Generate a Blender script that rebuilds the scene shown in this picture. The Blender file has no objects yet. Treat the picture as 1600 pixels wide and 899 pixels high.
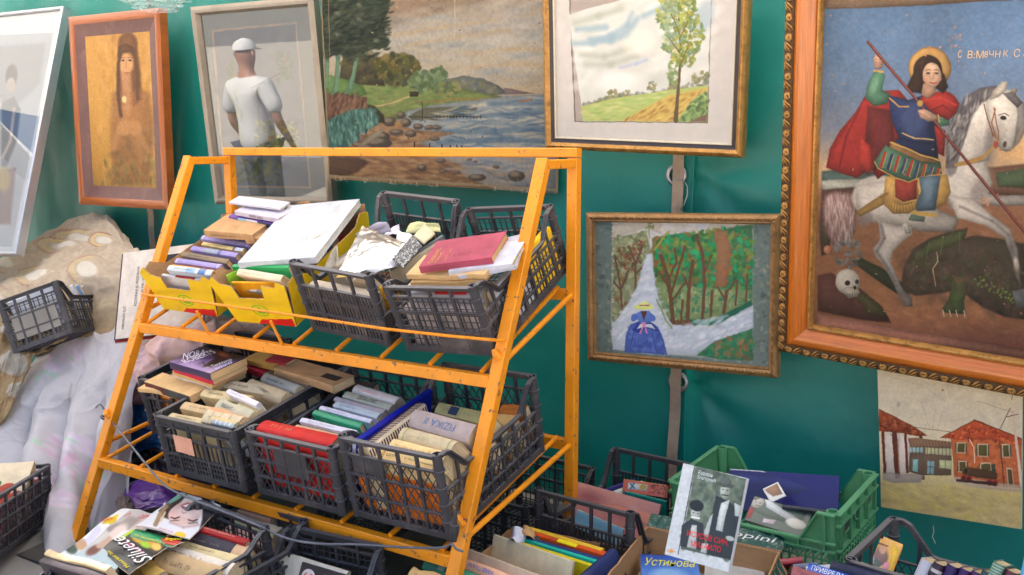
import bpy, bmesh, math, random
import numpy as np
from mathutils import Vector, Matrix

# ------------------------------------------------------------------ camera, sky, sun, exposure
scene = bpy.context.scene
COL = scene.collection
CAM_Z, FPX, PITCH, YAW = 1.66, 1440.6, 0.151, 0.5466
cam_data = bpy.data.cameras.new('camera')
cam_data.sensor_width = 36.0
cam_data.lens = FPX * 36.0 / 1600.0
cam_data.clip_end = 3000.0
cam_data.clip_start = 0.05
cam = bpy.data.objects.new('camera', cam_data)
COL.objects.link(cam)
cam.location = (0, 0, CAM_Z)
cam.rotation_euler = (math.pi/2 - PITCH, 0, YAW)
scene.camera = cam

SUN_EL, SUN_AZ = math.radians(50), math.radians(-14)      # sun behind the tarpaulin wall, azimuth from +Y towards +X
world = bpy.data.worlds.new('World'); scene.world = world; world.use_nodes = True
wn = world.node_tree.nodes; wl = world.node_tree.links; wn.clear()
sky = wn.new('ShaderNodeTexSky'); sky.sky_type = 'NISHITA'; sky.sun_disc = False
sky.sun_elevation = SUN_EL; sky.sun_rotation = SUN_AZ
sky.air_density = 1.0; sky.dust_density = 7.0; sky.ozone_density = 0.0
bgn = wn.new('ShaderNodeBackground'); bgn.inputs['Strength'].default_value = 0.15
wo = wn.new('ShaderNodeOutputWorld')
wl.new(sky.outputs[0], bgn.inputs[0]); wl.new(bgn.outputs[0], wo.inputs[0])
sd = bpy.data.lights.new('sun', 'SUN'); sd.energy = 5.0; sd.angle = math.radians(0.5); sd.color = (1, .95, .87)
sun = bpy.data.objects.new('sun', sd); COL.objects.link(sun)
sdir = Vector((math.sin(SUN_AZ)*math.cos(SUN_EL), math.cos(SUN_AZ)*math.cos(SUN_EL), math.sin(SUN_EL)))
sun.rotation_euler = sdir.to_track_quat('Z', 'Y').to_euler()
sun.location = (0, 20, 20)
vs = scene.view_settings
vs.view_transform = 'Standard'; vs.look = 'None'; vs.gamma = 1.0; vs.exposure = 1.80
scene.render.engine = 'CYCLES'
scene.cycles.max_bounces = 8; scene.cycles.transparent_max_bounces = 12

R = random.Random(11)
rng = np.random.RandomState(7)

# ------------------------------------------------------------------ small maths
def lin(c):
    c = np.array(c, float)/255.0
    return tuple(np.where(c <= .04045, c/12.92, ((c+.055)/1.055)**2.4))
_fw = np.array([-math.sin(YAW)*math.cos(PITCH), math.cos(YAW)*math.cos(PITCH), -math.sin(PITCH)])
_rt = np.array([math.cos(YAW), math.sin(YAW), 0.]); _up = np.cross(_rt, _fw)
EYE = np.array([0, 0, CAM_Z])
def ray(px, py): return _fw + _rt*(px-800)/FPX - _up*(py-449.5)/FPX
def at_y(px, py, y): d = ray(px, py); return EYE + d*(y/d[1])
def at_z(px, py, z): d = ray(px, py); return EYE + d*((z-CAM_Z)/d[2])
def nrm(v): v = np.array(v, float); return v/np.linalg.norm(v)
class Pose:
    """a rectangular thing's place: corner, yaw / tilt / roll, width, depth, height"""
    def __init__(s, x, y, z, yaw, tilt, roll, w, d, h):
        cz, sz = math.cos(yaw), math.sin(yaw); ct, st = math.cos(tilt), math.sin(tilt); cr, sr = math.cos(roll), math.sin(roll)
        s.R = np.array([[cz,-sz,0],[sz,cz,0],[0,0,1]])@np.array([[1,0,0],[0,ct,-st],[0,st,ct]])@np.array([[cr,0,sr],[0,1,0],[-sr,0,cr]])
        s.o = np.array([x, y, z]); s.w, s.d, s.h = w, d, h
    def W(s, v): return s.o + s.R@np.array(v, float)
    def D(s, v): return s.R@np.array(v, float)
    def hit(s, px, py, zl):                     # where a sight line meets the level zl above the thing's own floor
        d = ray(px, py); n = s.R[:, 2]; p0 = s.W((0, 0, zl))
        return EYE + d*(np.dot(p0-EYE, n)/np.dot(d, n))
    def mat(s):
        M = Matrix.Identity(4)
        for i in range(3):
            for j in range(3): M[i][j] = s.R[i][j]
            M[i][3] = s.o[i]
        return M
def basis(o, X, Z):
    X = nrm(X); Z = np.array(Z, float); Z = nrm(Z - X*np.dot(X, Z)); Y = np.cross(Z, X)
    M = Matrix.Identity(4)
    for i in range(3): M[i][0] = X[i]; M[i][1] = Y[i]; M[i][2] = Z[i]; M[i][3] = o[i]
    return M

# ------------------------------------------------------------------ materials
_mats = {}
def pmat(key, base, rough=.6, metal=0., var=.12, vs_=9., bump=0., bs=70., dirt=None, dirt_amt=.35, ds=14., coat=0., stretch=None, attr=None, spec=.5, space='Object'):
    if key in _mats: return _mats[key]
    m = bpy.data.materials.new(key); m.use_nodes = True; _mats[key] = m
    nt = m.node_tree; N = nt.nodes; L = nt.links; b = N['Principled BSDF']
    b.inputs['Roughness'].default_value = rough; b.inputs['Metallic'].default_value = metal
    b.inputs['Specular IOR Level'].default_value = spec
    if coat: b.inputs['Coat Weight'].default_value = coat; b.inputs['Coat Roughness'].default_value = .15
    tc = N.new('ShaderNodeTexCoord'); src = tc.outputs['UV' if space == 'UV' else 'Object']
    if stretch:
        mp = N.new('ShaderNodeMapping'); mp.inputs['Scale'].default_value = stretch; L.new(src, mp.inputs[0]); src = mp.outputs[0]
    n1 = N.new('ShaderNodeTexNoise'); n1.inputs['Scale'].default_value = vs_; n1.inputs['Detail'].default_value = 6; n1.inputs['Roughness'].default_value = .65
    L.new(src, n1.inputs['Vector'])
    if attr:
        a = N.new('ShaderNodeAttribute'); a.attribute_name = attr
        hv = N.new('ShaderNodeMixRGB'); hv.blend_type = 'MULTIPLY'; hv.inputs[0].default_value = 1
        r = N.new('ShaderNodeMapRange'); r.inputs[1].default_value = .3; r.inputs[2].default_value = .7; r.inputs[3].default_value = 1-var; r.inputs[4].default_value = 1+var*.5
        L.new(n1.outputs[0], r.inputs[0]); L.new(a.outputs[0], hv.inputs[1]); L.new(r.outputs[0], hv.inputs[2]); out = hv.outputs[0]
    else:
        cr = N.new('ShaderNodeValToRGB'); e = cr.color_ramp.elements
        e[0].position = .3; e[1].position = .72
        e[0].color = (*[max(0, c*(1-var)) for c in base], 1); e[1].color = (*[min(1, c*(1+var)) for c in base], 1)
        L.new(n1.outputs[0], cr.inputs[0]); out = cr.outputs[0]
    if dirt is not None:
        n2 = N.new('ShaderNodeTexNoise'); n2.inputs['Scale'].default_value = ds; n2.inputs['Detail'].default_value = 8; n2.inputs['Roughness'].default_value = .7
        L.new(src, n2.inputs['Vector'])
        r2 = N.new('ShaderNodeMapRange'); r2.inputs[1].default_value = .52; r2.inputs[2].default_value = .72; r2.inputs[4].default_value = dirt_amt
        L.new(n2.outputs[0], r2.inputs[0])
        mx = N.new('ShaderNodeMixRGB'); mx.inputs[2].default_value = (*dirt, 1); L.new(r2.outputs[0], mx.inputs[0]); L.new(out, mx.inputs[1]); out = mx.outputs[0]
    L.new(out, b.inputs['Base Color'])
    if bump:
        n3 = N.new('ShaderNodeTexNoise'); n3.inputs['Scale'].default_value = bs; n3.inputs['Detail'].default_value = 5
        L.new(src, n3.inputs['Vector'])
        bp = N.new('ShaderNodeBump'); bp.inputs['Strength'].default_value = bump; bp.inputs['Distance'].default_value = .004
        L.new(n3.outputs[0], bp.inputs['Height']); L.new(bp.outputs[0], b.inputs['Normal'])
    return m
def cover(c, worn=True, gloss=False):
    key = 'cover_%d_%d_%d_%d' % (*c, gloss)
    l = lin(c); g_ = sum(l)/3; l = tuple(min(.9, (g_+(x-g_)*1.18)*1.0) for x in l)
    return pmat(key, l, rough=.32 if gloss else .72, var=.10 if gloss else .2, vs_=14, bump=.0 if gloss else .25, bs=160,
                dirt=tuple(x*.55+q for x, q in zip(l, (.07, .055, .04))) if worn else None, dirt_amt=.25 if gloss else .5, ds=9)
def paper(c=(205, 180, 140)):
    key = 'paper_%d_%d_%d' % c
    if key in _mats: return _mats[key]
    m = pmat(key, lin(c), rough=.85, var=.25, vs_=12, stretch=(1, 30, 1), dirt=tuple(x*.55 for x in lin(c)), dirt_amt=.6, ds=5, bump=.4, bs=30)
    return m

M_RACK = pmat('rack_paint', lin((236, 146, 22)), rough=.42, var=.14, vs_=7, dirt=lin((104, 84, 74)), dirt_amt=.9, ds=30, bump=.3, bs=45)
for n in M_RACK.node_tree.nodes:
    if n.type == 'MAP_RANGE': n.inputs[1].default_value = .60; n.inputs[2].default_value = .63
M_PL = pmat('black_plastic', (.036, .036, .043), rough=.42, var=.3, vs_=10, dirt=(.115, .105, .105), dirt_amt=.45, ds=7, bump=.1, bs=90)
M_PLW = pmat('dusty_black_plastic', (.046, .044, .052), rough=.55, var=.3, vs_=8, dirt=(.17, .15, .145), dirt_amt=.7, ds=6, bump=.12, bs=90)
M_PLG = pmat('grey_plastic', (.22, .20, .18), rough=.5, var=.25, vs_=6, dirt=(.25, .23, .20), dirt_amt=.7, ds=5, bump=.1, bs=90)
M_GR = pmat('green_plastic', (.07, .27, .115), rough=.5, var=.2, vs_=6, dirt=(.13, .17, .11), dirt_amt=.6, ds=6, bump=.12, bs=80)
def tint_up_faces(m, col, amt):
    """paler colour mixed in on the faces that point upwards"""
    N = m.node_tree.nodes; L = m.node_tree.links; b = N['Principled BSDF']; old = b.inputs['Base Color'].links[0].from_socket
    g = N.new('ShaderNodeNewGeometry'); s = N.new('ShaderNodeSeparateXYZ'); L.new(g.outputs['True Normal'], s.inputs[0])
    r = N.new('ShaderNodeMapRange'); r.inputs[1].default_value = .55; r.inputs[2].default_value = .95; r.inputs[4].default_value = amt; L.new(s.outputs[2], r.inputs[0])
    x = N.new('ShaderNodeMixRGB'); x.inputs[2].default_value = (*col, 1); L.new(r.outputs[0], x.inputs[0]); L.new(old, x.inputs[1]); L.new(x.outputs[0], b.inputs['Base Color'])
tint_up_faces(M_PL, (.14, .135, .15), .5); tint_up_faces(M_PLW, (.20, .19, .205), .6); tint_up_faces(M_GR, (.16, .36, .22), .4); tint_up_faces(M_PLG, (.3, .29, .3), .5)  # paler tone on the upward faces of each crate plastic
M_CARD = pmat('cardboard', lin((172, 132, 92)), rough=.85, var=.12, vs_=7, dirt=lin((130, 98, 68)), dirt_amt=.4, ds=9, bump=.3, bs=50, stretch=(1, 1, 4))
M_YEL = pmat('yellow_board', lin((240, 200, 20)), rough=.45, var=.07, vs_=6, dirt=lin((190, 140, 40)), dirt_amt=.35, ds=12)
M_ART = pmat('painted_canvas', (1, 1, 1), rough=.5, var=.06, vs_=25, attr='paint', bump=.22, bs=260, spec=.22)
M_PRINT = pmat('printed_paper', (1, 1, 1), rough=.3, var=.05, vs_=20, attr='paint')
M_CLOTH = pmat('printed_cloth', (1, 1, 1), rough=.9, var=.12, vs_=6, attr='paint', bump=.5, bs=240)
M_STRAP = pmat('webbing_strap', lin((160, 140, 122)), rough=.9, var=.15, vs_=20, dirt=lin((100, 85, 75)), dirt_amt=.5, bump=.4, bs=300)
M_STEEL = pmat('dull_steel', (.35, .36, .37), rough=.38, metal=.9, var=.2, vs_=30)
M_WOODF = pmat('varnished_wood', lin((188, 102, 28)), rough=.28, var=.28, vs_=6, stretch=(1.0, 26, 1), space='UV', coat=.5, dirt=lin((110, 45, 15)), dirt_amt=.5, ds=5)
M_GOLD = pmat('worn_gold', lin((178, 132, 72)), rough=.38, metal=.55, var=.35, vs_=22, dirt=lin((70, 48, 30)), dirt_amt=.75, ds=30, bump=.3, bs=120)
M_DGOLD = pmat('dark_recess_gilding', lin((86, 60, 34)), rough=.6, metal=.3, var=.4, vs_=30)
M_BRASS = pmat('dull_bronze_frame', lin((150, 112, 70)), rough=.5, metal=.3, var=.3, vs_=24, dirt=lin((90, 66, 44)), dirt_amt=.6, ds=40, bump=.5, bs=90)
M_BLKF = pmat('black_frame_band', lin((48, 38, 40)), rough=.4, var=.2)
M_CREAMF = pmat('cream_fillet', lin((200, 190, 170)), rough=.5, var=.15, vs_=20)

# ------------------------------------------------------------------ mesh builder
class MB:
    def __init__(s): s.v = []; s.f = []; s.m = []; s.uv = {}
    def add(s, vs, fs, mi=0):
        o = len(s.v); s.v += [tuple(map(float, p)) for p in vs]
        for f in fs: s.f.append(tuple(i+o for i in f)); s.m.append(mi)
    def box(s, lo, hi, mi=0):
        x0, y0, z0 = lo; x1, y1, z1 = hi
        s.add([(x0,y0,z0),(x1,y0,z0),(x1,y1,z0),(x0,y1,z0),(x0,y0,z1),(x1,y0,z1),(x1,y1,z1),(x0,y1,z1)],
              [(0,3,2,1),(4,5,6,7),(0,1,5,4),(1,2,6,5),(2,3,7,6),(3,0,4,7)], mi)
    def beam(s, p, q, w, t, n=(0, 1, 0), mi=0, ch=0.):
        """square bar from p to q: w across, t along n"""
        p = np.array(p, float); q = np.array(q, float); d = nrm(q-p); n = np.array(n, float); n = nrm(n-d*np.dot(n, d)); u = np.cross(n, d)
        if ch:
            a, b = w/2, t/2; sec = [(-a+ch,-b),(a-ch,-b),(a,-b+ch),(a,b-ch),(a-ch,b),(-a+ch,b),(-a,b-ch),(-a,-b+ch)]
        else: sec = [(-w/2,-t/2),(w/2,-t/2),(w/2,t/2),(-w/2,t/2)]
        k = len(sec); vs = [e+u*a+n*b for e in (p, q) for a, b in sec]
        fs = [(i, (i+1) % k, k+(i+1) % k, k+i) for i in range(k)] + [tuple(reversed(range(k))), tuple(range(k, 2*k))]
        s.add(vs, fs, mi)
    def tube(s, pts, r, n=8, mi=0, closed=False):
        pts = [np.array(p, float) for p in pts]; m = len(pts); rr = r if hasattr(r, '__len__') else [r]*m
        vs = []; ref = None
        for i, p in enumerate(pts):
            if closed: t = nrm(pts[(i+1) % m]-pts[i-1])
            else: t = nrm(pts[min(i+1, m-1)]-pts[max(i-1, 0)])
            if ref is None: ref = np.array([0, 0, 1.]) if abs(t[2]) < .9 else np.array([1., 0, 0])
            a = ref-t*np.dot(ref, t); a = nrm(a); ref = a; b = np.cross(t, a)
            for k in range(n):
                an = 2*math.pi*k/n; vs.append(p+(a*math.cos(an)+b*math.sin(an))*rr[i])
        fs = []
        for i in range(m if closed else m-1):
            j = (i+1) % m
            for k in range(n): fs.append((i*n+k, i*n+(k+1) % n, j*n+(k+1) % n, j*n+k))
        if not closed: fs += [tuple(reversed(range(n))), tuple(range((m-1)*n, m*n))]
        s.add(vs, fs, mi)
    def slab(s, poly, o, X, Z, N, t, mi=0, mo=None):
        """flat polygon (x,z) in frame o,X,Z, extruded by t along -N; outer face material mi, rest mo"""
        mo = mi if mo is None else mo; o, X, Z, N = [np.array(a, float) for a in (o, X, Z, N)]; k = len(poly)
        f = [o+X*a+Z*b for a, b in poly]; b_ = [p-N*t for p in f]
        s.add(f+b_, [tuple(range(k))], mi)
        oo = len(s.v)-2*k
        for fc in [tuple(reversed(range(k, 2*k)))]+[(i, k+i, k+(i+1) % k, (i+1) % k) for i in range(k)]:
            s.f.append(tuple(i+oo for i in fc)); s.m.append(mo)
    def build(s, name, mats, parent=None, smooth=False, M=None):
        me = bpy.data.meshes.new(name); me.from_pydata(s.v, [], s.f); me.update()
        for m in (mats if isinstance(mats, (list, tuple)) else [mats]): me.materials.append(m)
        if s.m and max(s.m) > 0: me.polygons.foreach_set('material_index', s.m)
        if smooth: me.polygons.foreach_set('use_smooth', [True]*len(me.polygons))
        o = bpy.data.objects.new(name, me); COL.objects.link(o)
        if parent is not None: o.parent = parent
        if M is not None: o.matrix_local = M
        return o
def smooth_by_angle(o, deg=40):
    me = o.data
    me.polygons.foreach_set('use_smooth', [True]*len(me.polygons))
    bm = bmesh.new(); bm.from_mesh(me)
    for e in bm.edges:
        if len(e.link_faces) == 2 and e.calc_face_angle(0) > math.radians(deg): e.smooth = False
    bm.to_mesh(me); bm.free()
def bevel(o, w=.002, seg=2):
    md = o.modifiers.new('bevel', 'BEVEL'); md.width = w; md.segments = seg; md.limit_method = 'ANGLE'; md.angle_limit = math.radians(40)
def thing(name, label, cat, M=None, group=None, kind=None):
    o = bpy.data.objects.new(name, None); o.empty_display_size = .05; COL.objects.link(o)
    if M is not None: o.matrix_world = M
    return tag(o, label, cat, group, kind)
def tag(o, label=None, cat=None, group=None, kind=None):
    if label: o['label'] = label
    if cat: o['category'] = cat
    if group: o['group'] = group
    if kind: o['kind'] = kind
    return o

# ------------------------------------------------------------------ lettering
_txt = {}
def text_geo(s, shear=0.):
    k = (s, shear)
    if k in _txt: return _txt[k]
    cu = bpy.data.curves.new('lettering', 'FONT'); cu.body = s; cu.resolution_u = 3; cu.shear = shear
    ob = bpy.data.objects.new('lettering', cu); COL.objects.link(ob)
    dg = bpy.context.evaluated_depsgraph_get(); dg.update()
    me = bpy.data.meshes.new_from_object(ob.evaluated_get(dg))
    v = np.array([p.co[:2] for p in me.vertices]) if len(me.vertices) else np.zeros((0, 2)); f = [tuple(p.vertices) for p in me.polygons]
    bpy.data.objects.remove(ob); bpy.data.curves.remove(cu); bpy.data.meshes.remove(me)
    if len(v): v = v-v.min(0); v = v/max(v[:, 1].max(), 1e-6)
    _txt[k] = (v, f); return _txt[k]
def put_text(mb, s, o, X, Z, w, h, mi=0, shear=0.):
    """text filling w x h, lower left corner at o, reading along X, up along Z"""
    v, f = text_geo(s, shear)
    if not len(v): return
    sx = w/v[:, 0].max(); X = np.array(X, float); Z = np.array(Z, float); o = np.array(o, float)
    mb.add([o+X*a*sx+Z*b*h for a, b in v], f, mi)
def marks(mb, o, X, Z, w, h, mi=0, seed=0):
    """a row of tiny worn type marks, too small to read in the photograph"""
    r = random.Random(seed); x = 0; o = np.array(o, float); X = np.array(X, float); Z = np.array(Z, float)
    while x < w:
        c = h*r.uniform(.35, .6)
        if r.random() > .15:
            hh = h*r.uniform(.7, 1); a = o+X*x
            mb.add([a, a+X*c*.35, a+X*c*.35+Z*hh, a+Z*hh], [(0, 1, 2, 3)], mi)
            if r.random() < .7:
                b = a+Z*hh*r.choice([0, .4, .8]); mb.add([b, b+X*c, b+X*c+Z*hh*.2, b+Z*hh*.2], [(0, 1, 2, 3)], mi)
        x += c*1.45

# ------------------------------------------------------------------ painter: rasterises a picture on a fine grid of coloured vertices
def vnoise(h, w, cells, seed=0, oct_=4):
    r = np.random.RandomState(seed); out = np.zeros((h, w)); amp = 1.; tot = 0.
    for k in range(oct_):
        ch, cw = max(2, int(cells[0]*2**k)+2), max(2, int(cells[1]*2**k)+2)
        g = r.rand(ch, cw); ys = np.linspace(0, ch-1.001, h); xs = np.linspace(0, cw-1.001, w)
        yi = ys.astype(int); xi = xs.astype(int); fy = (ys-yi)[:, None]; fx = (xs-xi)[None]
        fy = fy*fy*(3-2*fy); fx = fx*fx*(3-2*fx)
        out += amp*((g[yi][:, xi]*(1-fx)+g[yi][:, xi+1]*fx)*(1-fy)+(g[yi+1][:, xi]*(1-fx)+g[yi+1][:, xi+1]*fx)*fy)
        tot += amp; amp *= .55
    return out/tot
def homog(src, dst):
    A = []
    for (x, y), (u, v) in zip(src, dst):
        A.append([x, y, 1, 0, 0, 0, -u*x, -u*y, -u]); A.append([0, 0, 0, x, y, 1, -v*x, -v*y, -v])
    return np.linalg.svd(np.array(A))[2][-1].reshape(3, 3)
def hmap(H, x, y):
    d = H[2, 0]*x+H[2, 1]*y+H[2, 2]
    return (H[0, 0]*x+H[0, 1]*y+H[0, 2])/d, (H[1, 0]*x+H[1, 1]*y+H[1, 2])/d
class Canvas:
    def __init__(s, X, Y, base=(128, 128, 128), seed=1, wob=0.):
        s.X0, s.Y0 = X, Y; s.h, s.w = X.shape; s.C = np.zeros((s.h, s.w, 3))+np.array(base, float); s.r = random.Random(seed); s.seed = seed
        s.X, s.Y = X, Y; s.vol = 0.; s.vw = 7.
        if wob: s.wobble(wob)
    def wobble(s, a, cells=30):
        c = (cells*s.h/max(s.h, s.w), cells*s.w/max(s.h, s.w))
        s.X = s.X0+(vnoise(s.h, s.w, c, s.seed+5, 3)-.5)*2*a; s.Y = s.Y0+(vnoise(s.h, s.w, c, s.seed+6, 3)-.5)*2*a
    def _box(s, x0, y0, x1, y1):
        m = (s.X >= x0) & (s.X <= x1) & (s.Y >= y0) & (s.Y <= y1)
        ys = np.where(m.any(1))[0]; xs = np.where(m.any(0))[0]
        if not len(ys) or not len(xs): return None
        return slice(ys[0], ys[-1]+1), slice(xs[0], xs[-1]+1)
    def _mix(s, sl, a, col):
        a = np.clip(a, 0, 1)[..., None]; s.C[sl] = s.C[sl]*(1-a)+np.array(col, float)*a
    def grad(s, stops, noise=0., axis='y', cells=(3, 6)):
        v = s.Y if axis == 'y' else s.X
        if noise: v = v+(vnoise(s.h, s.w, cells, s.seed+9)-.5)*2*noise
        t = [p for p, _ in stops]
        for k in range(3): s.C[..., k] = np.interp(v, t, [c[k] for _, c in stops])
    def poly(s, pts, col, soft=.7, a=1., tex=0.):
        P = np.array(pts, float); b = s._box(P[:, 0].min()-soft*2, P[:, 1].min()-soft*2, P[:, 0].max()+soft*2, P[:, 1].max()+soft*2)
        if b is None: return
        x, y = s.X[b], s.Y[b]; ins = np.zeros(x.shape, bool); dm = np.full(x.shape, 1e9)
        for i in range(len(P)):
            x1, y1 = P[i]; x2, y2 = P[(i+1) % len(P)]
            c = ((y1 > y) != (y2 > y)) & (x < (x2-x1)*(y-y1)/((y2-y1) or 1e-9)+x1); ins ^= c
            dx, dy = x2-x1, y2-y1; t = np.clip(((x-x1)*dx+(y-y1)*dy)/(dx*dx+dy*dy+1e-9), 0, 1)
            dm = np.minimum(dm, (x-x1-t*dx)**2+(y-y1-t*dy)**2)
        d = np.sqrt(dm)*np.where(ins, 1, -1); al = np.clip(d/soft+.5, 0, 1)*a
        if tex: al = al*np.clip(1-tex+2*tex*vnoise(*x.shape, (6, 6), s.r.randrange(9999)), 0, 1)
        if s.vol:                                       # modelling of the painted form: lighter upper left, darker rim
            e = np.exp(-np.sqrt(dm)/s.vw); cx, cy = P.mean(0); rx = max(np.ptp(P[:, 0]), 4); ry = max(np.ptp(P[:, 1]), 4)
            g = ((cx-x)/rx*.7+(cy-y)/ry); sh = 1+s.vol*(.55*np.clip(g, -1, 1)-.75*e+.18)
            n = vnoise(*x.shape, (5, 5), s.r.randrange(9999)); sh = sh*(1+s.vol*.35*(n-.5))
            aa = np.clip(al, 0, 1)[..., None]; s.C[b] = s.C[b]*(1-aa)+np.clip(np.array(col, float)*sh[..., None], 0, 255)*aa
        else: s._mix(b, al, col)
    def ell(s, cx, cy, rx, ry, col, rot=0., soft=1., a=1.):
        m = max(rx, ry)+soft*2; b = s._box(cx-m, cy-m, cx+m, cy+m)
        if b is None: return
        x = s.X[b]-cx; y = s.Y[b]-cy; c, q = math.cos(rot), math.sin(rot)
        u = (x*c+y*q)/rx; v = (-x*q+y*c)/ry; d = (1-np.sqrt(u*u+v*v))*min(rx, ry)
        if s.vol and min(rx, ry) > 5 and soft < 4:
            sh = 1+s.vol*(.4*np.clip(-(u+v)*.7, -1, 1)-.45*np.clip(u*u+v*v, 0, 1)**2+.1); aa = np.clip(d/soft+.5, 0, 1)[..., None]*a
            s.C[b] = s.C[b]*(1-aa)+np.clip(np.array(col, float)*sh[..., None], 0, 255)*aa; return
        s._mix(b, np.clip(d/soft+.5, 0, 1)*a, col)
    def line(s, pts, wd, col, soft=.7, a=1.):
        P = np.array(pts, float); W = wd if hasattr(wd, '__len__') else [wd]*len(P); mw = max(W)+soft*2
        for i in range(len(P)-1):
            x1, y1 = P[i]; x2, y2 = P[i+1]
            b = s._box(min(x1, x2)-mw, min(y1, y2)-mw, max(x1, x2)+mw, max(y1, y2)+mw)
            if b is None: continue
            x, y = s.X[b], s.Y[b]; dx, dy = x2-x1, y2-y1; t = np.clip(((x-x1)*dx+(y-y1)*dy)/(dx*dx+dy*dy+1e-9), 0, 1)
            d = np.sqrt((x-x1-t*dx)**2+(y-y1-t*dy)**2); w = (W[i]*(1-t)+W[i+1]*t)/2
            s._mix(b, np.clip((w-d)/soft+.5, 0, 1)*a, col)
    def dabs(s, region, cols, n, size, a=.8, asp=.5, rot=None, soft=1.):
        """n small brush dabs inside a polygon or ellipse ('e',cx,cy,rx,ry)"""
        for _ in range(n):
            if region[0] == 'e':
                _, cx, cy, rx, ry = region; t = s.r.uniform(0, 6.283); q = math.sqrt(s.r.random()); x = cx+rx*q*math.cos(t); y = cy+ry*q*math.sin(t)
            else:
                xs = [p[0] for p in region]; ys = [p[1] for p in region]
                for _k in range(30):
                    x = s.r.uniform(min(xs), max(xs)); y = s.r.uniform(min(ys), max(ys)); ins = False
                    for i in range(len(region)):
                        x1, y1 = region[i]; x2, y2 = region[(i+1) % len(region)]
                        if (y1 > y) != (y2 > y) and x < (x2-x1)*(y-y1)/((y2-y1) or 1e-9)+x1: ins = not ins
                    if ins: break
            z = size*s.r.uniform(.5, 1.3); c = s.r.choice(cols); j = s.r.uniform(-12, 12)
            s.ell(x, y, z, z*asp, [min(255, max(0, q+j)) for q in c], s.r.uniform(0, 3.1) if rot is None else rot+s.r.uniform(-.3, .3), soft, a)
    def grain(s, amt=.08, cells=60, seed=3, aniso=1.):
        n = vnoise(s.h, s.w, (cells*s.h/s.w*aniso, cells), seed, 3); s.C *= (1+amt*2*(n-.5))[..., None]
    def linear(s):
        g = s.C.mean(2, keepdims=True); c = np.clip(g+(s.C-g)*.87, 0, 255)/255.; return np.where(c <= .04045, c/12.92, ((c+.055)/1.055)**2.4)
def grid_obj(name, V, C, mat, parent=None, smooth=True, quads_flip=False):
    """V (h,w,3) vertices, C (h,w,3) linear colours"""
    h, w, _ = V.shape; me = bpy.data.meshes.new(name)
    i = np.arange(h*w).reshape(h, w); q = np.stack([i[:-1, :-1], i[1:, :-1], i[1:, 1:], i[:-1, 1:]], -1).reshape(-1, 4)
    if quads_flip: q = q[:, ::-1]
    me.vertices.add(h*w); me.vertices.foreach_set('co', V.reshape(-1).astype(np.float32))
    me.loops.add(q.size); me.loops.foreach_set('vertex_index', q.reshape(-1).astype(np.int32))
    me.polygons.add(len(q)); me.polygons.foreach_set('loop_start', (np.arange(len(q))*4).astype(np.int32))
    me.polygons.foreach_set('loop_total', np.full(len(q), 4, np.int32)); me.update(calc_edges=True)
    if C is not None:
        at = me.color_attributes.new('paint', 'FLOAT_COLOR', 'POINT')
        at.data.foreach_set('color', np.concatenate([C.reshape(-1, 3), np.ones((h*w, 1))], 1).reshape(-1).astype(np.float32))
    me.materials.append(mat); me.polygons.foreach_set('use_smooth', [smooth]*len(q)); me.validate()
    o = bpy.data.objects.new(name, me); COL.objects.link(o)
    if parent is not None: o.parent = parent
    return o
def flat_art(name, P, trace, x0, x1, z0, z1, y, paintfn, mat, parent, res=2.2, base=(128,)*3, wob=0., seed=1):
    """picture on the plane y of thing P (local x right, z up); trace = px corners TL TR BR BL of the whole thing"""
    H = homog([(0, P.h), (P.w, P.h), (P.w, 0), (0, 0)], trace)
    nw, nh = max(8, int((x1-x0)*1000/res)), max(8, int((z1-z0)*1000/res))
    xs = np.linspace(x0, x1, nw); zs = np.linspace(z1, z0, nh); gx, gz = np.meshgrid(xs, zs)
    X, Y = hmap(H, gx, gz); cv = Canvas(X, Y, base, seed, wob); paintfn(cv)
    V = np.stack([gx, np.full_like(gx, y), gz], -1)
    return grid_obj(name, V, cv.linear(), mat, parent)
# ------------------------------------------------------------------ ground
WALL_Y = 3.72
def ground():
    m = pmat('asphalt', (.20, .185, .17), rough=.9, var=.25, vs_=3, bump=.6, bs=60, dirt=(.22, .21, .19), dirt_amt=.5, ds=1.2)
    mb = MB(); mb.add([(-400, -400, 0), (400, -400, 0), (400, 400, 0), (-400, 400, 0)], [(0, 1, 2, 3)])
    g = mb.build('ground', m); g['kind'] = 'structure'
    p = pmat('pale_paving', (.52, .47, .40), rough=.85, var=.12, vs_=2, bump=.4, bs=50)
    mb = MB(); mb.add([(-30, -30, .004), (30, -30, .004), (30, 1.35, .004), (-30, 1.35, .004)], [(0, 1, 2, 3)])
    g = mb.build('pavement', p); g['kind'] = 'structure'
ground()

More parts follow.
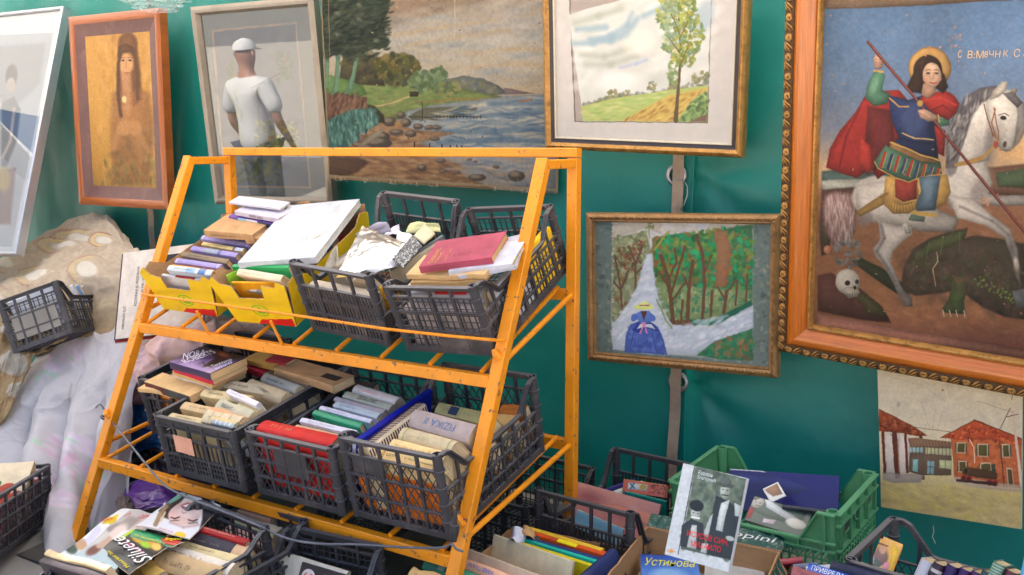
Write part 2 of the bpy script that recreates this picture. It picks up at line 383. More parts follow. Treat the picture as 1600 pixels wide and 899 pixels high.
# ------------------------------------------------------------------ tarpaulin wall: three lapped sheets
def tarp_mat():
    m = pmat('green_tarpaulin', lin((4, 121, 113)), rough=.30, var=.10, vs_=2.0, bump=.0, spec=.5)
    nt = m.node_tree; N = nt.nodes; L = nt.links; b = N['Principled BSDF']
    tc = N.new('ShaderNodeTexCoord')
    mp = N.new('ShaderNodeMapping'); mp.inputs['Scale'].default_value = (2.0, 1, 1.6); L.new(tc.outputs['Object'], mp.inputs[0])
    n = N.new('ShaderNodeTexNoise'); n.inputs['Scale'].default_value = 1.5; n.inputs['Detail'].default_value = 9; n.inputs['Roughness'].default_value = .72; L.new(mp.outputs[0], n.inputs['Vector'])
    r = N.new('ShaderNodeMapRange'); r.inputs[1].default_value = .62; r.inputs[2].default_value = .80; r.inputs[4].default_value = .35; L.new(n.outputs[0], r.inputs[0])
    mx = N.new('ShaderNodeMixRGB'); mx.inputs[2].default_value = (.20, .30, .26, 1)
    old = b.inputs['Base Color'].links[0].from_socket; L.new(old, mx.inputs[1]); L.new(r.outputs[0], mx.inputs[0]); L.new(mx.outputs[0], b.inputs['Base Color'])
    rr = N.new('ShaderNodeMapRange'); rr.inputs[3].default_value = .30; rr.inputs[4].default_value = .65; L.new(n.outputs[0], rr.inputs[0]); L.new(rr.outputs[0], b.inputs['Roughness'])
    n2 = N.new('ShaderNodeTexNoise'); n2.inputs['Scale'].default_value = 4.5; n2.inputs['Detail'].default_value = 3; mp2 = N.new('ShaderNodeMapping'); mp2.inputs['Scale'].default_value = (1.1, 1, .8)
    L.new(tc.outputs['Object'], mp2.inputs[0]); L.new(mp2.outputs[0], n2.inputs['Vector'])
    bp = N.new('ShaderNodeBump'); bp.inputs['Strength'].default_value = .32; bp.inputs['Distance'].default_value = .03; L.new(n2.outputs[0], bp.inputs['Height'])
    n3 = N.new('ShaderNodeTexNoise'); n3.inputs['Scale'].default_value = 90; L.new(tc.outputs['Object'], n3.inputs['Vector'])
    bp2 = N.new('ShaderNodeBump'); bp2.inputs['Strength'].default_value = .12; bp2.inputs['Distance'].default_value = .002; L.new(n3.outputs[0], bp2.inputs['Height']); L.new(bp.outputs[0], bp2.inputs['Normal'])
    L.new(bp2.outputs[0], b.inputs['Normal'])
    return m
M_TARP = tarp_mat()
SEAM = at_y(1074, 450, WALL_Y)[0]; SEAM2 = at_y(546, 300, WALL_Y)[0]; SEAM3 = at_y(247, 360, WALL_Y)[0]
TOP = 3.05
def tarp(label, x0, x1, y, seed, wr=.012, hooks=(), TOP=2.88):
    nx = int((x1-x0)/.03); nz = 100
    xs = np.linspace(x0, x1, nx); zs = np.linspace(TOP, -.02, nz); gx, gz = np.meshgrid(xs, zs)
    d = (vnoise(nz, nx, (3, 10), seed)-.5)*wr*2.2 + np.sin(gx*9+vnoise(nz, nx, (2, 3), seed+3)*5)*wr*.35
    for hx, hz in hooks:                 # the sheet is pulled in at its eyelets and fans out in creases
        r = np.hypot(gx-hx, gz-hz)+.03; an = np.arctan2(gz-hz, gx-hx)
        d += .022*np.exp(-r/.12)+.014*np.sin(an*7)*np.exp(-r/.40)
    V = np.stack([gx, y+d, gz], -1); V[..., :] -= np.array([x0, y, 0])
    o = grid_obj('tarpaulin', V, None, M_TARP); o.location = (x0, y, 0)
    return tag(o, label, 'tarpaulin')
hk = [(SEAM+.03, at_y(1060, 276, WALL_Y)[2]), (SEAM+.03, at_y(1062, 598, WALL_Y)[2])]
tarp('green tarpaulin hung behind the saint icon and the green crate, right of the strap', SEAM-.03, 3.2, WALL_Y+.012, 3, .010, hk)
tarp('green tarpaulin behind the orange rack, between the seascape canvas and the strap', SEAM2-.05, SEAM+.012, WALL_Y-.012, 5, .012)
tarp('green tarpaulin behind the glazed print of flowers, ending under the seascape', SEAM3-.04, SEAM2+.03, WALL_Y+.006, 8, .02)
tarp('creased glossy green tarpaulin behind the girl portrait on the far left', -11, SEAM3+.03, WALL_Y-.016, 9, .035, TOP=3.15)

hm = MB(); hm.tube([(SEAM+.014+.003*math.sin(z*9), WALL_Y-.020+.004*math.sin(z*5), z) for z in np.linspace(.0, 2.86, 60)], .004, 6)
tag(hm.build('hem', M_TARP, smooth=True), 'raised welded hem running down beside the pale strap', 'tarpaulin hem')
gs = MB(); gn = 40; gv = []  # added dark sheet standing in for the shade under the rack
for i in range(gn):
    for j in range(gn): gv.append((-3.6+2.5*i/(gn-1), 2.0+1.6*j/(gn-1), .006+.012*abs(math.sin(i*.7+j*.31)*math.sin(j*.5-i*.2))))
gs.add(gv, [(i*gn+j, (i+1)*gn+j, (i+1)*gn+j+1, i*gn+j+1) for i in range(gn-1) for j in range(gn-1)])
tag(gs.build('added_shade_sheet', pmat('added_shade_sheet_dark', (.045, .042, .04), rough=.7, var=.3, dirt=(.14, .12, .10), dirt_amt=.6, ds=4), smooth=True), 'dark dusty sheet added to deepen the shade under the orange rack', 'ground sheet')
# straps, eyelets and hooks
def strap(label, px, y, z0, z1, wd=.048):
    x = at_y(px, 450, y)[0]; n = 60; zs = np.linspace(z1, z0, n); mb = MB(); vs = []
    for i, z in enumerate(zs):
        s = .004*math.sin(i*.31)+.003*math.sin(i*.9+1); t = .008*math.sin(i*.17)
        for a, b in ((-wd/2, -.0015), (wd/2, -.0015), (wd/2, .0015), (-wd/2, .0015)): vs.append((x+a+t, y+s+b, z))
    fs = []
    for i in range(n-1):
        for k in range(4): fs.append((i*4+k, i*4+(k+1) % 4, (i+1)*4+(k+1) % 4, (i+1)*4+k))
    mb.add(vs, fs); return tag(mb.build('strap', M_STRAP), label, 'strap')
strap('pale webbing strap hanging down the seam of the green tarpaulin', 1057, WALL_Y-.045, .05, 2.9)
strap('knotted cloth strip hanging below the framed girl portrait', 240, WALL_Y-.05, .8, 2.4, .05)
def eyelet(px, py, label):
    c = at_y(px, py, WALL_Y-.024); mb = MB()
    mb.tube([c+np.array([.037*math.cos(a), 0, .037*math.sin(a)]) for a in np.linspace(0, 2*math.pi, 25)[:-1]], .011, 8, closed=True)
    return tag(mb.build('eyelet', M_STEEL, smooth=True), label, 'eyelet', 'metal eyelets of the tarpaulin')
eyelet(1057, 274, 'round metal tarpaulin eyelet with the wire hook, above the lady painting')
eyelet(1060, 597, 'round metal tarpaulin eyelet under the lady painting')
w = MB(); w.tube([at_y(a, b, WALL_Y-.06) for a, b in ((1052, 279), (1058, 281), (1068, 281), (1074, 292), (1074, 305), (1069, 320), (1063, 328))], .0022, 6)
tag(w.build('wire_hook', M_STEEL, smooth=True), 'bent wire hook hanging from the upper eyelet', 'hook')

# ------------------------------------------------------------------ unseen white cloth roof added over the stall to soften its light
def added_awning():
    m = pmat('added_awning_cloth', (.78, .77, .74), rough=.9, var=.06); N = m.node_tree.nodes; L = m.node_tree.links
    t = N.new('ShaderNodeBsdfTranslucent'); t.inputs[0].default_value = (.80, .78, .74, 1); x = N.new('ShaderNodeMixShader'); x.inputs[0].default_value = .5
    L.new(N['Principled BSDF'].outputs[0], x.inputs[1]); L.new(t.outputs[0], x.inputs[2]); L.new(x.outputs[0], N['Material Output'].inputs[0])
    n, k = 60, 16; xs = np.linspace(-10.5, 3, n); us = np.linspace(0, 1, k); gx, gu = np.meshgrid(xs, us)
    V = np.stack([gx, 3.9-2.1*gu, 3.22-.16*gu-.06*np.sin(gu*3.14)+.03*np.sin(gx*2.1)*gu], -1); c = V.mean((0, 1))
    o = grid_obj('added_awning', V-c, None, m); o.location = c; tag(o, 'unseen white translucent cloth added over the book stall to soften its light', 'added_awning')
added_awning()
# ------------------------------------------------------------------ orange rack
RX0, RX1 = -3.493, -1.625; RB = 3.123; RT = 1.640
LT = (2.889, 1.603)                                    # leg top (y, z)
def leg_pt(z): k = .4385; return LT[0]-k*(LT[1]-z)
rack = thing('display_rack', 'tall orange steel rack of square tube holding the crates of books', 'rack', Matrix.Translation((RX0, RB, 0)))
def rk(name, fn, label=None, smooth=False):
    mb = MB(); fn(mb); o = mb.build(name, M_RACK, rack, M=Matrix.Translation((-RX0, -RB, 0)))
    if smooth: smooth_by_angle(o)
    if label: o['label'] = label
    return o
S = .042
for x in (RX0, RX1):
    rk('post', lambda m: m.beam((x, RB, 0), (x, RB, RT-.021), S, S, ch=.003))
    rk('leg', lambda m: m.beam((x, leg_pt(.0), 0), (x, LT[0], LT[1]+.012), .046, .040, (0, 1, 0), ch=.003))
    rk('top_bracket', lambda m: m.beam((x, LT[0]-.018, LT[1]-.004), (x, RB-.022, LT[1]-.004), .040, .034, (0, 0, 1), ch=.003))
rk('top_rail', lambda m: m.beam((RX0-.021, RB, RT), (RX1+.021, RB, RT), .040, .036, (0, 0, 1), ch=.003))
FM, FL_ = .874, .327
rk('front_bar', lambda m: m.beam((RX0+.02, leg_pt(FM)-.004, FM), (RX1-.02, leg_pt(FM)-.004, FM), .036, .042, (0, 0, 1), ch=.003))
rk('front_bar', lambda m: m.beam((RX0+.02, leg_pt(FL_)-.004, FL_), (RX1-.02, leg_pt(FL_)-.004, FL_), .036, .042, (0, 0, 1), ch=.003))
BM, BL_ = 1.095, .494
rk('rear_bar', lambda m: m.beam((RX0+.02, RB+.003, BM), (RX1-.02, RB+.003, BM), .032, .045, (0, 0, 1), ch=.003))
rk('rear_bar', lambda m: m.beam((RX0+.02, RB+.003, BL_), (RX1-.02, RB+.003, BL_), .032, .045, (0, 0, 1), ch=.003))
for i in range(9):
    x = RX0+.06+i*(RX1-RX0-.12)/8
    for zf, zb in ((FM+.026, BM+.028), (FL_+.026, BL_+.028)):
        rk('shelf_rod', lambda m: m.tube([(x, leg_pt(zf)-.012, zf), (x, RB-.01, zb)], .009, 8), smooth=True)
for x in (RX0, RX1):
    for dz, zb in ((.945, 1.10), (.40, .50)):
        rk('side_rod', lambda m: m.tube([(x+(.0 if x < -2 else .012), leg_pt(dz)+.01, dz), (x, RB-.01, zb)], .0105, 10), smooth=True)
rk('retaining_rod', lambda m: m.tube([at_y(a, b, c) for a, b, c in ((222, 460, 2.60), (260, 465, 2.52), (340, 476, 2.50), (475, 495, 2.50), (600, 514, 2.47), (700, 525, 2.50), (765, 531, 2.535), (787, 533, 2.60))], .0055, 8), smooth=True)
for x, zf in ((-3.02, FM), (-2.60, FM)):
    rk('upright_rod', lambda m: m.tube([(x, leg_pt(zf)-.02, zf+.02), (x-.01, 2.50, zf+.125)], .006, 8), smooth=True)
for x, z in ((RX1, .455), (RX1, .965), (RX0, .52)):
    def weld(m):
        m.tube([(x-.018, leg_pt(z)-.028, z+.015), (x-.004, leg_pt(z)-.034, z), (x+.006, leg_pt(z)-.028, z-.014)], [.009, .014, .009], 8)
    rk('weld', weld, smooth=True)

# ------------------------------------------------------------------ crates
def clip_seg(p, q, x0, x1, z0, z1f):
    return p, q
def lattice(mb, W, top, kind, o, X, Z, N, cells=None, solid=None, bars=3, z0=.012, tk=.004):
    """one wall of a crate in its own plane: top(u) gives the rim height; kind of infill"""
    o, X, Z, N = [np.array(a, float) for a in (o, X, Z, N)]
    P = lambda u, v, n=0.: o+X*u+Z*v+N*n
    ns = 24; us = np.linspace(0, W, ns+1)
    rim = [top(u) for u in us]
    for i in range(ns):                                  # rim follows the profile, an L section
        mb.beam(P(us[i], rim[i]-.008), P(us[i+1], rim[i+1]-.008), .017, .010, N)
        mb.beam(P(us[i], rim[i]-.002, .006), P(us[i+1], rim[i+1]-.002, .006), .006, .016, N)
    mb.beam(P(0, z0), P(W, z0), .022, .009, N)
    lo = min(rim)
    hs = {'diamond': (.30, .56, .80), 'grid': (.34, .62, .84), 'slots': (.30, .68), 'ribs': (.36, .66, .84)}[kind]
    for h in hs:
        mb.beam(P(0, lo*h), P(W, lo*h), .007, .0125, N)
    nb = cells or max(3, int(round(W/.085)))
    for i in range(1, nb):
        u = W*i/nb; t = top(u)
        mb.beam(P(u, z0), P(u, t-.010), .011 if kind != 'ribs' else .014, .0095, N)
    zt = lo*hs[-1]
    if kind == 'diamond':
        a = math.tan(math.radians(58)); step = .033; h = zt-z0
        for sgn in (1, -1):
            u = -h/a
            while u < W+h/a:
                p0, p1 = (u, z0), (u+sgn*h/a, zt)
                if p0[0] > p1[0]: p0, p1 = p1, p0
                (ua, va), (ub, vb) = p0, p1
                if ub > 0 and ua < W:
                    if ua < 0: f = (0-ua)/(ub-ua); va = va+f*(vb-va); ua = 0
                    if ub > W: f = (W-ua)/(ub-ua); vb = va+f*(vb-va); ub = W
                    if abs(ub-ua) > .003: mb.beam(P(ua, va), P(ub, vb), .0032, tk if sgn > 0 else tk*.8, N)
                u += step
    elif kind == 'grid':
        u = .017
        while u < W: mb.beam(P(u, z0), P(u, zt), .0036, tk, N); u += .025
        v = z0+.018
        while v < zt: mb.beam(P(0, v), P(W, v), .0032, tk*.8, N); v += .026
    elif kind == 'slots':
        u = .012
        while u < W: mb.beam(P(u, z0), P(u, lo*.68), .0085, tk, N); u += .0165
        mb.beam(P(0, lo*.5), P(W, lo*.5), .02, tk*.9, N)
    elif kind == 'ribs':
        u = .012
        while u < W: mb.beam(P(u, z0), P(u, lo*.36), .005, tk, N); u += .017
        v = z0+.014
        while v < lo*.36: mb.beam(P(0, v), P(W, v), .004, tk*.8, N); v += .02
        u = .02
        while u < W: mb.beam(P(u, lo*.36), P(u, lo*.66), .008, tk, N); u += .026
        mb.beam(P(0, lo*.92), P(W, lo*.92), lo*.12, tk, N)
    if solid:
        (ua, ub, va, vb) = solid; mb.beam(P(ua*W, (va+vb)/2*lo), P(ub*W, (va+vb)/2*lo), (vb-va)*lo, .0065, N, 1)
CRATE_GROUP = 'plastic crates filled with books'
def crate(P, label, kind='diamond', mat=M_PL, side_dip=.55, horn='curve', front_cut=0., solid=None, post=True, floor=True, sides='LRFB', group=CRATE_GROUP, back_dip=0., front_dip=0., kinds=None):
    """stacking crate: four lattice walls with a dipped rim, four hollow corner posts and a slatted floor"""
    root = thing('crate', label, 'crate', P.mat(), group)
    w, d, h = P.w, P.d, P.h; r = .017
    def prof(L, dip, dipw=.16):
        def f(u):
            e = min(u, L-u)/L
            if dip <= 0: return h
            if horn == 'curve':
                t = min(1, max(0, (e-.02)/dipw)); t = t*t*(3-2*t)
            else: t = min(1, max(0, (e-.07)/(dipw*.9)))
            return h*(1-dip*t)
        return f
    def panel(name, W_, dip, o, X, N, sol=None, kd=None, cut=0):
        mb = MB(); f0 = prof(W_, dip)
        f = f0
        if cut:
            def f(u): t = abs(u/W_-.5); q = min(1, max(0, (t-.27)/.07)); return h*(1-cut*(1-q))
        lattice(mb, W_, f, kd or kind, o, X, (0, 0, 1), N, solid=sol)
        ob = mb.build(name, [mat, M_PLG if 'blankets' in label else mat], root); return ob
    k2 = kinds or {}
    e = r*.8
    if 'F' in sides: panel('end_panel', w-2*e, front_dip, (e, .006, 0), (1, 0, 0), (0, -1, 0), solid, k2.get('F'), front_cut)
    if 'B' in sides: panel('end_panel', w-2*e, back_dip, (w-e, d-.006, 0), (-1, 0, 0), (0, 1, 0), None, k2.get('B'))
    if 'L' in sides: panel('side_panel', d-2*e, side_dip, (.006, d-e, 0), (0, -1, 0), (-1, 0, 0), None, k2.get('L'))
    if 'R' in sides: panel('side_panel', d-2*e, side_dip, (w-.006, e, 0), (0, 1, 0), (1, 0, 0), None, k2.get('R'))
    if post:
        for cx, cy in ((r*.7, r*.7), (w-r*.7, r*.7), (r*.7, d-r*.7), (w-r*.7, d-r*.7)):
            mb = MB(); n = 14; vs = []
            for z, rr in ((0, r*.86), (h+.003, r), (h+.003, r-.0035), (h-.05, r-.0045)):
                for k in range(n): a = 2*math.pi*k/n; vs.append((cx+rr*math.cos(a), cy+rr*math.sin(a), z))
            fs = [(j*n+k, j*n+(k+1) % n, (j+1)*n+(k+1) % n, (j+1)*n+k) for j in range(3) for k in range(n)] + [tuple(range(3*n, 4*n))]
            mb.add(vs, fs)
            for z in (h*.22, h*.42, h*.62, h*.82):
                mb.tube([(cx, cy, z-.0025), (cx, cy, z+.0025)], r+.0035, 14)
            smooth_by_angle(mb.build('corner_post', mat, root))
    if floor:
        mb = MB(); x = .02
        while x < w-.01: mb.beam((x, .01, .006), (x, d-.01, .006), .008, .006, (0, 0, 1)); x += .024
        y = .02
        while y < d-.01: mb.beam((.01, y, .006), (w-.01, y, .006), .008, .005, (0, 0, 1)); y += .03
        mb.build('floor', mat, root)
    return root
# each crate: Pose(x, y, z, yaw, tilt, roll, width, depth, height)
K = dict(
 B1=Pose(-2.521, 2.633, .950, -.050, .430, .067, .396, .587, .310),
 C1=Pose(-2.047, 2.622, .922, .011, .415, -.073, .393, .608, .276),
 C2=Pose(-2.059, 2.321, .392, -.008, .212, -.010, .419, .628, .310),
 B2=Pose(-2.500, 2.300, .392, .005, .205, .004, .415, .610, .262),
 A2=Pose(-2.975, 2.275, .392, -.010, .195, -.010, .445, .66, .25),
 Z2=Pose(-3.372, 2.505, .425, .011, .203, -.001, .378, .56, .262),
 G0=Pose(-3.779, 1.606, .07, .681, -.12, -.002, .397, .579, .248),
 G1=Pose(-2.741, 1.617, .05, -.078, .10, .007, .401, .60, .253),
 G2=Pose(-2.80, 1.777, .03, -.097, .093, -.03, .50, .602, .241),
 G3=Pose(-2.251, 1.691, .011, .081, .101, -.010, .399, .601, .254),
 G5=Pose(-1.634, 2.848, .096, -.090, 0, -.005, .412, .599, .305),
 G7=Pose(-1.187, 3.122, .202, -.118, .070, -.038, .610, .407, .233),
 G8=Pose(-.499, 2.753, .125, -.167, .025, -.001, .600, .396, .315),
 L1=Pose(-4.45, 2.54, .645, .472, -.155, -.343, .325, .45, .27),
)
crate(K['B1'], 'dark crate of loose papers and a plastic bag, third container on the top tier', 'slots', M_PLW, .42, 'curve', kinds=dict(L='slots', R='slots'))
crate(K['C1'], 'dark crate with the maroon book on top, rightmost on the top tier', 'grid', M_PLW, .30, 'ramp', solid=(.42, .98, .06, .24))
crate(K['C2'], 'dark diamond mesh crate of cream books, rightmost on the middle tier', 'diamond', M_PLW, .30, 'ramp', solid=(.08, .42, .60, .80))
crate(K['B2'], 'dark diamond mesh crate with the red book against its front, middle tier', 'diamond', M_PLW, .30, 'ramp', solid=(.28, .68, .42, .78))
crate(K['A2'], 'black ribbed crate with a square pink card on its front, middle tier', 'ribs', M_PL, 0, 'curve', front_cut=0, solid=None)
crate(K['Z2'], 'small black crate pushed back at the left end of the middle tier', 'ribs', M_PL, 0, 'curve')
crate(K['G0'], 'dark diamond mesh crate on the ground at the far left edge', 'diamond', M_PL, 0, 'curve')
crate(K['G1'], 'low dark crate under the fanned magazines at the bottom left', 'grid', M_PL, .2, 'curve')
crate(K['G2'], 'black crate of books on the ground under the left half of the rack', 'slots', M_PL, .30, 'curve')
crate(K['G3'], 'nearly empty black crate under the low orange bar, beside the red numbered book', 'grid', M_PL, .30, 'curve')
crate(K['G5'], 'black crate with the large pink magazine, on the ground right of the rack', 'slots', M_PL, .45, 'curve')
crate(K['G8'], 'black crate with the yellow book in the bottom right corner', 'diamond', M_PLW, .0, 'ramp', back_dip=.32, kinds=dict(L='slots'))
crate(K['L1'], 'grey crate of white papers tilted on the blankets at the left', 'grid', M_PLW, .28, 'ramp', solid=(.10, .90, .20, .66), kinds=dict(R='grid'))
crate(Pose(-2.12, 2.95, .01, -.05, 0, 0, .40, .55, .27), 'empty black crate on the ground behind the right foot of the rack', 'grid', M_PL, .3, 'curve')
crate(Pose(-2.75, 2.85, .01, .04, 0, 0, .40, .55, .25), 'black crate half hidden on the ground behind the middle of the rack', 'diamond', M_PL, .3, 'curve')
# green crate: solid upper band with ribs, open grid below
def green_crate(P):
    root = thing('crate', 'green plastic crate with a navy poster and a magazine in it', 'crate', P.mat(), CRATE_GROUP)
    w, d, h = P.w, P.d, P.h
    def band(name, W_, o, X, N, cut, holes=False):
        mb = MB(); o = np.array(o, float); X = np.array(X, float); N = np.array(N, float); Z = np.array([0, 0, 1.])
        lo = h*.55
        prof = [(0, h), (.10, h), (.20, lo), (.80, lo), (.90, h), (1, h)] if cut else [(0, h), (1, h)]
        mb.slab([(0, .10), (W_, .10)]+[(u*W_, v) for u, v in reversed(prof)], o, X, Z, N, .004)
        for i in range(len(prof)-1):
            (ua, va), (ub, vb) = prof[i], prof[i+1]
            mb.beam(o+X*ua*W_+Z*(va-.002)+N*.006, o+X*ub*W_+Z*(vb-.002)+N*.006, .006, .020, N)
        for v in (.10, .128 if cut else .19):
            mb.beam(o+Z*v+N*.007, o+X*W_+Z*v+N*.007, .006, .016, N)
        for u in np.linspace(0.06, .94, 7 if W_ > .5 else 5):
            t = h if not cut else np.interp(u, [p[0] for p in prof], [p[1] for p in prof])
            mb.beam(o+X*u*W_+Z*.1+N*.006, o+X*u*W_+Z*(t-.004)+N*.006, .007, .014, N)
        ob = mb.build(name, M_GR, root)
        mb = MB()
        u = .0
        while u <= W_: mb.beam(o+X*u, o+X*u+Z*.10, .006, .005, N); u += .028
        for v in (-.0, .03, .062): mb.beam(o+Z*v, o+X*W_+Z*v, .006, .0045, N)
        mb.build('mesh_panel', M_GR, root)
        if holes:
            mb = MB()
            for c in (.22, .5, .78):
                pts = [o+X*W_*c+Z*(.165)+N*.004+X*(.034*math.cos(a))+Z*(.024*math.sin(a)) for a in np.linspace(0, 2*math.pi, 20)[:-1]]
                mb.tube(pts, .005, 6, closed=True)
                mb.add([p+N*.0015 for p in pts], [tuple(range(len(pts)))], 1)
            mb.build('hand_grip', [M_GR, M_PL], root)
    band('side_wall', w, (0, 0, 0), (1, 0, 0), (0, -1, 0), True)
    band('side_wall', w, (w, d, 0), (-1, 0, 0), (0, 1, 0), True)
    band('end_wall', d, (0, d, 0), (0, -1, 0), (-1, 0, 0), False, True)
    band('end_wall', d, (w, 0, 0), (0, 1, 0), (1, 0, 0), False, True)
    for cx, cy in ((.018, .018), (w-.018, .018), (.018, d-.018), (w-.018, d-.018)):
        mb = MB(); n = 14; vs = []; r = .02
        for z, rr in ((0, r*.9), (h+.004, r), (h+.004, r-.004), (h-.03, r-.005)):
            for k in range(n): a = 2*math.pi*k/n; vs.append((cx+rr*math.cos(a), cy+rr*math.sin(a), z))
        mb.add(vs, [(j*n+k, j*n+(k+1) % n, (j+1)*n+(k+1) % n, (j+1)*n+k) for j in range(3) for k in range(n)]+[tuple(range(3*n, 4*n))])
        smooth_by_angle(mb.build('corner_post', M_GR, root))
    mb = MB(); x = .02
    while x < w-.01: mb.beam((x, .01, .006), (x, d-.01, .006), .01, .005, (0, 0, 1)); x += .028
    mb.build('floor', M_GR, root)
green_crate(K['G7'])
# pink card fixed on the ribbed crate
P = K['A2']; mb = MB(); mb.slab([(.10, .115), (.205, .112), (.208, .185), (.103, .187)], (0, -.0085, 0), (1, 0, 0), (0, 0, 1), (0, -1, 0), .001)
c_ = mb.build('card', pmat('pink_card', lin((225, 165, 140)), rough=.8, var=.12, dirt=lin((180, 130, 110)))); c_.matrix_world = P.mat()
tag(c_, 'square pink card tucked in the front of the ribbed black crate', 'card')
# ------------------------------------------------------------------ yellow cardboard trays
def yellow_box(P, label, seed, logo=True):
    r = random.Random(seed); root = thing('cardboard_box', label, 'cardboard box', P.mat(), 'yellow cardboard boxes on the top tier')
    w, d, h = P.w, P.d, P.h; tp = .03
    def rag(pts, n=7, a=.0025):
        out = []
        for i in range(len(pts)-1):
            (x0, z0), (x1, z1) = pts[i], pts[i+1]
            for k in range(n):
                t = k/n; out.append((x0+(x1-x0)*t, z0+(z1-z0)*t+(r.uniform(-a, a) if k else 0)))
        return out+[pts[-1]]
    X = np.array([1., 0, 0]); Yv = np.array([0, 1., 0])
    # front wall leans outwards; corners stay high, the middle is cut down
    Zf = nrm((0, -.12, 1)); Nf = nrm(np.cross(X, Zf))
    top = rag([(w+.012, h*1.03), (w*.93, h*1.10), (w*.88, h*.96), (w*.70, h*.98), (w*.66, h*.66), (w*.30, h*.64), (w*.27, h*.92), (w*.12, h*.98), (w*.06, h*1.16), (-.012, h*1.0)])
    mb = MB(); mb.slab([(tp, 0), (w-tp, 0)]+top, (0, 0, 0), X, Zf, Nf, .005, 0, 1)
    mb.build('front_wall', [M_YEL, M_CARD], root)
    for sx, nm in ((0, -1), (w, 1)):
        o = (sx-nm*tp, 0, 0); Zs = nrm((nm*(tp+.012)/h, 0, 1)); 
        prof = rag([(d, h*1.0), (d*.9, h*1.12), (d*.82, h*.9), (d*.2, h*.88), (d*.08, h*1.12), (0, h*1.0)])
        N = np.cross(Yv, Zs)*(1 if nm > 0 else -1); mb = MB()
        po = [(0.004, 0), (d, 0)]+prof
        if nm < 0: po = list(reversed(po))
        mb.slab(po, o, Yv, Zs, nrm(N), .005, 0, 1); mb.build('side_wall', [M_YEL, M_CARD], root)
    po = [(0, 0), (w-2*tp, 0)]+rag([(w-tp, h*1.15), (w*.86, h*1.12), (w*.80, h*.95), (w*.15, h*.95), (w*.1, h*1.2), (-tp, h*1.15)])
    mb = MB(); mb.slab(list(reversed(po)), (tp, d, 0), X, nrm((0, .05, 1)), (0, 1, 0), .005, 0, 1); mb.build('back_wall', [M_YEL, M_CARD], root)
    mb = MB(); mb.box((tp, .004, 0), (w-tp, d, .006)); mb.build('bottom', M_CARD, root)
    # printed emblem and red corner
    mg = pmat('green_ink', lin((110, 190, 30)), rough=.5); mr = pmat('red_ink', lin((215, 30, 25)), rough=.45)
    c = np.array([w*.52, 0, 0])+Zf*h*.36-0*Nf; Fr = -np.array(Nf) if Nf[1] > 0 else np.array(Nf)
    mb = MB(); ring = []
    for rr in (1, .86):
        ring += [c+X*.043*rr*math.cos(a)+Zf*.030*rr*math.sin(a)+Fr*.0012 for a in np.linspace(0, 2*math.pi, 33)[:-1]]
    mb.add(ring, [(i, (i+1) % 32, 32+(i+1) % 32, 32+i) for i in range(32)])
    for dx, dz, a_, b_ in ((-.004, .012, .008, .008), (.002, 0, .016, .010), (.006, -.011, .022, .006), (-.012, -.004, .006, .010)):
        mb.add([c+X*(dx+a_*math.cos(t))+Zf*(dz+b_*math.sin(t))+Fr*.0014 for t in np.linspace(0, 2*math.pi, 13)[:-1]], [tuple(range(12))])
    mb.build('emblem', mg, root)
    pts = [(w*.40, .001), (w-tp-.004, .001), (w-tp-.002, h*.20)]+[(w*(.96-.56*i/8), h*(.20-.012*i*1.0+(.012 if i % 2 else 0))) for i in range(1, 8)]
    mb = MB(); mb.add([X*a+Zf*b+Fr*.0010 for a, b in pts], [tuple(range(len(pts)))]); mb.build('red_patch', mr, root)
K['Y1'] = Pose(-3.455, 2.644, .95, .10, .365, .04, .37, .60, .192)
K['Y2'] = Pose(-2.955, 2.617, .945, .09, .43, -.02, .369, .594, .205)
yellow_box(K['Y1'], 'yellow cardboard box of purple spined books, leftmost on the top tier', 3)
yellow_box(K['Y2'], 'yellow cardboard box under the large white album, second on the top tier', 4)

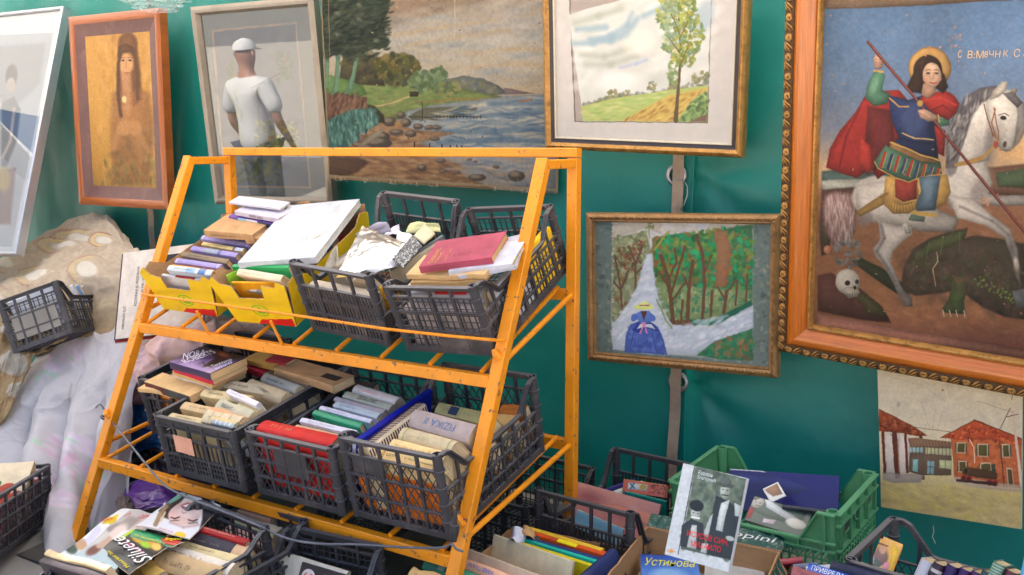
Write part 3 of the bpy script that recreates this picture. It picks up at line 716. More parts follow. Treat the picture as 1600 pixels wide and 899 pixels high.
# ------------------------------------------------------------------ books
def book(label, A, B, down, T, D, col, hard=True, text=None, tcol=(60, 50, 45), bands=(), pg=(205, 182, 145), cat='book', group='second-hand books for sale', gloss=False,
         round_=None, cover_text=None, face_art=None, seed=None, flip=False, name='book', th=.55, label_patch=None, wear=1.0, mk=True):
    """A-B: the spine's middle line, down: from spine to fore-edge, T thickness, D page width"""
    A = np.array(A, float); B = np.array(B, float); seed = seed if seed is not None else (abs(hash(tuple(np.round(A, 4))+(1,))) % 9999)
    r = random.Random(int(abs(A[0]*7919+A[1]*104729+A[2]*1299709)*10) % 99991)
    L = float(np.linalg.norm(B-A)); M = basis((A+B)/2, B-A, -np.array(down, float)); 
    M = M@Matrix.Translation((0, 0, -D))
    root = thing(name, label, cat, M, group)
    bl = (.30 if round_ is None else round_)*T*.5; ct = .0022 if hard else .0009; ov = .003 if hard else .0003
    def prof(half, drop, t0, bul):
        pts = [(-half, t0)]
        pts.append((-half, D-bul-.001))
        for k in range(1, 8):
            a = math.pi*(1-k/8); pts.append((half*math.cos(a), D-bul-drop+bul*math.sin(a)))
        pts.append((half, D-bul-.001)); pts.append((half, t0)); return pts
    nx = 7; ph = r.uniform(0, 6); am = .0012*wear if not hard else .0005*wear
    skew = r.uniform(-1, 1)*.0025*wear
    def sweep(mb, pts, x0, x1, closed, mi=0, capm=None):
        k = len(pts); vs = []
        for i in range(nx):
            x = x0+(x1-x0)*i/(nx-1)
            for (y, z) in pts: vs.append((x, y+am*math.sin(i*1.3+ph)+skew*(1-z/D), z+am*.5*math.sin(i*1.9+ph)))
        fs = []
        for i in range(nx-1):
            for j in range(k if closed else k-1):
                fs.append((i*k+j, (i+1)*k+j, (i+1)*k+(j+1) % k, i*k+(j+1) % k))
        mb.add(vs, fs, mi)
        return k
    h = T/2; outer = prof(h, 0, 0, bl); inner = prof(h-ct, ct, 0, bl)
    ring = outer+list(reversed(inner)); k = len(ring); m2 = len(outer)
    mb = MB(); sweep(mb, ring, -L/2, L/2, True)
    n0 = 0
    for i, e in ((0, 1), (nx-1, -1)):          # end caps of the board section
        for j in range(m2-1):
            q = (i*k+j, i*k+j+1, i*k+k-2-j, i*k+k-1-j); mb.f.append(q if e > 0 else tuple(reversed(q))); mb.m.append(0)
    co = mb.build('cover', cover(col, gloss=gloss), root); smooth_by_angle(co, 35)
    pb = [(-h+ct+.0002, ov+.002), (-h+ct+.0002, D-bl-.002)]+[((h-ct-.0004)*math.cos(math.pi*(1-q/6)), D-bl-ct-.0012+bl*.9*math.sin(math.pi*(1-q/6))) for q in range(1, 6)]+[(h-ct-.0002, D-bl-.002), (h-ct-.0002, ov+.002), (h*.5, ov), (-h*.5, ov)] if False else \
         [(-h+ct+.0002, ov), (-h+ct+.0002, D-bl-.002)]+[((h-ct-.0004)*math.cos(math.pi*(1-q/6)), D-bl-ct-.0012+bl*.9*math.sin(math.pi*(1-q/6))) for q in range(1, 6)]+[(h-ct-.0002, D-bl-.002), (h-ct-.0002, ov)]
    mb = MB(); kk = len(pb); sweep(mb, pb, -L/2+ov, L/2-ov, True)
    mb.f.append(tuple(range(kk))); mb.m.append(0); mb.f.append(tuple(reversed(range((nx-1)*kk, nx*kk)))); mb.m.append(0)
    o = mb.build('pages', paper(pg), root); smooth_by_angle(o, 35)
    sg = -1 if flip else 1; X = np.array([sg, 0, 0.]); Yv = np.array([0, sg, 0.])
    zt = D+.0007
    if bands:
        mb = MB()
        for (u, wd, c) in bands:
            mats_ = c
        keys = []; 
        for (u, wd, c) in bands:
            if c not in keys: keys.append(c)
        for (u, wd, c) in bands:
            x0 = -L/2+L*u; vs = []
            pr = [(y, z) for y, z in outer[1:-1]]
            for x in (x0, x0+wd*L):
                for y, z in pr: vs.append((x, y*1.01, z+.0005+am*.5))
            q = len(pr); mb.add(vs, [(j, q+j, q+j+1, j+1) for j in range(q-1)], keys.index(c))
        mb.build('spine_band', [cover(c, gloss=gloss) for c in keys], root)
    faint = (not text) and (not mk) and T >= .018 and not gloss and r.random() < .6
    if faint: mk = True; tcol = tuple(int(q*.72) for q in col)
    if text or (mk and T > .012):
        mb = MB(); th_ = T*th
        if text:
            n = len(text); wd = min(L*.8, th_*n*.62); put_text(mb, text, (-X*wd/2)+np.array([0, 0, zt+.0006])-Yv*th_/2, X, Yv, wd, th_)
        else:
            wd = L*r.uniform(.28, .5); marks(mb, X*(-L*.35)+np.array([0, 0, zt+.0004])-Yv*th_*.25, X, Yv, wd, th_*.42, seed=int(r.random()*9999))
        if mb.v: mb.build('lettering', cover(tcol, worn=False), root)
    if label_patch:
        u0, u1, c = label_patch; mb = MB(); mb.add([(-L/2+L*u0, -T*.33, zt+.0008), (-L/2+L*u1, -T*.33, zt+.0008), (-L/2+L*u1, T*.33, zt+.0008), (-L/2+L*u0, T*.33, zt+.0008)], [(0, 1, 2, 3)])
        mb.build('spine_label', cover(c, worn=False), root)
    if (faint or mk) and hard and D > .1 and T > .01:                 # faint title block stamped on the boards
        mb = MB(); tl = tuple(int(q*.75) for q in col)
        for s_ in (-1, 1):
            for q in range(r.choice((1, 2, 3))): marks(mb, (-s_*-1*L*.16 if s_ < 0 else L*.16, s_*(h+.0009), D*(.74-.07*q)), (-s_, 0, 0), (0, 0, 1), L*r.uniform(.18, .3), .009, seed=q)
        mb.build('title_block', cover(tl, worn=False), root)
    root['_dims'] = (L, T, D)
    return root
def row(P, zl, items):
    """spine-up books standing across a crate: (label, x1,y1,x2,y2, T, D, lean, colour, kw)"""
    for it in items:
        lab, x1, y1, x2, y2, T, D, lean, col = it[:9]; kw = it[9] if len(it) > 9 else {}
        z = kw.pop('z', zl)
        A = P.hit(x1, y1, z); B = P.hit(x2, y2, z)
        a = math.radians(lean); dn = P.D((0, math.sin(a), -math.cos(a)))
        la = P.R.T@(A-P.o); lb = P.R.T@(B-P.o)                       # keep the book inside its crate
        y0 = .018+T*.5/max(.5, math.cos(a)); y1_ = P.d-.02-T*.5-D*math.sin(a)*.8
        la[0] = min(max(la[0], .024), P.w-.06); lb[0] = max(min(lb[0], P.w-.022), la[0]+.06)
        for q in (la, lb): q[1] = min(max(q[1], y0), max(y0, y1_)); q[2] = z
        D = min(D, (z-.012-T*.5*math.sin(a))/math.cos(a)); A = P.W(la); B = P.W(lb)
        book(lab, A, B, dn, T, D, col, **kw)
def quad_frame(P0, P1, P3):
    """frame of a flat thing from three of its corners: near-left, near-right, far-left"""
    X = nrm(P1-P0); N = nrm(np.cross(X, P3-P0)); Y = np.cross(N, X)
    return X, Y, N, float(np.linalg.norm(P1-P0)), float(np.dot(P3-P0, Y))
def flat_book(label, o, X, Y, w, d, T, col, **kw):
    """book lying with one cover up: o = near-left corner of its upper face, spine along the near edge"""
    o = np.array(o, float); X = nrm(X); Y = nrm(Y); N = nrm(np.cross(X, Y))
    A = o-N*T/2; B = A+X*w
    return book(label, A, B, Y, T, d, col, round_=kw.pop('round_', .1), **kw)
def lying(P, zl, label, pn, pr, pf, T, col, **kw):
    """a book lying on level zl of a crate, three corner sight points near-left, near-right, far-left"""
    a, b, c = P.hit(*pn, zl), P.hit(*pr, zl), P.hit(*pf, zl)
    X, Y, N, w, d = quad_frame(a, b, c)
    return flat_book(label, a, X, Y, w, abs(d), T, col, **kw)
def cover_art(root, side, fn, trace, mat=M_PRINT, res=1.6, base=(128,)*3, wob=0., seed=1, name='cover_picture', ins=.0):
    """picture on a book's cover; side -1: the face at -Y (upper face of a flat_book built along X,Y), trace = px corners (x=-L/2 spine), (x=L/2 spine), (x=L/2 fore), (x=-L/2 fore)"""
    L, T, D = root['_dims']; n, m = max(6, int(L*1000/res)), max(6, int(D*1000/res))
    xs = np.linspace(-L/2+ins, L/2-ins, n); zs = np.linspace(D-.001-ins, .001+ins, m); gx, gz = np.meshgrid(xs, zs)
    H = homog([(-L/2, D), (L/2, D), (L/2, 0), (-L/2, 0)], trace); X, Y = hmap(H, gx, gz)
    cv = Canvas(X, Y, base, seed, wob or .5); cv.vol = .35; fn(cv); cv.grain(.08, 40, 5)
    V = np.stack([gx, np.full_like(gx, side*(T/2+.0012)), gz], -1)
    return grid_obj(name, V, cv.linear(), mat, root)
def cover_text(root, side, items, trace):
    """lettering on a cover: (text, px baseline-left, px baseline-right, px height-up point, colour, shear)"""
    L, T, D = root['_dims']; H = homog(trace, [(-L/2, D), (L/2, D), (L/2, 0), (-L/2, 0)]); cols = {}
    for s, p0, p1, pu, c, sh in items:
        a, b, u = [np.array(hmap(H, *q)) for q in (p0, p1, pu)]
        to3 = lambda q: np.array([q[0], side*(T/2+.002), q[1]])
        A, B, U = to3(a), to3(b), to3(u); X = nrm(B-A); Zv = U-A; Zv = Zv-X*np.dot(X, Zv); h = np.linalg.norm(Zv)
        if np.cross(X, Zv)[1]*side < 0: A = A+Zv; Zv = -Zv          # never mirrored: the line reads the other way up
        mb = cols.setdefault(c, MB()); put_text(mb, s, A, X, Zv/h, float(np.linalg.norm(B-A)), h, shear=sh)
    for c, mb in cols.items(): mb.build('lettering', cover(c, worn=False), root)
CREAM = (214, 196, 160); TAN = (186, 158, 126); BEIGE = (205, 185, 160); GREYB = (168, 168, 160); PURP = (158, 148, 196); WHITE = (215, 212, 215)
DK = (58, 50, 48)
# --- leftmost yellow box
row(K['Y1'], .20, [
 ('white paperback with a dark red block, at the front of the leftmost yellow box', 250,431, 300,447, .014,.13,12, (214,210,206), dict(z=.165, bands=[(.35,.5,(150,50,45))], mk=False)),
 ('thick paperback with a blue and white patterned spine in the leftmost yellow box', 256,422, 326,434, .030,.18,25, (196,202,210), dict(bands=[(.42,.2,(150,175,200)),(.7,.16,(96,120,165))], gloss=True)),
 ('thin orange edged book between the patterned and the purple spine, leftmost yellow box', 269,414, 340,424, .010,.18,20, (214,152,72), dict(mk=False)),
 ('purple spined hardback lying foremost of the four purple ones', 274,406, 353,417, .026,.18,22, PURP, dict(bands=[(.03,.02,(205,200,225)),(.93,.02,(205,200,225))], tcol=(205,200,225))),
 ('worn grey brown hardback between two purple spined books', 284,396, 360,409, .026,.18,25, (134,118,98), {}),
 ('purple spined hardback with a wide grey band on its middle', 299,387, 377,399, .026,.18,22, PURP, dict(bands=[(.28,.3,(158,164,180)),(.60,.06,(110,116,140))], tcol=(220,215,235))),
 ('cream spined book with white and blue end labels in the leftmost yellow box', 316,380, 384,391, .020,.18,20, (222,196,142), dict(bands=[(.75,.05,(120,110,150)),(.82,.16,(205,212,225))])),
 ('purple spined hardback right under the torn brown wrapped book', 315,370, 395,383, .026,.18,22, PURP, dict(bands=[(.03,.02,(205,200,225)),(.93,.02,(205,200,225))], tcol=(70,60,110))),
 ('pale paperback just behind the last purple spined hardback', 335,363, 408,375, .020,.18,18, (206,196,198), {}),
])
P = K['Y1']
r_ = lying(P, .275, 'tattered book in brown wrapping paper lying on the purple spined books', (318,360), (394,367), (330,333), .034, (190,152,114), pg=(190,160,125), wear=2.5)
lying(P, .255, 'thick cream book half hidden under the large white album', (382,372), (430,372), (398,340), .03, (196,160,122), pg=(196,166,128))
b_ = lying(P, .285, 'purple and pale blue paperback lying behind the brown wrapped book', (357,338), (424,350), (376,325), .024, (112,84,160), gloss=True, bands=[(.22,.2,(150,196,220)),(.42,.25,(222,222,226)),(.70,.28,(50,62,90))], text='Nomads', tcol=(150,100,170), pg=(200,160,110))
lying(P, .315, 'white lettered paperback second from the top of the stack in the leftmost yellow box', (366,330), (434,342), (384,316), .022, (196,190,204), text='SUPPLY AREN', tcol=(80,60,80), pg=(205,170,120))
lying(P, .335, 'thin white book topmost on the stack at the back of the leftmost yellow box', (357,316), (437,326), (372,306), .010, (206,202,210), mk=False)
# --- large white album and second yellow box
P = K['Y2']
root = lying(P, .235, 'large white album lying across the second yellow box', (371,411), (492,402), (477,319),   .030, (198,200,206), mk=False, pg=(225,222,214), wear=.2)
mb = MB(); L_, T_, D_ = root['_dims']
for i in range(4): marks(mb, (L_*.08, T_/2+.0015, D_*(.80-.035*i)), (1, 0, 0), (0, 0, 1), L_*.18, .006, seed=i)
mb.add([(L_*.26, T_/2+.0016, D_*.70), (L_*.36, T_/2+.0016, D_*.60), (L_*.34, T_/2+.0016, D_*.66)], [(0, 1, 2)])
mb.build('lettering', cover((186, 178, 130), worn=False), root)
row(P, .19, [
 ('green ring folder standing across the second yellow box', 360,414, 452,416, .022,.17,6, (26,142,82), dict(mk=False, gloss=True, z=.215)),
 ('light green booklet leaning at the left end of the green folder', 350,430, 364,412, .006,.15,3, (140,185,70), dict(mk=False, hard=False, z=.20)),
 ('thick cream book with an orange cover in the second yellow box', 371,424, 436,438, .030,.16,35, (226,212,184), dict(mk=False, z=.205)),
 ('thin orange paperback across the front of the second yellow box', 362,441, 431,441, .010,.15,15, (224,160,60), dict(mk=False, z=.18)),
 ('brown striped paperback inside the cut front of the second yellow box', 361,447, 416,452, .028,.10,30, (150,140,130), dict(z=.145, bands=[(.2,.15,(70,66,72)),(.55,.2,(214,206,196))], mk=False)),
])
for (x, y, c, lb) in ((522,356,(150,70,60),'red topped book'), (514,366,(196,170,140),'cream topped book'), (505,376,(60,110,120),'teal edged book'), (497,388,(205,196,190),'white topped book')):
    A = P.hit(x-22, y+10, .17); B = P.hit(x+8, y-6, .17)
    book(lb+' in the gap between the white album and the crate of papers', A, B, P.D((0, .2, -1)), .03, .15, c)
# --- crate of papers
P = K['B1']
def sheet(label, pts, zl, col, cat='paper sheet', name='paper_sheet', bend=.02, P=P, seed=1, n=9, mat=None, group=None, t=.0006, paint=None):
    q = [P.hit(x, y, z) for (x, y), z in zip(pts, zl if hasattr(zl, '__len__') else [zl]*4)]
    u = np.linspace(0, 1, n)[None, :, None]; v = np.linspace(0, 1, n)[:, None, None]
    V = (q[0]*(1-u)+q[1]*u)*(1-v)+(q[3]*(1-u)+q[2]*u)*v
    nn = nrm(np.cross(q[1]-q[0], q[3]-q[0])); nn = nn if nn[2] > 0 else -nn
    V = V+nn*((vnoise(n, n, (2, 2), seed, 2)-.5)*bend*2+bend*.7*np.sin(u[..., 0]*3.1))[..., None]
    c = V.mean((0, 1)); C = None
    if paint:
        m = 50; u2 = np.linspace(0, n-1.001, m); i = u2.astype(int); f = u2-i
        Vr = V[i]*(1-f)[:, None, None]+V[i+1]*f[:, None, None]; V = Vr[:, i]*(1-f)[None, :, None]+Vr[:, i+1]*f[None, :, None]
        gx, gy = np.meshgrid(np.linspace(0, 1, m), np.linspace(0, 1, m)); cv = Canvas(gx*100, gy*100, col, seed); paint(cv); C = cv.linear()
    o = grid_obj(name, V-c, C, mat or (M_PRINT if paint else cover(col)), None); o.location = c
    md = o.modifiers.new('thickness', 'SOLIDIFY'); md.thickness = t; md.offset = -1
    return tag(o, label, cat, group)
LP_ = 'loose papers in the crate of papers'
sheet('curled white sheet standing at the front left of the crate of papers', [(503,425),(532,420),(527,384),(521,388)], [.22,.22,.30,.30], (206,200,188), bend=.02, seed=4, group=LP_)
sheet('lilac white printed sheet beside the back left rim of the crate of papers', [(560,372),(612,364),(604,346),(556,366)], [.20,.22,.27,.25], (206,198,216), bend=.01, seed=5, group=LP_)
sheet('white folded sheet under the dark corner post, back of the crate of papers', [(596,372),(625,366),(624,352),(604,362)], .21, (205,200,214), bend=.006, seed=6, group=LP_)
sheet('large white sheet on top of the crate of papers', [(548,436),(612,424),(640,392),(592,376)], [.24,.25,.24,.26], (215,215,220), bend=.022, seed=7, group=LP_)
sheet('white sheet with a ragged corner under the patterned booklet', [(610,396),(640,392),(646,370),(622,362)], [.25,.25,.25,.24], (218,216,222), bend=.012, seed=9, group=LP_)
sheet('yellowed paper strip under the clear plastic bag', [(524,432),(545,436),(586,392),(570,386)], [.235,.235,.24,.24], (222,186,118), bend=.008, seed=11, group=LP_)
sheet('pale yellow notebook page at the back of the crate of papers', [(634,366),(690,364),(686,350),(640,348)], [.24,.24,.27,.27], (214,210,164), bend=.012, seed=13, group=LP_)
def ply(cv):
    cv.dabs([(0,0),(100,0),(100,100),(0,100)], [(205,205,200),(170,172,172)], 260, 3.0, .9, .5)
sheet('black and white marbled booklet at the right rim of the crate of papers', [(613,406),(630,420),(660,386),(645,370)], [.265,.255,.26,.265], (46,50,58), cat='booklet', name='booklet', bend=.002, seed=15, paint=ply, t=.006)
sheet('stained cream booklet behind the black and white marbled one', [(646,371),(662,383),(680,366),(664,352)], [.262,.252,.262,.275], (205,194,166), cat='booklet', name='booklet', bend=.004, seed=16, t=.006)
row(P, .235, [
 ('dark grey edged book along the right rim of the crate of papers', 634,424, 694,368, .012,.18,0, (112,116,122), dict(mk=False, hard=False)),
 ('cream worn paperback along the right rim of the crate of papers', 627,426, 690,380, .014,.18,0, (190,180,158), dict(mk=False, hard=False, z=.225)),
 ('orange yellow paperback deep in the right front of the crate of papers', 594,448, 612,444, .02,.15,10, (224,170,60), dict(mk=False, z=.20)),
 ('dark open box file at the back of the crate of papers', 645,372, 680,366, .03,.15,10, (52,48,52), dict(mk=False, z=.24)),
 ('brown paperback seen through the front slots of the crate of papers', 500,470, 560,486, .03,.12,5, (176,150,126), dict(z=.15)),
 ('white paperback seen through the front slots of the crate of papers', 510,448, 590,470, .03,.15,5, (200,196,190), dict(z=.18)),
 ('beige paperback at the middle of the crate of papers', 545,428, 600,440, .04,.18,5, (196,176,150), dict(z=.205)),
])
book('beige book lying flat behind the front slots of the crate of papers', P.W((.03,.05,.20)), P.W((.36,.05,.20)), P.D((0,.06,-1)), .04, .18, (190,176,160), mk=False)
book('printed grey book standing behind the left slots of the crate of papers', P.W((.03,.15,.19)), P.W((.03,.42,.19)), P.D((0,0,-1)), .03, .17, (160,150,140), mk=False)
# clear plastic bag: thin crumpled film over the papers
def film(label, pts, P, zl, seed, amp, mat, n=46, ridge=.012, name='plastic_bag', cat='plastic bag'):
    q = [P.hit(x, y, z) if P else None for (x, y), z in zip(pts, zl)]
    u = np.linspace(0, 1, n)[None, :, None]; v = np.linspace(0, 1, n)[:, None, None]
    V = (q[0]*(1-u)+q[1]*u)*(1-v)+(q[3]*(1-u)+q[2]*u)*v
    a = vnoise(n, n, (5, 5), seed, 4); b = np.abs(vnoise(n, n, (4, 6), seed+1, 3)-.5)
    V[..., 2] += (a-.4)*amp-b*ridge*4+.02*np.sin(u[..., 0]*3.14)*np.sin(v[..., 0]*3.14)+.012
    c = V.mean((0, 1)); o = grid_obj(name, V-c, None, mat); o.location = c
    return tag(o, label, cat)
def film_mat():
    m = bpy.data.materials.new('clear_film'); m.use_nodes = True; N = m.node_tree.nodes; L = m.node_tree.links; N.clear()
    t = N.new('ShaderNodeBsdfTransparent'); g = N.new('ShaderNodeBsdfGlossy'); g.inputs['Roughness'].default_value = .28
    d = N.new('ShaderNodeBsdfDiffuse'); d.inputs['Color'].default_value = (.75, .78, .82, 1)
    f = N.new('ShaderNodeFresnel'); f.inputs[0].default_value = 1.25; m1 = N.new('ShaderNodeMixShader'); m2 = N.new('ShaderNodeMixShader'); m1.inputs[0].default_value = .22
    o = N.new('ShaderNodeOutputMaterial'); L.new(t.outputs[0], m1.inputs[1]); L.new(d.outputs[0], m1.inputs[2]); L.new(f.outputs[0], m2.inputs[0]); L.new(m1.outputs[0], m2.inputs[1]); L.new(g.outputs[0], m2.inputs[2]); L.new(m2.outputs[0], o.inputs[0])
    return m
M_FILM = film_mat()
film('clear crumpled plastic bag spread over the papers in the dark crate', [(526,434),(600,424),(634,384),(566,358)], P, [.26,.27,.27,.25], 3, .016, M_FILM, ridge=.003)
# --- crate with the maroon book
P = K['C1']
row(P, .22, [
 ('grey hardback with a slate spine under the pile in the maroon book crate', 640,440, 740,444, .04,.18,10, (128,132,142), dict(z=.21, mk=False)),
])
def inside(label, a, b, down, T, D, col, **kw): return book(label, P.W(a), P.W(b), P.D(down), T, D, col, **kw)
inside('speckled pale book block standing just inside the front grid of the maroon book crate', (.03,.052,.17), (.36,.052,.17), (0,.05,-1), .05, .155, (176,164,160), mk=False)
inside('red topped grey hardback behind the speckled block, maroon book crate', (.04,.105,.205), (.35,.105,.205), (0,.1,-1), .045, .17, (150,150,160), bands=[(.35,.45,(190,60,60))], mk=False)
inside('white booklet standing inside the right grid of the maroon book crate', (.372,.10,.20), (.372,.34,.20), (0,0,-1), .02, .17, (196,196,202), mk=False)
inside('yellow cream booklet at the far end of the right grid, maroon book crate', (.372,.36,.21), (.372,.56,.21), (0,0,-1), .025, .18, (220,180,70), mk=False)
ST = 'old books piled under the maroon book'
lying(P, .245, 'thin cream booklet lowest in the pile under the maroon book', (633,451), (740,444), (665,425), .010, (214,196,160), mk=False, hard=False, group=ST)
lying(P, .262, 'coverless yellowed book in the pile, directly on the thin cream booklet', (641,442), (752,440), (668,412), .020, (205,166,118), pg=(206,166,116), mk=False, hard=False, group=ST, wear=2)
lying(P, .285, 'wavy tan paperback in the pile, third below the maroon book', (635,430), (757,430), (667,402), .020, (206,172,130), pg=(198,160,112), mk=False, hard=False, group=ST, wear=3)
lying(P, .300, 'grey white paperback sticking out right from under the maroon book', (700,424), (800,412), (718,386), .018, (196,196,206), pg=(205,176,130), mk=False, group=ST)
lying(P, .285, 'pale grey magazine sticking out furthest right beneath the maroon book', (716,432), (806,416), (726,384), .014, (186,186,198), pg=(206,196,176), mk=False, hard=False, group=ST)
root = lying(P, .325, 'faded maroon hardback lying on top of the rightmost crate, top tier', (654,417), (768,402), (683,376), .028, (158,76,92), pg=(196,156,104), mk=False)
cover_text(root, 1, [('GUIDELINES', (676,412), (690,388), (670,411), (196,152,96), 0), ('ITALIC', (684,411), (694,394), (679,411), (196,152,96), 0), ('HISTORY', (699,408), (708,389), (695,408), (186,132,90), 0)], [(654,417), (768,402), (784,363), (680,376)])
# --- small black crate at the back left, middle tier
P = K['Z2']
lying(P, .275, 'coverless tan book with a dark spine strip on the small black crate', (226,597), (296,620), (250,583), .034, (205,172,126), pg=(214,178,128), mk=False, hard=False, wear=2, bands=[(0,.45,(96,44,38)),(.45,.55,(70,66,62))])
lying(P, .255, 'smaller folded tan book at the front left of the small black crate', (214,606), (284,618), (232,596), .018, (214,178,132), pg=(220,180,130), mk=False, hard=False, wear=3)
row(P, .22, [
 ('first orange tan book standing behind the front slots of the small black crate', 215,622, 262,634, .05,.18,0, (206,128,66), dict(mk=False)),
 ('second orange tan book standing behind the front slots of the small black crate', 258,634, 300,642, .05,.18,0, (214,140,76), dict(mk=False)),
])
lying(P, .27, 'dusty pink paperback under the novel pile, left of the brown spines', (262,592), (300,598), (282,577), .014, (166,96,128), mk=False)
lying(P, .28, 'dark paperback with a yellow and red cover sticking out of the novel pile', (282,588), (318,606), (296,572), .016, (40,52,66), mk=False, bands=[(.1,.5,(196,110,50))])
for k, (z, T, c, lb, dx, dy) in enumerate(((.285,.022,(206,200,196),'white paperback at the bottom of the novel pile on the small black crate',2,20),
        (.305,.020,(205,172,120),'yellowed paperback third from the top of the novel pile',3,14),
        (.325,.022,(196,60,80),'red and white paperback just under the purple covered novel',4,9))):
    lying(P, z, lb, (266+dx,566+dy), (328+dx,586+dy), (313+dx,542+dy), T, c, mk=False, hard=False, pg=(206,178,132), group='paperbacks of the novel pile')
root = lying(P, .36, 'purple and black covered novel with white lettering on top of its pile', (264,566), (328,584), (313,540), .032, (60,44,80), hard=False, pg=(212,180,132), mk=False, gloss=True)
tr = [(264,566), (328,584), (376,549), (313,540)]
def novel(cv):
    cv.grad([(540,(30,24,34)),(556,(64,50,96)),(570,(150,130,190)),(584,(186,160,190))], noise=8)
    cv.poly([(318,542),(345,545),(372,548),(360,556),(330,572),(322,570),(312,572),(330,556)], (22,20,28), soft=3)
    cv.ell(341,549,10,3,(190,90,50),.2,soft=4,a=.8); cv.line([(313,562),(318,570),(326,560)],2,(24,22,30))
cover_art(root, 1, novel, tr, res=2)
cover_text(root, 1, [('NORA', (284,560), (315,551), (280,553), (226,222,232), 0), ('ROBERTS', (288,567), (330,547), (284,561), (226,222,232), 0),
                     ('Sezona', (330,572), (358,556), (326,568), (214,214,236), .3), ('smrti', (337,576), (362,560), (333,572), (214,214,236), .3)], tr)
BR = 'brown gilt books leaning in a row behind the novel pile'
row(P, .255, [
 ('brown book with red spine ribs, lower left of the leaning row behind the novel pile', 322,618, 352,596, .045,.12,35, (126,84,48), dict(bands=[(.06,.1,(130,50,50)),(.6,.08,(130,50,50))], mk=False, group=BR)),
 ('brown book with a gilt block amid the leaning row behind the novel pile', 342,610, 368,590, .045,.12,35, (140,94,52), dict(bands=[(.05,.1,(130,50,50)),(.8,.08,(150,60,60))], mk=False, group=BR)),
 ('reddish brown book at the right end of the leaning row behind the novel pile', 360,603, 384,586, .045,.12,35, (130,70,50), dict(mk=False, group=BR)),
 ('rolled brown paper scroll shaped booklet behind the leaning brown books', 372,590, 392,575, .035,.10,20, (176,140,104), dict(mk=False, hard=False, round_=1.8, wear=3)),
])
lying(P, .27, 'small red gilt edged book at the back right of the novel pile', (384,573), (410,583), (396,564), .03, (150,40,56), mk=False)
lying(P, .30, 'mustard spined book lying across the back beneath the middle bar', (380,561), (428,573), (396,548), .022, (176,140,84), mk=True)
lying(P, .31, 'dark red book beside the mustard one beneath the middle bar', (414,562), (446,568), (422,552), .022, (140,44,54), mk=False)
# --- ribbed crate
P = K['A2']
row(P, .262, [
 ('cream block at the very front of the ribbed black crate', 298,672, 342,682, .03,.22,30, (206,186,140), dict(mk=False)),
 ('small book with a striped grey blue spine near the front of the ribbed crate', 313,666, 352,678, .020,.18,25, (160,168,176), dict(bands=[(.2,.06,(200,204,206)),(.4,.06,(200,204,206)),(.6,.06,(200,204,206)),(.8,.06,(200,204,206))], mk=False, round_=.8)),
 ('wide cream spined book with faint panels near the front of the ribbed crate', 310,653, 382,673, .058,.23,32, (206,190,162), dict(bands=[(.2,.02,(170,150,120)),(.45,.02,(170,150,120)),(.7,.02,(170,150,120))], mk=False, wear=2)),
 ('faded orange paperback between two pale books in the ribbed crate', 328,640, 412,664, .036,.23,30, (222,166,128), dict(hard=False, mk=False, wear=2)),
 ('worn grey paperback with a long title on its spine in the ribbed crate', 340,629, 424,656, .050,.23,30, (188,182,160), dict(hard=False, wear=2.5, tcol=(70,80,90), th=.8)),
 ('yellowed paperback with a red rear cover in the ribbed crate', 374,628, 444,650, .034,.20,25, (212,188,140), dict(hard=False, mk=False, wear=2)),
 ('white narrow book standing highest across the middle of the ribbed crate', 355,610, 448,640, .022,.22,25, (220,216,222), dict(z=.29, tcol=(120,120,150), pg=(210,205,200))),
 ('large tan grey cloth bound book in the ribbed crate, just behind the white one', 385,599, 472,626, .062,.22,38, (172,158,134), dict(round_=.7, mk=True)),
 ('grey blue cloth bound book in the ribbed crate, behind the large tan one', 410,588, 494,613, .048,.22,34, (158,158,152), dict(round_=.7)),
 ('narrow tan book in front of the brown one with the black label', 430,580, 512,602, .028,.22,25, (176,156,130), dict(mk=False)),
])
inside('cream paperback filling the front left corner of the ribbed black crate', (.035,.045,.235), (.30,.05,.235), (0,.25,-1), .034, .2, (202,184,146), hard=False)
inside('pale tan book with its pages up, just behind the front rim of the ribbed crate', (.05,.10,.255), (.34,.115,.25), (0,.35,-1), .040, .22, (196,170,134), hard=False)
inside('yellowed cream book leaning in the middle left of the ribbed crate', (.04,.21,.262), (.30,.22,.262), (0,.4,-1), .045, .22, (210,190,150), hard=False)
inside('grey beige book on the left side of the white one in the ribbed crate', (.04,.30,.265), (.33,.31,.26), (0,.4,-1), .045, .22, (176,166,146))
root = lying(P, .285, 'brown cloth book with a black label lying at the back of the ribbed crate', (428,575), (520,603), (446,556), .035, (176,142,110), mk=False, wear=1.5)
L_, T_, D_ = root['_dims']; mb = MB()
mb.add([(L_*.18, T_/2+.0012, D_*.35), (L_*.44, T_/2+.0012, D_*.35), (L_*.44, T_/2+.0012, D_*.7), (L_*.18, T_/2+.0012, D_*.7)], [(0, 1, 2, 3)]); mb.build('cover_label', cover((44, 36, 32)), root)
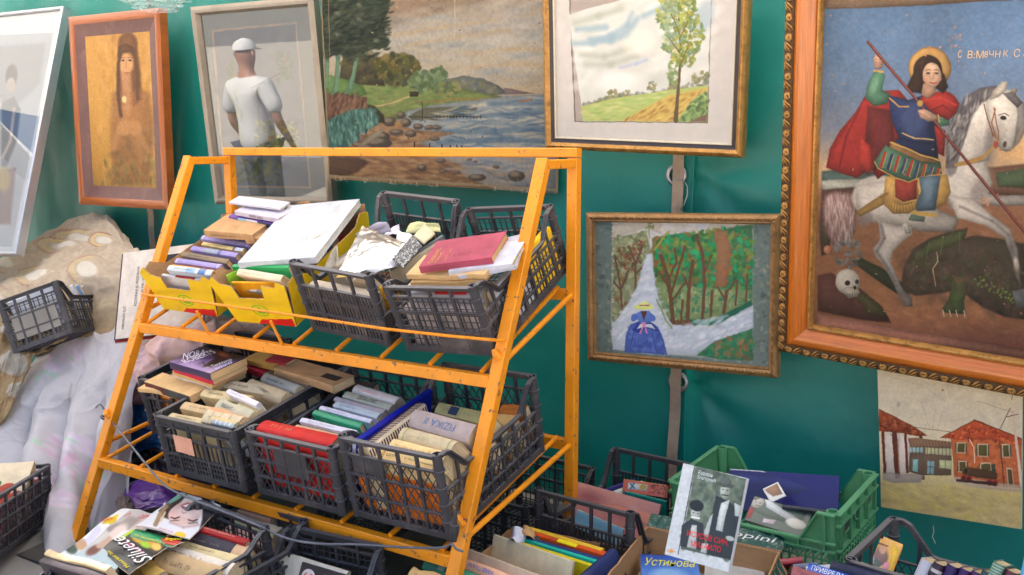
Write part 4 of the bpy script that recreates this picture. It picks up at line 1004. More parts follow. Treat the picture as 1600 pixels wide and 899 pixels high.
# --- crate with the red book in front
P = K['B2']
P2_ = P
book('big red hardback pressed against the front of its diamond mesh crate', P.W((.028,.058,.268)), P.W((P.w-.028,.058,.268)), P.D((0, .10, -1)), .074, .245, (186,52,50), tcol=(205,150,110), round_=.5)
row(P, .235, [
 ('thin white and green booklet behind the red book', 452,680, 522,696, .018,.21,15, (196,206,190), dict(hard=False, bands=[(.0,.4,(120,170,90))], mk=False)),
 ('tan paperback with a printed spine, third behind the red book', 460,667, 546,688, .032,.21,20, (196,166,134), dict(z=.245, tcol=(90,70,60), th=.7)),
 ('white paperback between the tan and the green spined book', 470,655, 558,676, .022,.21,20, (214,212,222), dict(z=.25, mk=False)),
 ('bright green hardback standing among pale books', 490,643, 570,666, .024,.22,22, (18,134,98), dict(z=.26, mk=False, gloss=True)),
 ('lilac white book with a clean spine just behind the green hardback', 500,636, 580,658, .020,.21,20, (204,202,218), dict(mk=False, z=.25)),
 ('grey blue book with a blue title in the crate of the red book', 523,630, 592,649, .030,.21,20, (176,184,192), dict(tcol=(60,90,150), z=.245)),
 ('slim mauve grey book in front of the one with the big black title', 523,622, 600,643, .020,.21,20, (170,160,166), dict(mk=False, z=.245)),
 ('greenish grey book with a big black title on its spine', 538,615, 612,636, .034,.21,22, (176,174,160), dict(text='ДЕВАЈТИС', tcol=(60,60,56), th=.6, z=.25)),
 ('thick white book with a pink title at the back of the red book crate', 553,605, 632,628, .050,.22,28, (206,200,198), dict(tcol=(214,140,160), z=.26, round_=.8)),
 ('dark spined book in the back left of the red book crate', 545,590, 590,600, .04,.2,10, (70,60,58), dict(mk=False, z=.22)),
])
# navy folder leaning between the two crates
P = K['C2']
def plank(label, a, b, down, T, D, col, cat='folder', name='folder', top=None, **kw):
    return book(label, a, b, down, T, D, col, cat=cat, name=name, mk=False, **kw)
a = P.hit(553, 690, .285); b = P.hit(672, 608, .275)
plank('navy blue folder with a white back leaning between two middle tier crates', a, b, P.D((-.25, 0, -1)), .022, .23, (30,42,140), gloss=True, pg=(214,216,224))
root = book('cream book with dark stripes standing along the left wall of the cream book crate', P.hit(566,700,.275), P.hit(656,630,.285), P.D((.18, 0, -1)), .05, .24, (214,200,176), mk=False)
L_, T_, D_ = root['_dims']; mb = MB(); n = 26
for i in range(n):
    x = -L_/2+L_*(i+.2)/n; mb.add([(x, -T_/2-.001, .002), (x+L_*.5/n, -T_/2-.001, .002), (x+L_*.5/n, -T_/2-.001, D_-.012), (x, -T_/2-.001, D_-.012)], [(0, 1, 2, 3)])
    mb.add([(x, -T_/2+.002, D_+.001), (x+L_*.5/n, -T_/2+.002, D_+.001), (x+L_*.5/n, T_/2-.002, D_+.001), (x, T_/2-.002, D_+.001)], [(0, 1, 2, 3)])
mb.build('stripes', cover((72, 40, 52)), root)
row(P, .27, [
 ('cream book lowest and foremost in the cream book crate', 566,735, 684,760, .05,.20,20, (222,196,150), dict(z=.215, mk=True)),
 ('cream hardback with triple brown lines, foremost row of the cream book crate', 580,714, 688,741, .052,.22,25, (222,190,140), dict(z=.25, bands=[(.08,.01,(150,100,60)),(.1,.01,(150,100,60)),(.88,.01,(120,60,60)),(.91,.01,(120,60,60))])),
 ('cream hardback with a faint brown title, second row of the cream book crate', 608,695, 716,722, .058,.22,32, (226,200,150), dict(text='KNJIGE NAUKE', tcol=(196,156,104), th=.5, round_=.3, flip=True)),
 ('beige hardback with gilt bands and rounded spine, third row of the cream book crate', 625,675, 728,702, .062,.22,34, (200,184,154), dict(z=.285, round_=.9, bands=[(.07,.03,(172,164,120)),(.9,.03,(160,156,116))], tcol=(170,160,120))),
 ('rose grey book with the blue spine title in the cream book crate', 641,651, 754,680, .074,.22,36, (178,162,158), dict(z=.28, text='FIZIKA II', tcol=(96,122,160), th=.34, flip=True)),
 ('olive green clothbound book with two navy labels at the back of its crate', 682,636, 792,660, .048,.22,34, (164,156,112), dict(z=.275, label_patch=(.25,.42,(34,46,72)), mk=False)),
 ('grey white paperback behind the rose grey one, cream book crate', 715,668, 800,680, .02,.2,20, (196,200,204), dict(z=.24, mk=False)),
])
book('orange hardback seen through the front mesh of the cream book crate', P.W((.03,.055,.19)), P.W((.385,.055,.19)), P.D((0,.1,-1)), .06, .17, (224,124,24), mk=False)
for k, (y, c, lb) in enumerate(((.30,(206,160,100),'coverless yellow book seen through the side mesh'), (.38,(190,140,84),'brown coverless book seen through the side mesh'), (.46,(205,170,120),'pale coverless book seen through the side mesh'), (.54,(176,110,60),'rust brown book at the far end of the side mesh'))):
    book(lb+' of the cream book crate', P.W((.30, y, .20)), P.W((.40, y+.02, .20)), P.D((.1,.5,-1)), .05, .17, c, hard=False, mk=False)

# --- ground crates
P = K['G0']
G = 'books in the crate at the far left edge'
def inside(label, a, b, down, T, D, col, **kw): return book(label, P.W(a), P.W(b), P.D(down), T, D, col, **kw)
inside('thick cream book lying on top of the far left crate', (.05,.44,.275), (.375,.47,.27), (0,-.85,-.5), .055, .2, (206,192,168), hard=False, group=G, wear=1.5)
inside('yellow spined book with a black label in the far left crate', (.16,.02,.23), (.16,.24,.23), (0,0,-1), .04, .2, (222,186,60), mk=False, group=G, label_patch=(.3,.7,(40,40,40)))
inside('rose red book in the far left crate, right of the yellow one', (.215,.02,.24), (.215,.33,.24), (0,0,-1), .045, .2, (206,96,110), mk=False, group=G)
inside('green book in the far left crate, between two red ones', (.265,.05,.235), (.265,.38,.235), (0,0,-1), .04, .2, (74,130,84), mk=False, group=G)
inside('brick red patterned book against the side mesh of the far left crate', (.315,.05,.225), (.315,.50,.225), (0,0,-1), .045, .2, (150,60,48), mk=False, group=G)
root = inside('red book with white lilies pressed against the side mesh of the far left crate', (.362,.06,.20), (.362,.50,.20), (0,0,-1), .03, .17, (140,52,40), mk=False, group=G)
L_, T_, D_ = root['_dims']
def lil(cv): cv.C[:] = (140,52,40); cv.dabs([(0,0),(100,0),(100,100),(0,100)], [(166,70,50),(110,36,30)], 120, 6, .7); cv.dabs([(20,30),(70,20),(80,80),(30,85)], [(206,206,190),(190,200,170),(214,190,180)], 26, 9, .9, .4, soft=3)
s_ = 1 if (root.matrix_world.inverted()@Vector(EYE)).y > 0 else -1
cover_art(root, s_, lil, [(0,0),(100,0),(100,100),(0,100)], res=4)
# --- magazines
P = K['G1']
book('cream paperback lying along the front rim beneath the magazines', at_y(72,862,1.66), at_y(170,888,1.62), (.05,.5,-.86), .022, .15, (214,188,150), hard=False, mk=False, wear=2.5)
book('dark covered book just below the cream paperback at the bottom left', at_y(66,873,1.64), at_y(160,900,1.60), (.05,.3,-.9), .03, .15, (60,52,56), mk=False)
def page(label, q, z, fn, seed=1, w=.25, t=.004, bend=.006, name='magazine', cat='magazine', res=70, zz=None, M=M_PRINT):
    """magazine lying near level z: q = sight points TL TR BR BL"""
    zz = zz or [z]*4; p = [at_z(a, b, c) for (a, b), c in zip(q, zz)]; n = res
    u = np.linspace(0, 1, n)[None, :, None]; v = np.linspace(0, 1, n)[:, None, None]
    V = (p[0]*(1-u)+p[1]*u)*(1-v)+(p[3]*(1-u)+p[2]*u)*v
    V[..., 2] += (vnoise(n, n, (2, 2), seed, 2)-.4)*bend*2+bend*np.sin(u[..., 0]*3.14)
    H = homog([(0, 0), (1, 0), (1, 1), (0, 1)], q); gx, gy = np.meshgrid(np.linspace(0, 1, n), np.linspace(0, 1, n)); X, Y = hmap(H, gx, gy)
    cv = Canvas(X, Y, (200, 200, 200), seed); fn(cv); c = V.mean((0, 1))
    root = thing(name, label, cat, Matrix.Translation(c))
    o = grid_obj('cover', V-c, cv.linear(), M, root)
    V2 = V-c; b = MB(); ed = [V2[0, i] for i in range(n)]+[V2[i, -1] for i in range(1, n)]+[V2[-1, i] for i in range(n-2, -1, -1)]+[V2[i, 0] for i in range(n-2, 0, -1)]
    lo = [e-np.array([0, 0, t]) for e in ed]; k = len(ed); b.add([e-np.array([0, 0, .0004]) for e in ed]+lo, [(i, k+i, k+(i+1) % k, (i+1) % k) for i in range(k)]+[tuple(range(k, 2*k))])
    b.build('pages', paper((222, 214, 198)), root)
    def tx(items):
        cols = {}
        Hi = homog(q, [(0, 0), (1, 0), (1, 1), (0, 1)])
        def loc(pt):
            a, b_ = hmap(Hi, *pt); a = min(max(a, 0), 1)*(n-1); b_ = min(max(b_, 0), 1)*(n-1); i, j = int(b_), int(a); i2, j2 = min(i+1, n-1), min(j+1, n-1); fa, fb = a-j, b_-i
            return (V2[i, j]*(1-fa)+V2[i, j2]*fa)*(1-fb)+(V2[i2, j]*(1-fa)+V2[i2, j2]*fa)*fb
        for s, p0, p1, pu, cc, sh in items:
            A, B, U = loc(p0), loc(p1), loc(pu); up = np.array([0, 0, .0045]); X_ = nrm(B-A); Z_ = U-A; Z_ = Z_-X_*np.dot(X_, Z_); h = float(np.linalg.norm(Z_))
            if np.cross(X_, Z_)[2] < 0: A = A+Z_; Z_ = -Z_
            put_text(cols.setdefault(cc, MB()), s, A+up, X_, Z_/h, float(np.linalg.norm(B-A)), h, shear=sh)
        for cc, m_ in cols.items(): m_.build('lettering', cover(cc, worn=False), root)
    return root, tx
def m_a(cv):
    cv.grad([(790,(226,224,222)),(860,(214,220,228))]); cv.ell(120,850,9,14,(60,84,70),.6,4); cv.ell(138,842,8,12,(196,150,110),.7,4); cv.poly([(100,872),(112,866),(114,872),(104,878)],(206,40,60))
    cv.poly([(172,806),(190,803),(188,812),(170,814)],(236,200,30)); cv.line([(150,836),(165,820)],9,(200,196,222),3)
root, tx = page('white magazine lowest of the fan beside the orange leg', [(184,798),(214,797),(136,886),(92,868)], .285, m_a, 3)
tx([('1001', (175,812), (188,807), (173,807), (200,50,30), .2)])
def m_b(cv):
    cv.grad([(800,(186,180,176)),(830,(205,196,190)),(870,(170,196,206)),(900,(176,206,216))], noise=4)
    cv.poly([(172,818),(196,812),(206,806),(222,812),(200,830),(176,826)],(150,140,136),4); cv.ell(190,829,17,9,(222,200,190),-.7,4); cv.ell(198,834,12,7,(226,222,224),-.6,3)
    cv.ell(176,846,9,6,(206,150,126),-.5,3); cv.ell(151,857,15,7,(120,72,58),-.6,4); cv.line([(160,850),(178,836)],7,(196,160,140),3); cv.line([(220,820),(232,812)],8,(216,180,166),4)
root, tx = page('pale blue magazine showing a reclining woman in white, middle of the fan', [(202,797),(246,806),(178,893),(112,873)], .297, m_b, 5)
tx([('RUSH', (150,891), (172,896), (154,880), (60,60,70), 0), ('MERIMA', (196,806), (240,814), (200,800), (206,96,90), 0)])
def m_c(cv):
    cv.grad([(800,(44,42,46)),(900,(36,36,44))]); cv.poly([(188,838),(210,826),(262,852),(240,866),(214,850)],(70,64,50),3)
    cv.ell(216,842,13,8,(206,160,40),.5,4); cv.ell(233,850,12,7,(226,140,60),.5,3); cv.ell(226,853,9,5,(150,206,40),.4,3); cv.ell(244,856,8,6,(236,190,80),.3,3); cv.line([(197,850),(222,866)],3.5,(206,60,130),1.5); cv.line([(190,842),(212,828)],4,(176,214,40),2)
root, tx = page('black magazine with large white curly title and yellow flowers', [(154,861),(208,829),(262,856),(202,897)], .31, m_c, 7, zz=[.30,.315,.315,.30])
tx([('Siluete', (224,891), (166,848), (236,874), (226,224,222), .3), ('Maturitet tus', (196,889), (164,865), (199,884), (222,206,40), 0)])
def m_d(cv):
    cv.grad([(820,(20,150,88)),(870,(16,140,80))]); cv.ell(270,848,17,6.5,(206,50,40),.1,1.5); cv.ell(270,848,18.5,8,(230,190,60),.1,1.2,.0)
root, tx = page('green booklet with a red oval badge lying beside the face magazine', [(203,838),(216,826),(288,848),(268,857)], .318, m_d, 9)
tx([('TEK TRIO JEDINSTVA', (206,841), (250,852), (208,837), (226,206,60), 0), ('Razgovor', (256,850), (284,850), (257,845), (240,226,60), 0)])
def m_e(cv):
    cv.grad([(770,(190,204,198)),(800,(206,208,214)),(845,(222,222,234))])
    cv.poly([(250,800),(262,786),(272,776),(296,772),(286,786),(276,800),(270,816),(258,812)],(60,46,44),2.5); cv.line([(247,824),(253,808),(262,792)],8,(150,124,92),2.5); cv.line([(256,818),(262,804)],3,(206,186,140),1.5)
    cv.poly([(318,776),(340,794),(334,812),(320,824),(310,832),(318,812),(320,796)],(44,38,46),2.5)
    cv.ell(293,804,26,18,(214,180,174),-.35,2); cv.ell(300,800,17,11,(226,200,196),-.3,5); cv.ell(276,812,8,8,(226,176,170),-.3,5,.8); cv.line([(270,820),(290,826),(312,820)],3,(176,136,130),3,.7)
    cv.poly([(286,792),(298,787),(309,793),(300,799),(290,798)],(170,80,92),1); cv.poly([(289,793),(298,790),(306,793.5),(299,796.5)],(240,236,236),.8)
    cv.line([(272,813),(278,815),(285,812)],2,(70,50,50),.9); cv.line([(298,815),(305,816),(311,813)],2,(70,50,50),.9); cv.line([(271,818),(284,817)],1.6,(110,84,76),.9); cv.line([(298,820),(311,817)],1.6,(110,84,76),.9); cv.line([(288,802),(291,806),(296,803)],1.4,(176,126,122),.9)
    cv.poly([(262,776),(292,772),(280,782),(266,788)],(100,170,150),2)
    cv.line([(222,826),(292,844)],1.6,(206,70,90),.8); cv.ell(283,839,9,5.5,(244,200,40),-.2,1)
root, tx = page('magazine with an upside down smiling face lying over the green booklet', [(283,768),(345,792),(296,843),(213,824)], .335, m_e, 11, res=110)
tx([('BAZAR KUPI', (250,834), (272,837), (251,830), (206,50,70), 0), ('SARTO', (300,777), (315,781), (302,773), (190,50,60), 0)])
book('orange brown paperback standing at the back left beneath the lower bar', at_z(246,800,.30), at_z(290,812,.30), (0,.3,-1), .03, .2, (206,176,136), mk=False)
book('small open notebook with lilac pages behind the face magazine', at_z(256,786,.32), at_z(276,792,.32), (0,.3,-1), .01, .12, (196,186,200), mk=False, hard=False)
# --- crate under the rack
P = K['G2']; G = 'books in the black crate under the left half of the rack'
def gz(label, x1, y1, x2, y2, z, T, D, col, down=(0, .35, -.94), **kw): return book(label, at_z(x1, y1, z)-np.array([.03, 0, 0]), at_z(x2, y2, z)-np.array([.045, 0, 0]), down, T, D, col, **kw)
gz('brown book with a lace patterned cover at the front of the floor crate', 252,874, 352,905, .275, .075, .2, (186,160,124), down=(0,.62,-.78), mk=False, group=G, wear=2)
gz('cream white book with a rounded spine right behind the lace patterned one', 262,859, 376,893, .285, .050, .2, (214,204,190), group=G, down=(0,.5,-.87), hard=False)
gz('narrow cream book marked with faint letters between two whitish spines', 292,852, 388,879, .29, .034, .2, (206,190,150), group=G, hard=False)
gz('tan topped book with a torn black spine strip in the floor crate', 294,838, 396,867, .30, .055, .2, (200,168,136), group=G, bands=[(.03,.8,(48,44,56))], mk=False, wear=3, down=(0,.55,-.84))
gz('red spined book standing taller than its neighbours in the floor crate', 306,822, 402,850, .325, .028, .22, (150,40,42), group=G, text='JUGOSLOVENSKI PREGLED RADOVA', tcol=(214,180,160), th=.32, flip=False, down=(0,.18,-.98))
gz('dusty pink book behind the red spined one in the floor crate', 362,826, 434,850, .27, .05, .2, (186,160,156), group=G, mk=False)
gz('beige paperback deep beneath the orange bar, left of the small black rim', 376,806, 448,834, .27, .05, .2, (196,180,154), group=G, mk=False, hard=False)
gz('green edged beige paperback touching the pink one beneath the orange bar', 374,818, 440,842, .262, .028, .2, (170,176,140), group=G, mk=False, hard=False)
gz('grey brown board book closest to the underside of the orange bar', 384,796, 440,812, .30, .035, .2, (150,120,104), group=G, mk=False)
gz('crumpled yellow paper bundle in front of the lace patterned book', 216,872, 262,902, .26, .05, .12, (206,176,110), group=G, mk=False, hard=False, wear=4)
# --- red numbered book
P = K['G3']
root = book('whitish board book standing in the nearly empty floor crate', at_z(444,862,.24), at_z(546,893,.24), (-.02,-.35,-.93), .02, .21, (206,198,186), mk=False, wear=2)
root = book('dark booklet with the red and white numbered disc leaning on the whitish board', at_z(474,878,.235), at_z(548,900,.235), (-.02,-.42,-.9), .012, .18, (52,44,44), mk=False)
L_, T_, D_ = root['_dims']; mb = MB(); cc = np.array([-L_*.30, -T_/2-.0012, D_-.042])
mb.add([cc+np.array([.03*math.cos(a), 0, .026*math.sin(a)]) for a in np.linspace(0, 2*math.pi, 25)[:-1]], [tuple(range(24))]); mb.build('disc', cover((222, 210, 206), worn=False), root)
mb = MB(); put_text(mb, '66', cc+np.array([-.02, -.001, -.012]), (1, 0, 0), (0, 0, 1), .04, .026); mb.build('lettering', cover((200, 40, 44), worn=False), root)
mb = MB(); mb.add([(L_*.0, -T_/2-.001, D_-.07), (L_*.46, -T_/2-.001, D_-.07), (L_*.46, -T_/2-.001, D_-.02), (0, -T_/2-.001, D_-.02)], [(0, 1, 2, 3)]); mb.build('cover_picture', cover((120, 100, 100)), root)
# ------------------------------------------------------------------ cardboard boxes on the ground, right of the rack
def open_box(name, label, BL, BR, d, h, t=.006, flaps=(), mats=None, rag=.004, seed=1, drop=(0, 0)):
    BL = np.array(BL); BR = np.array(BR); X = nrm([BR[0]-BL[0], BR[1]-BL[1], 0]); w = float(np.hypot(*(BR-BL)[:2])); Y = np.array([-X[1], X[0], 0])
    o = BL-Y*d; o[2] = BL[2]-h; yaw = math.atan2(X[1], X[0]); P = Pose(o[0], o[1], o[2], yaw, 0, 0, w, d, h)
    root = thing(name, label, 'cardboard box', P.mat()); r = random.Random(seed)
    def wall(W_, o, X, N, hh, nm):
        pts = [(0, 0), (W_, 0)]; n = 14
        for i in range(n+1): u = W_*(1-i/n); pts.append((u, hh+r.uniform(-rag, rag)))
        mb = MB(); mb.slab(pts, o, X, (0, 0, 1), N, t); mb.build(nm, M_CARD, root)
    wall(w, (0, 0, 0), (1, 0, 0), (0, -1, 0), h-drop[0], 'wall'); wall(w, (w, d, 0), (-1, 0, 0), (0, 1, 0), h, 'wall')
    wall(d-.014, (0, d-.007, 0), (0, -1, 0), (-1, 0, 0), h, 'wall'); wall(d-.014, (w, .007, 0), (0, 1, 0), (1, 0, 0), h-drop[1], 'wall')
    mb = MB(); mb.box((.007, .007, 0), (w-.007, d-.007, .005)); mb.build('bottom', M_CARD, root)
    return P, root
P6, box6 = open_box('cardboard_box', 'brown cardboard box with torn green and orange printed flaps, bottom right', at_z(1010, 824, .30), at_z(1219, 862, .30), .50, .28, seed=2)
# printed flaps folded outwards at the back
M_FG = pmat('flap_green', lin((18, 74, 66)), rough=.55, var=.2, dirt=(.5, .5, .45), dirt_amt=.6, ds=60); M_FO = pmat('flap_orange', lin((236, 96, 30)), rough=.5, var=.1, dirt=(.8, .7, .6), dirt_amt=.5, ds=50)
M_FW = pmat('flap_white', (.72, .72, .7), rough=.6)
def flap(nm, x0, x1, y, z, out, up, mats, text=None, seed=1, yy=None):
    r = random.Random(seed); mb = MB(); n = 12
    near = [np.array([x0+(x1-x0)*i/n, y, z]) for i in range(n+1)]; far = [p+np.array([0, out+r.uniform(-.004, .004), up+r.uniform(-.003, .003)]) for p in near]
    for i in range(n):
        mb.add([near[i], near[i+1], far[i+1], far[i]], [(0, 1, 2, 3)], 0 if (not mats[1]) or i < n*mats[2] else 1)
        mb.add([near[i]-np.array([0, 0, .006]), near[i+1]-np.array([0, 0, .006]), far[i+1]-np.array([0, 0, .006]), far[i]-np.array([0, 0, .006])], [(0, 3, 2, 1)], 2)
        mb.add([near[i], near[i]-np.array([0, .001, .006]), near[i+1]-np.array([0, .001, .006]), near[i+1]], [(0, 1, 2, 3)], 2)
    root_ = mb.build(nm, [mats[0], mats[1] or mats[0], M_CARD], box6)
    if text:
        m2 = MB(); X = np.array([1, 0, 0.]); Z = nrm([0, out, up]); put_text(m2, text, near[0]+X*.01+Z*(abs(out)*.25)+np.array([0, 0, .003]), X, Z, (x1-x0)*.85, abs(out)*.5, shear=.2)
        m2.build('lettering', M_FW, root_)
flap('flap', .0, .20, P6.d+.002, P6.h+.004, .055, .028, (M_FG, M_FO, .38), seed=3)
flap('flap', P6.w-.22, P6.w+.005, P6.d+.002, P6.h+.004, .062, .03, (M_FG, None, 0), 'oppini', seed=4)
mb = MB(); 
for i in range(8):
    a = P6.w+.002; y0 = P6.d*.55+i*.025; mb.add([(a, y0, P6.h-.02+.02*(i % 2)), (a+.03, y0, P6.h-.06), (a+.03, y0+.025, P6.h-.06), (a, y0+.025, P6.h-.02+.02*((i+1) % 2))], [(0, 1, 2, 3)], i % 2)
mb.build('torn_flap', [M_FG, M_CARD], box6)
# books on the right cardboard box
def face_book(label, q, T, col, depth_z, gloss=True, **kw):
    """book seen cover on: q = TL TR BR BL sight points, placed by its four heights; spine on its left side"""
    p = [at_y(*a, b) for a, b in zip(q, depth_z)]
    TL, TR, BR_, BL_ = p; X = nrm((TL-BL_)+(TR-BR_)); dn = nrm((TR-TL)+(BR_-BL_)); dn = nrm(dn-X*np.dot(dn, X))
    N = np.cross(X, dn)                       # away from the viewer or towards him
    if np.dot(N, EYE-TL) < 0: N = -N
    L = float((np.linalg.norm(TL-BL_)+np.linalg.norm(TR-BR_))/2); D = float((np.linalg.norm(TR-TL)+np.linalg.norm(BR_-BL_))/2)
    A = BL_-N*T/2; return book(label, A, A+X*L, dn, T, D, col, gloss=gloss, mk=False, **kw)
q = [(1069,725), (1168,742), (1141,890), (1038,866)]
root = face_book('large grey novel showing two men in hats, standing in the right cardboard box', q, .040, (196,198,200), (2.52, 2.54, 2.44, 2.42), hard=True, pg=(214,206,214), round_=.1)
side = 1
tr_ = [q[3], q[0], q[1], q[2]]
def two_men(cv):
    cv.C[:] = (196, 200, 202)
    cv.poly([(1088,728),(1167,743),(1146,871),(1064,856)],(98,112,92),.5)
    cv.dabs([(1088,728),(1167,743),(1146,871),(1064,856)],[(70,84,66),(120,134,110),(88,96,70),(60,72,60)],260,4.5,.55,.8,soft=3)
    cv.line([(1087,727),(1060,865)],1.5,(60,64,62),.5)
    cv.poly([(1120,770),(1142,780),(1160,795),(1158,830),(1146,869),(1104,862),(1110,820)],(38,44,46),1.5)       # tall man's waistcoat
    cv.poly([(1128,782),(1142,776),(1134,806),(1131,826),(1120,824),(1124,800)],(206,214,208),1)
    cv.poly([(1149,780),(1160,785),(1157,802),(1150,800)],(190,200,196),1); cv.poly([(1116,798),(1108,836),(1100,832),(1110,806)],(196,204,200),1)
    cv.ell(1134,764,7.5,11,(166,172,158),.1,1.6); cv.ell(1138,766,3.5,8,(120,126,114),.1,3,.6); cv.line([(1129,769),(1139,770)],1.8,(40,44,44),.8); cv.ell(1131,761,1.6,1,(60,60,58),0,.6); cv.ell(1138,762,1.6,1,(60,60,58),0,.6); cv.line([(1134,762),(1133,767)],1.2,(150,156,146),.8)
    cv.ell(1134,754,15,3.6,(70,76,68),.12,1.2); cv.ell(1135,749,9,6,(84,90,80),.1,1.2)
    cv.poly([(1066,820),(1082,808),(1100,815),(1103,858),(1064,852)],(44,48,48),1.5); cv.poly([(1082,818),(1090,818),(1089,856),(1074,853)],(200,206,198),1)
    cv.ell(1088,800,7.5,10,(170,174,162),.1,1.6); cv.ell(1090,788,11,8.5,(24,26,26),.1,1.8); cv.line([(1082,806),(1094,807)],2.6,(224,226,220),.8); cv.ell(1085,799,1.5,.9,(50,50,50),0,.5); cv.ell(1092,800,1.5,.9,(50,50,50),0,.5)
    cv.poly([(1098,846),(1108,846),(1105,862),(1096,860)],(206,210,204),.8); cv.ell(1143,836,7,4,(170,176,166),.2,1.5)
    for a in range(5): cv.line([(1049,863),(1049+6*math.cos(-2.9+a*.65),863+6*math.sin(-2.9+a*.65))],1.6,(236,140,20),.5)
art = cover_art(root, 1, two_men, tr_, res=1.3, seed=5)
def side_of(root, pt):
    M = root.matrix_world; return 1 if (M.inverted()@Vector(pt)).y > 0 else -1
if side_of(root, EYE) < 0:
    bpy.data.objects.remove(art); cover_art(root, -1, two_men, tr_, res=1.3, seed=5)
sd_ = side_of(root, EYE)
cover_text(root, sd_, [('Радован', (1092,741), (1114,745), (1093,734), (222,226,224), 0), ('Благојевић', (1091,748), (1119,753), (1092,741), (222,226,224), 0),
   ('ИСУСОВ СИН,', (1074,836), (1140,849), (1076,826), (206,46,56), 0), ('МИЈАИЛО', (1080,851), (1128,859), (1082,842), (206,46,56), 0)], tr_)
q = [(1031,868), (1111,879), (1096,925), (1004,925)]
root = lying(P6, .235, 'blue paperback with a yellow curly title in the right cardboard box', (1004,925), (1100,930), (1031,868), .035, (40,70,170), mk=False, gloss=True, hard=False, pg=(214,206,190))
tr_ = [(1004,925), (1098,925), (1111,879), (1031,868)]
def blue(cv):
    cv.grad([(868,(40,74,180)),(890,(70,120,214)),(925,(120,170,232))], noise=6); cv.ell(1060,900,26,9,(150,200,240),0,6,.7)
cover_art(root, 1, blue, tr_, res=2)
cover_text(root, 1, [('Устинова', (1030,885), (1104,892), (1031,873), (240,226,60), .4)], tr_)
lying(P6, .20, 'folded newspaper beneath the standing novel in the right cardboard box', (1100,905), (1196,915), (1112,868), .012, (176,176,176), hard=False, pg=(190,188,184))
lying(P6, .15, 'stack of grey newspapers filling the bottom of the right cardboard box', (1000,960), (1180,960), (1030,870), .12, (160,156,150), hard=False, mk=False, pg=(176,172,164))

P4, box4 = open_box('cardboard_box', 'low cardboard box of hardbacks directly behind the pale board books', at_z(803, 822, .26), at_z(985, 858, .26), .62, .24, seed=6, drop=(.06, .0))
G = 'books in the low cardboard box'
def g4(label, x1, y1, x2, y2, z, T, D, col, down=(0, .3, -.95), **kw): return book(label, at_z(x1, y1, z), at_z(x2, y2, z), down, T, D, col, group=G, **kw)
book('wide cream board cover standing across the low cardboard box', at_z(773,835,.30), at_z(897,877,.30), (.02,-.22,-.97), .012, .2, (206,196,168), mk=False, group=G, wear=.5)
book('pale wooden looking album cover in front of the cream board', at_z(720,853,.30), at_z(860,905,.30), (.0,-.22,-.97), .012, .2, (190,172,152), mk=False, group=G, pg=(214,206,190), wear=.5)
root = g4('sea green hardback with a stamped square at the bottom centre', 664,876, 760,915, .285, .052, .2, (60,120,98), down=(0,.62,-.78), mk=False, round_=.5)
L_, T_, D_ = root['_dims']; mb = MB(); mb.add([(-L_*.26, -.012, D_+.0012), (-L_*.16, -.012, D_+.0012), (-L_*.16, .012, D_+.0012), (-L_*.26, .012, D_+.0012)], [(0, 1, 2, 3)]); mb.build('stamp', cover((130, 160, 140)), root)
root = g4('peach spined paperback with blue writing between the green book and the album', 706,872, 800,908, .28, .040, .2, (222,178,150), down=(0,.6,-.8), hard=False, text='VARBITIVANI', tcol=(50,90,180), th=.4, flip=True)
g4('crumbling bundle of yellow page blocks in front of the sea green hardback', 640,893, 700,915, .285, .05, .15, (206,170,120), hard=False, mk=False, wear=5, down=(0,.6,-.8))
for (x1,y1,x2,y2,z,T,c,lb,kw) in ((806,838,945,880,.285,.014,(60,180,160),'turquoise thin book behind the cream board',{}),
        (800,843,936,886,.28,.016,(206,190,70),'yellow speckled thin book touching the cream board',{}),
        (824,840,940,874,.285,.024,(36,60,110),'navy book between the turquoise and the red one',{}),
        (838,832,960,868,.295,.028,(196,84,50),'brick red book with a yellow stripe in the low cardboard box',dict(bands=[(.3,.25,(240,214,40))])),
        (826,824,942,858,.30,.020,(214,176,80),'mustard yellow box lid standing at the back of the low cardboard box',{})):
    g4(lb, x1, y1, x2, y2, z, T, .2, c, mk=False, down=(0,.1,-1), **kw)
g4('dark end piece with a grey photo at the left of the red book', 822,833, 842,840, .29, .03, .2, (70,66,70), mk=False, down=(0,.1,-1))
book('thick navy hardback propped against the cardboard box wall', at_z(902,903,.30), at_z(955,857,.31), (.45,.1,-.9), .035, .2, (34,46,92), mk=False, group=G, round_=.8)
sheet('crumpled white paper stuffed in the back left corner of the low box', [(790,852),(812,856),(826,828),(800,824)], [.26,.26,.29,.29], (206,208,222), P=P4, bend=.03, seed=31, name='paper_wad', cat='paper')
sheet('torn brown paper at the back left corner of the low box', [(812,838),(836,846),(836,832),(818,822)], [.27,.27,.28,.29], (186,150,110), P=P4, bend=.02, seed=32, name='torn_paper', cat='paper')

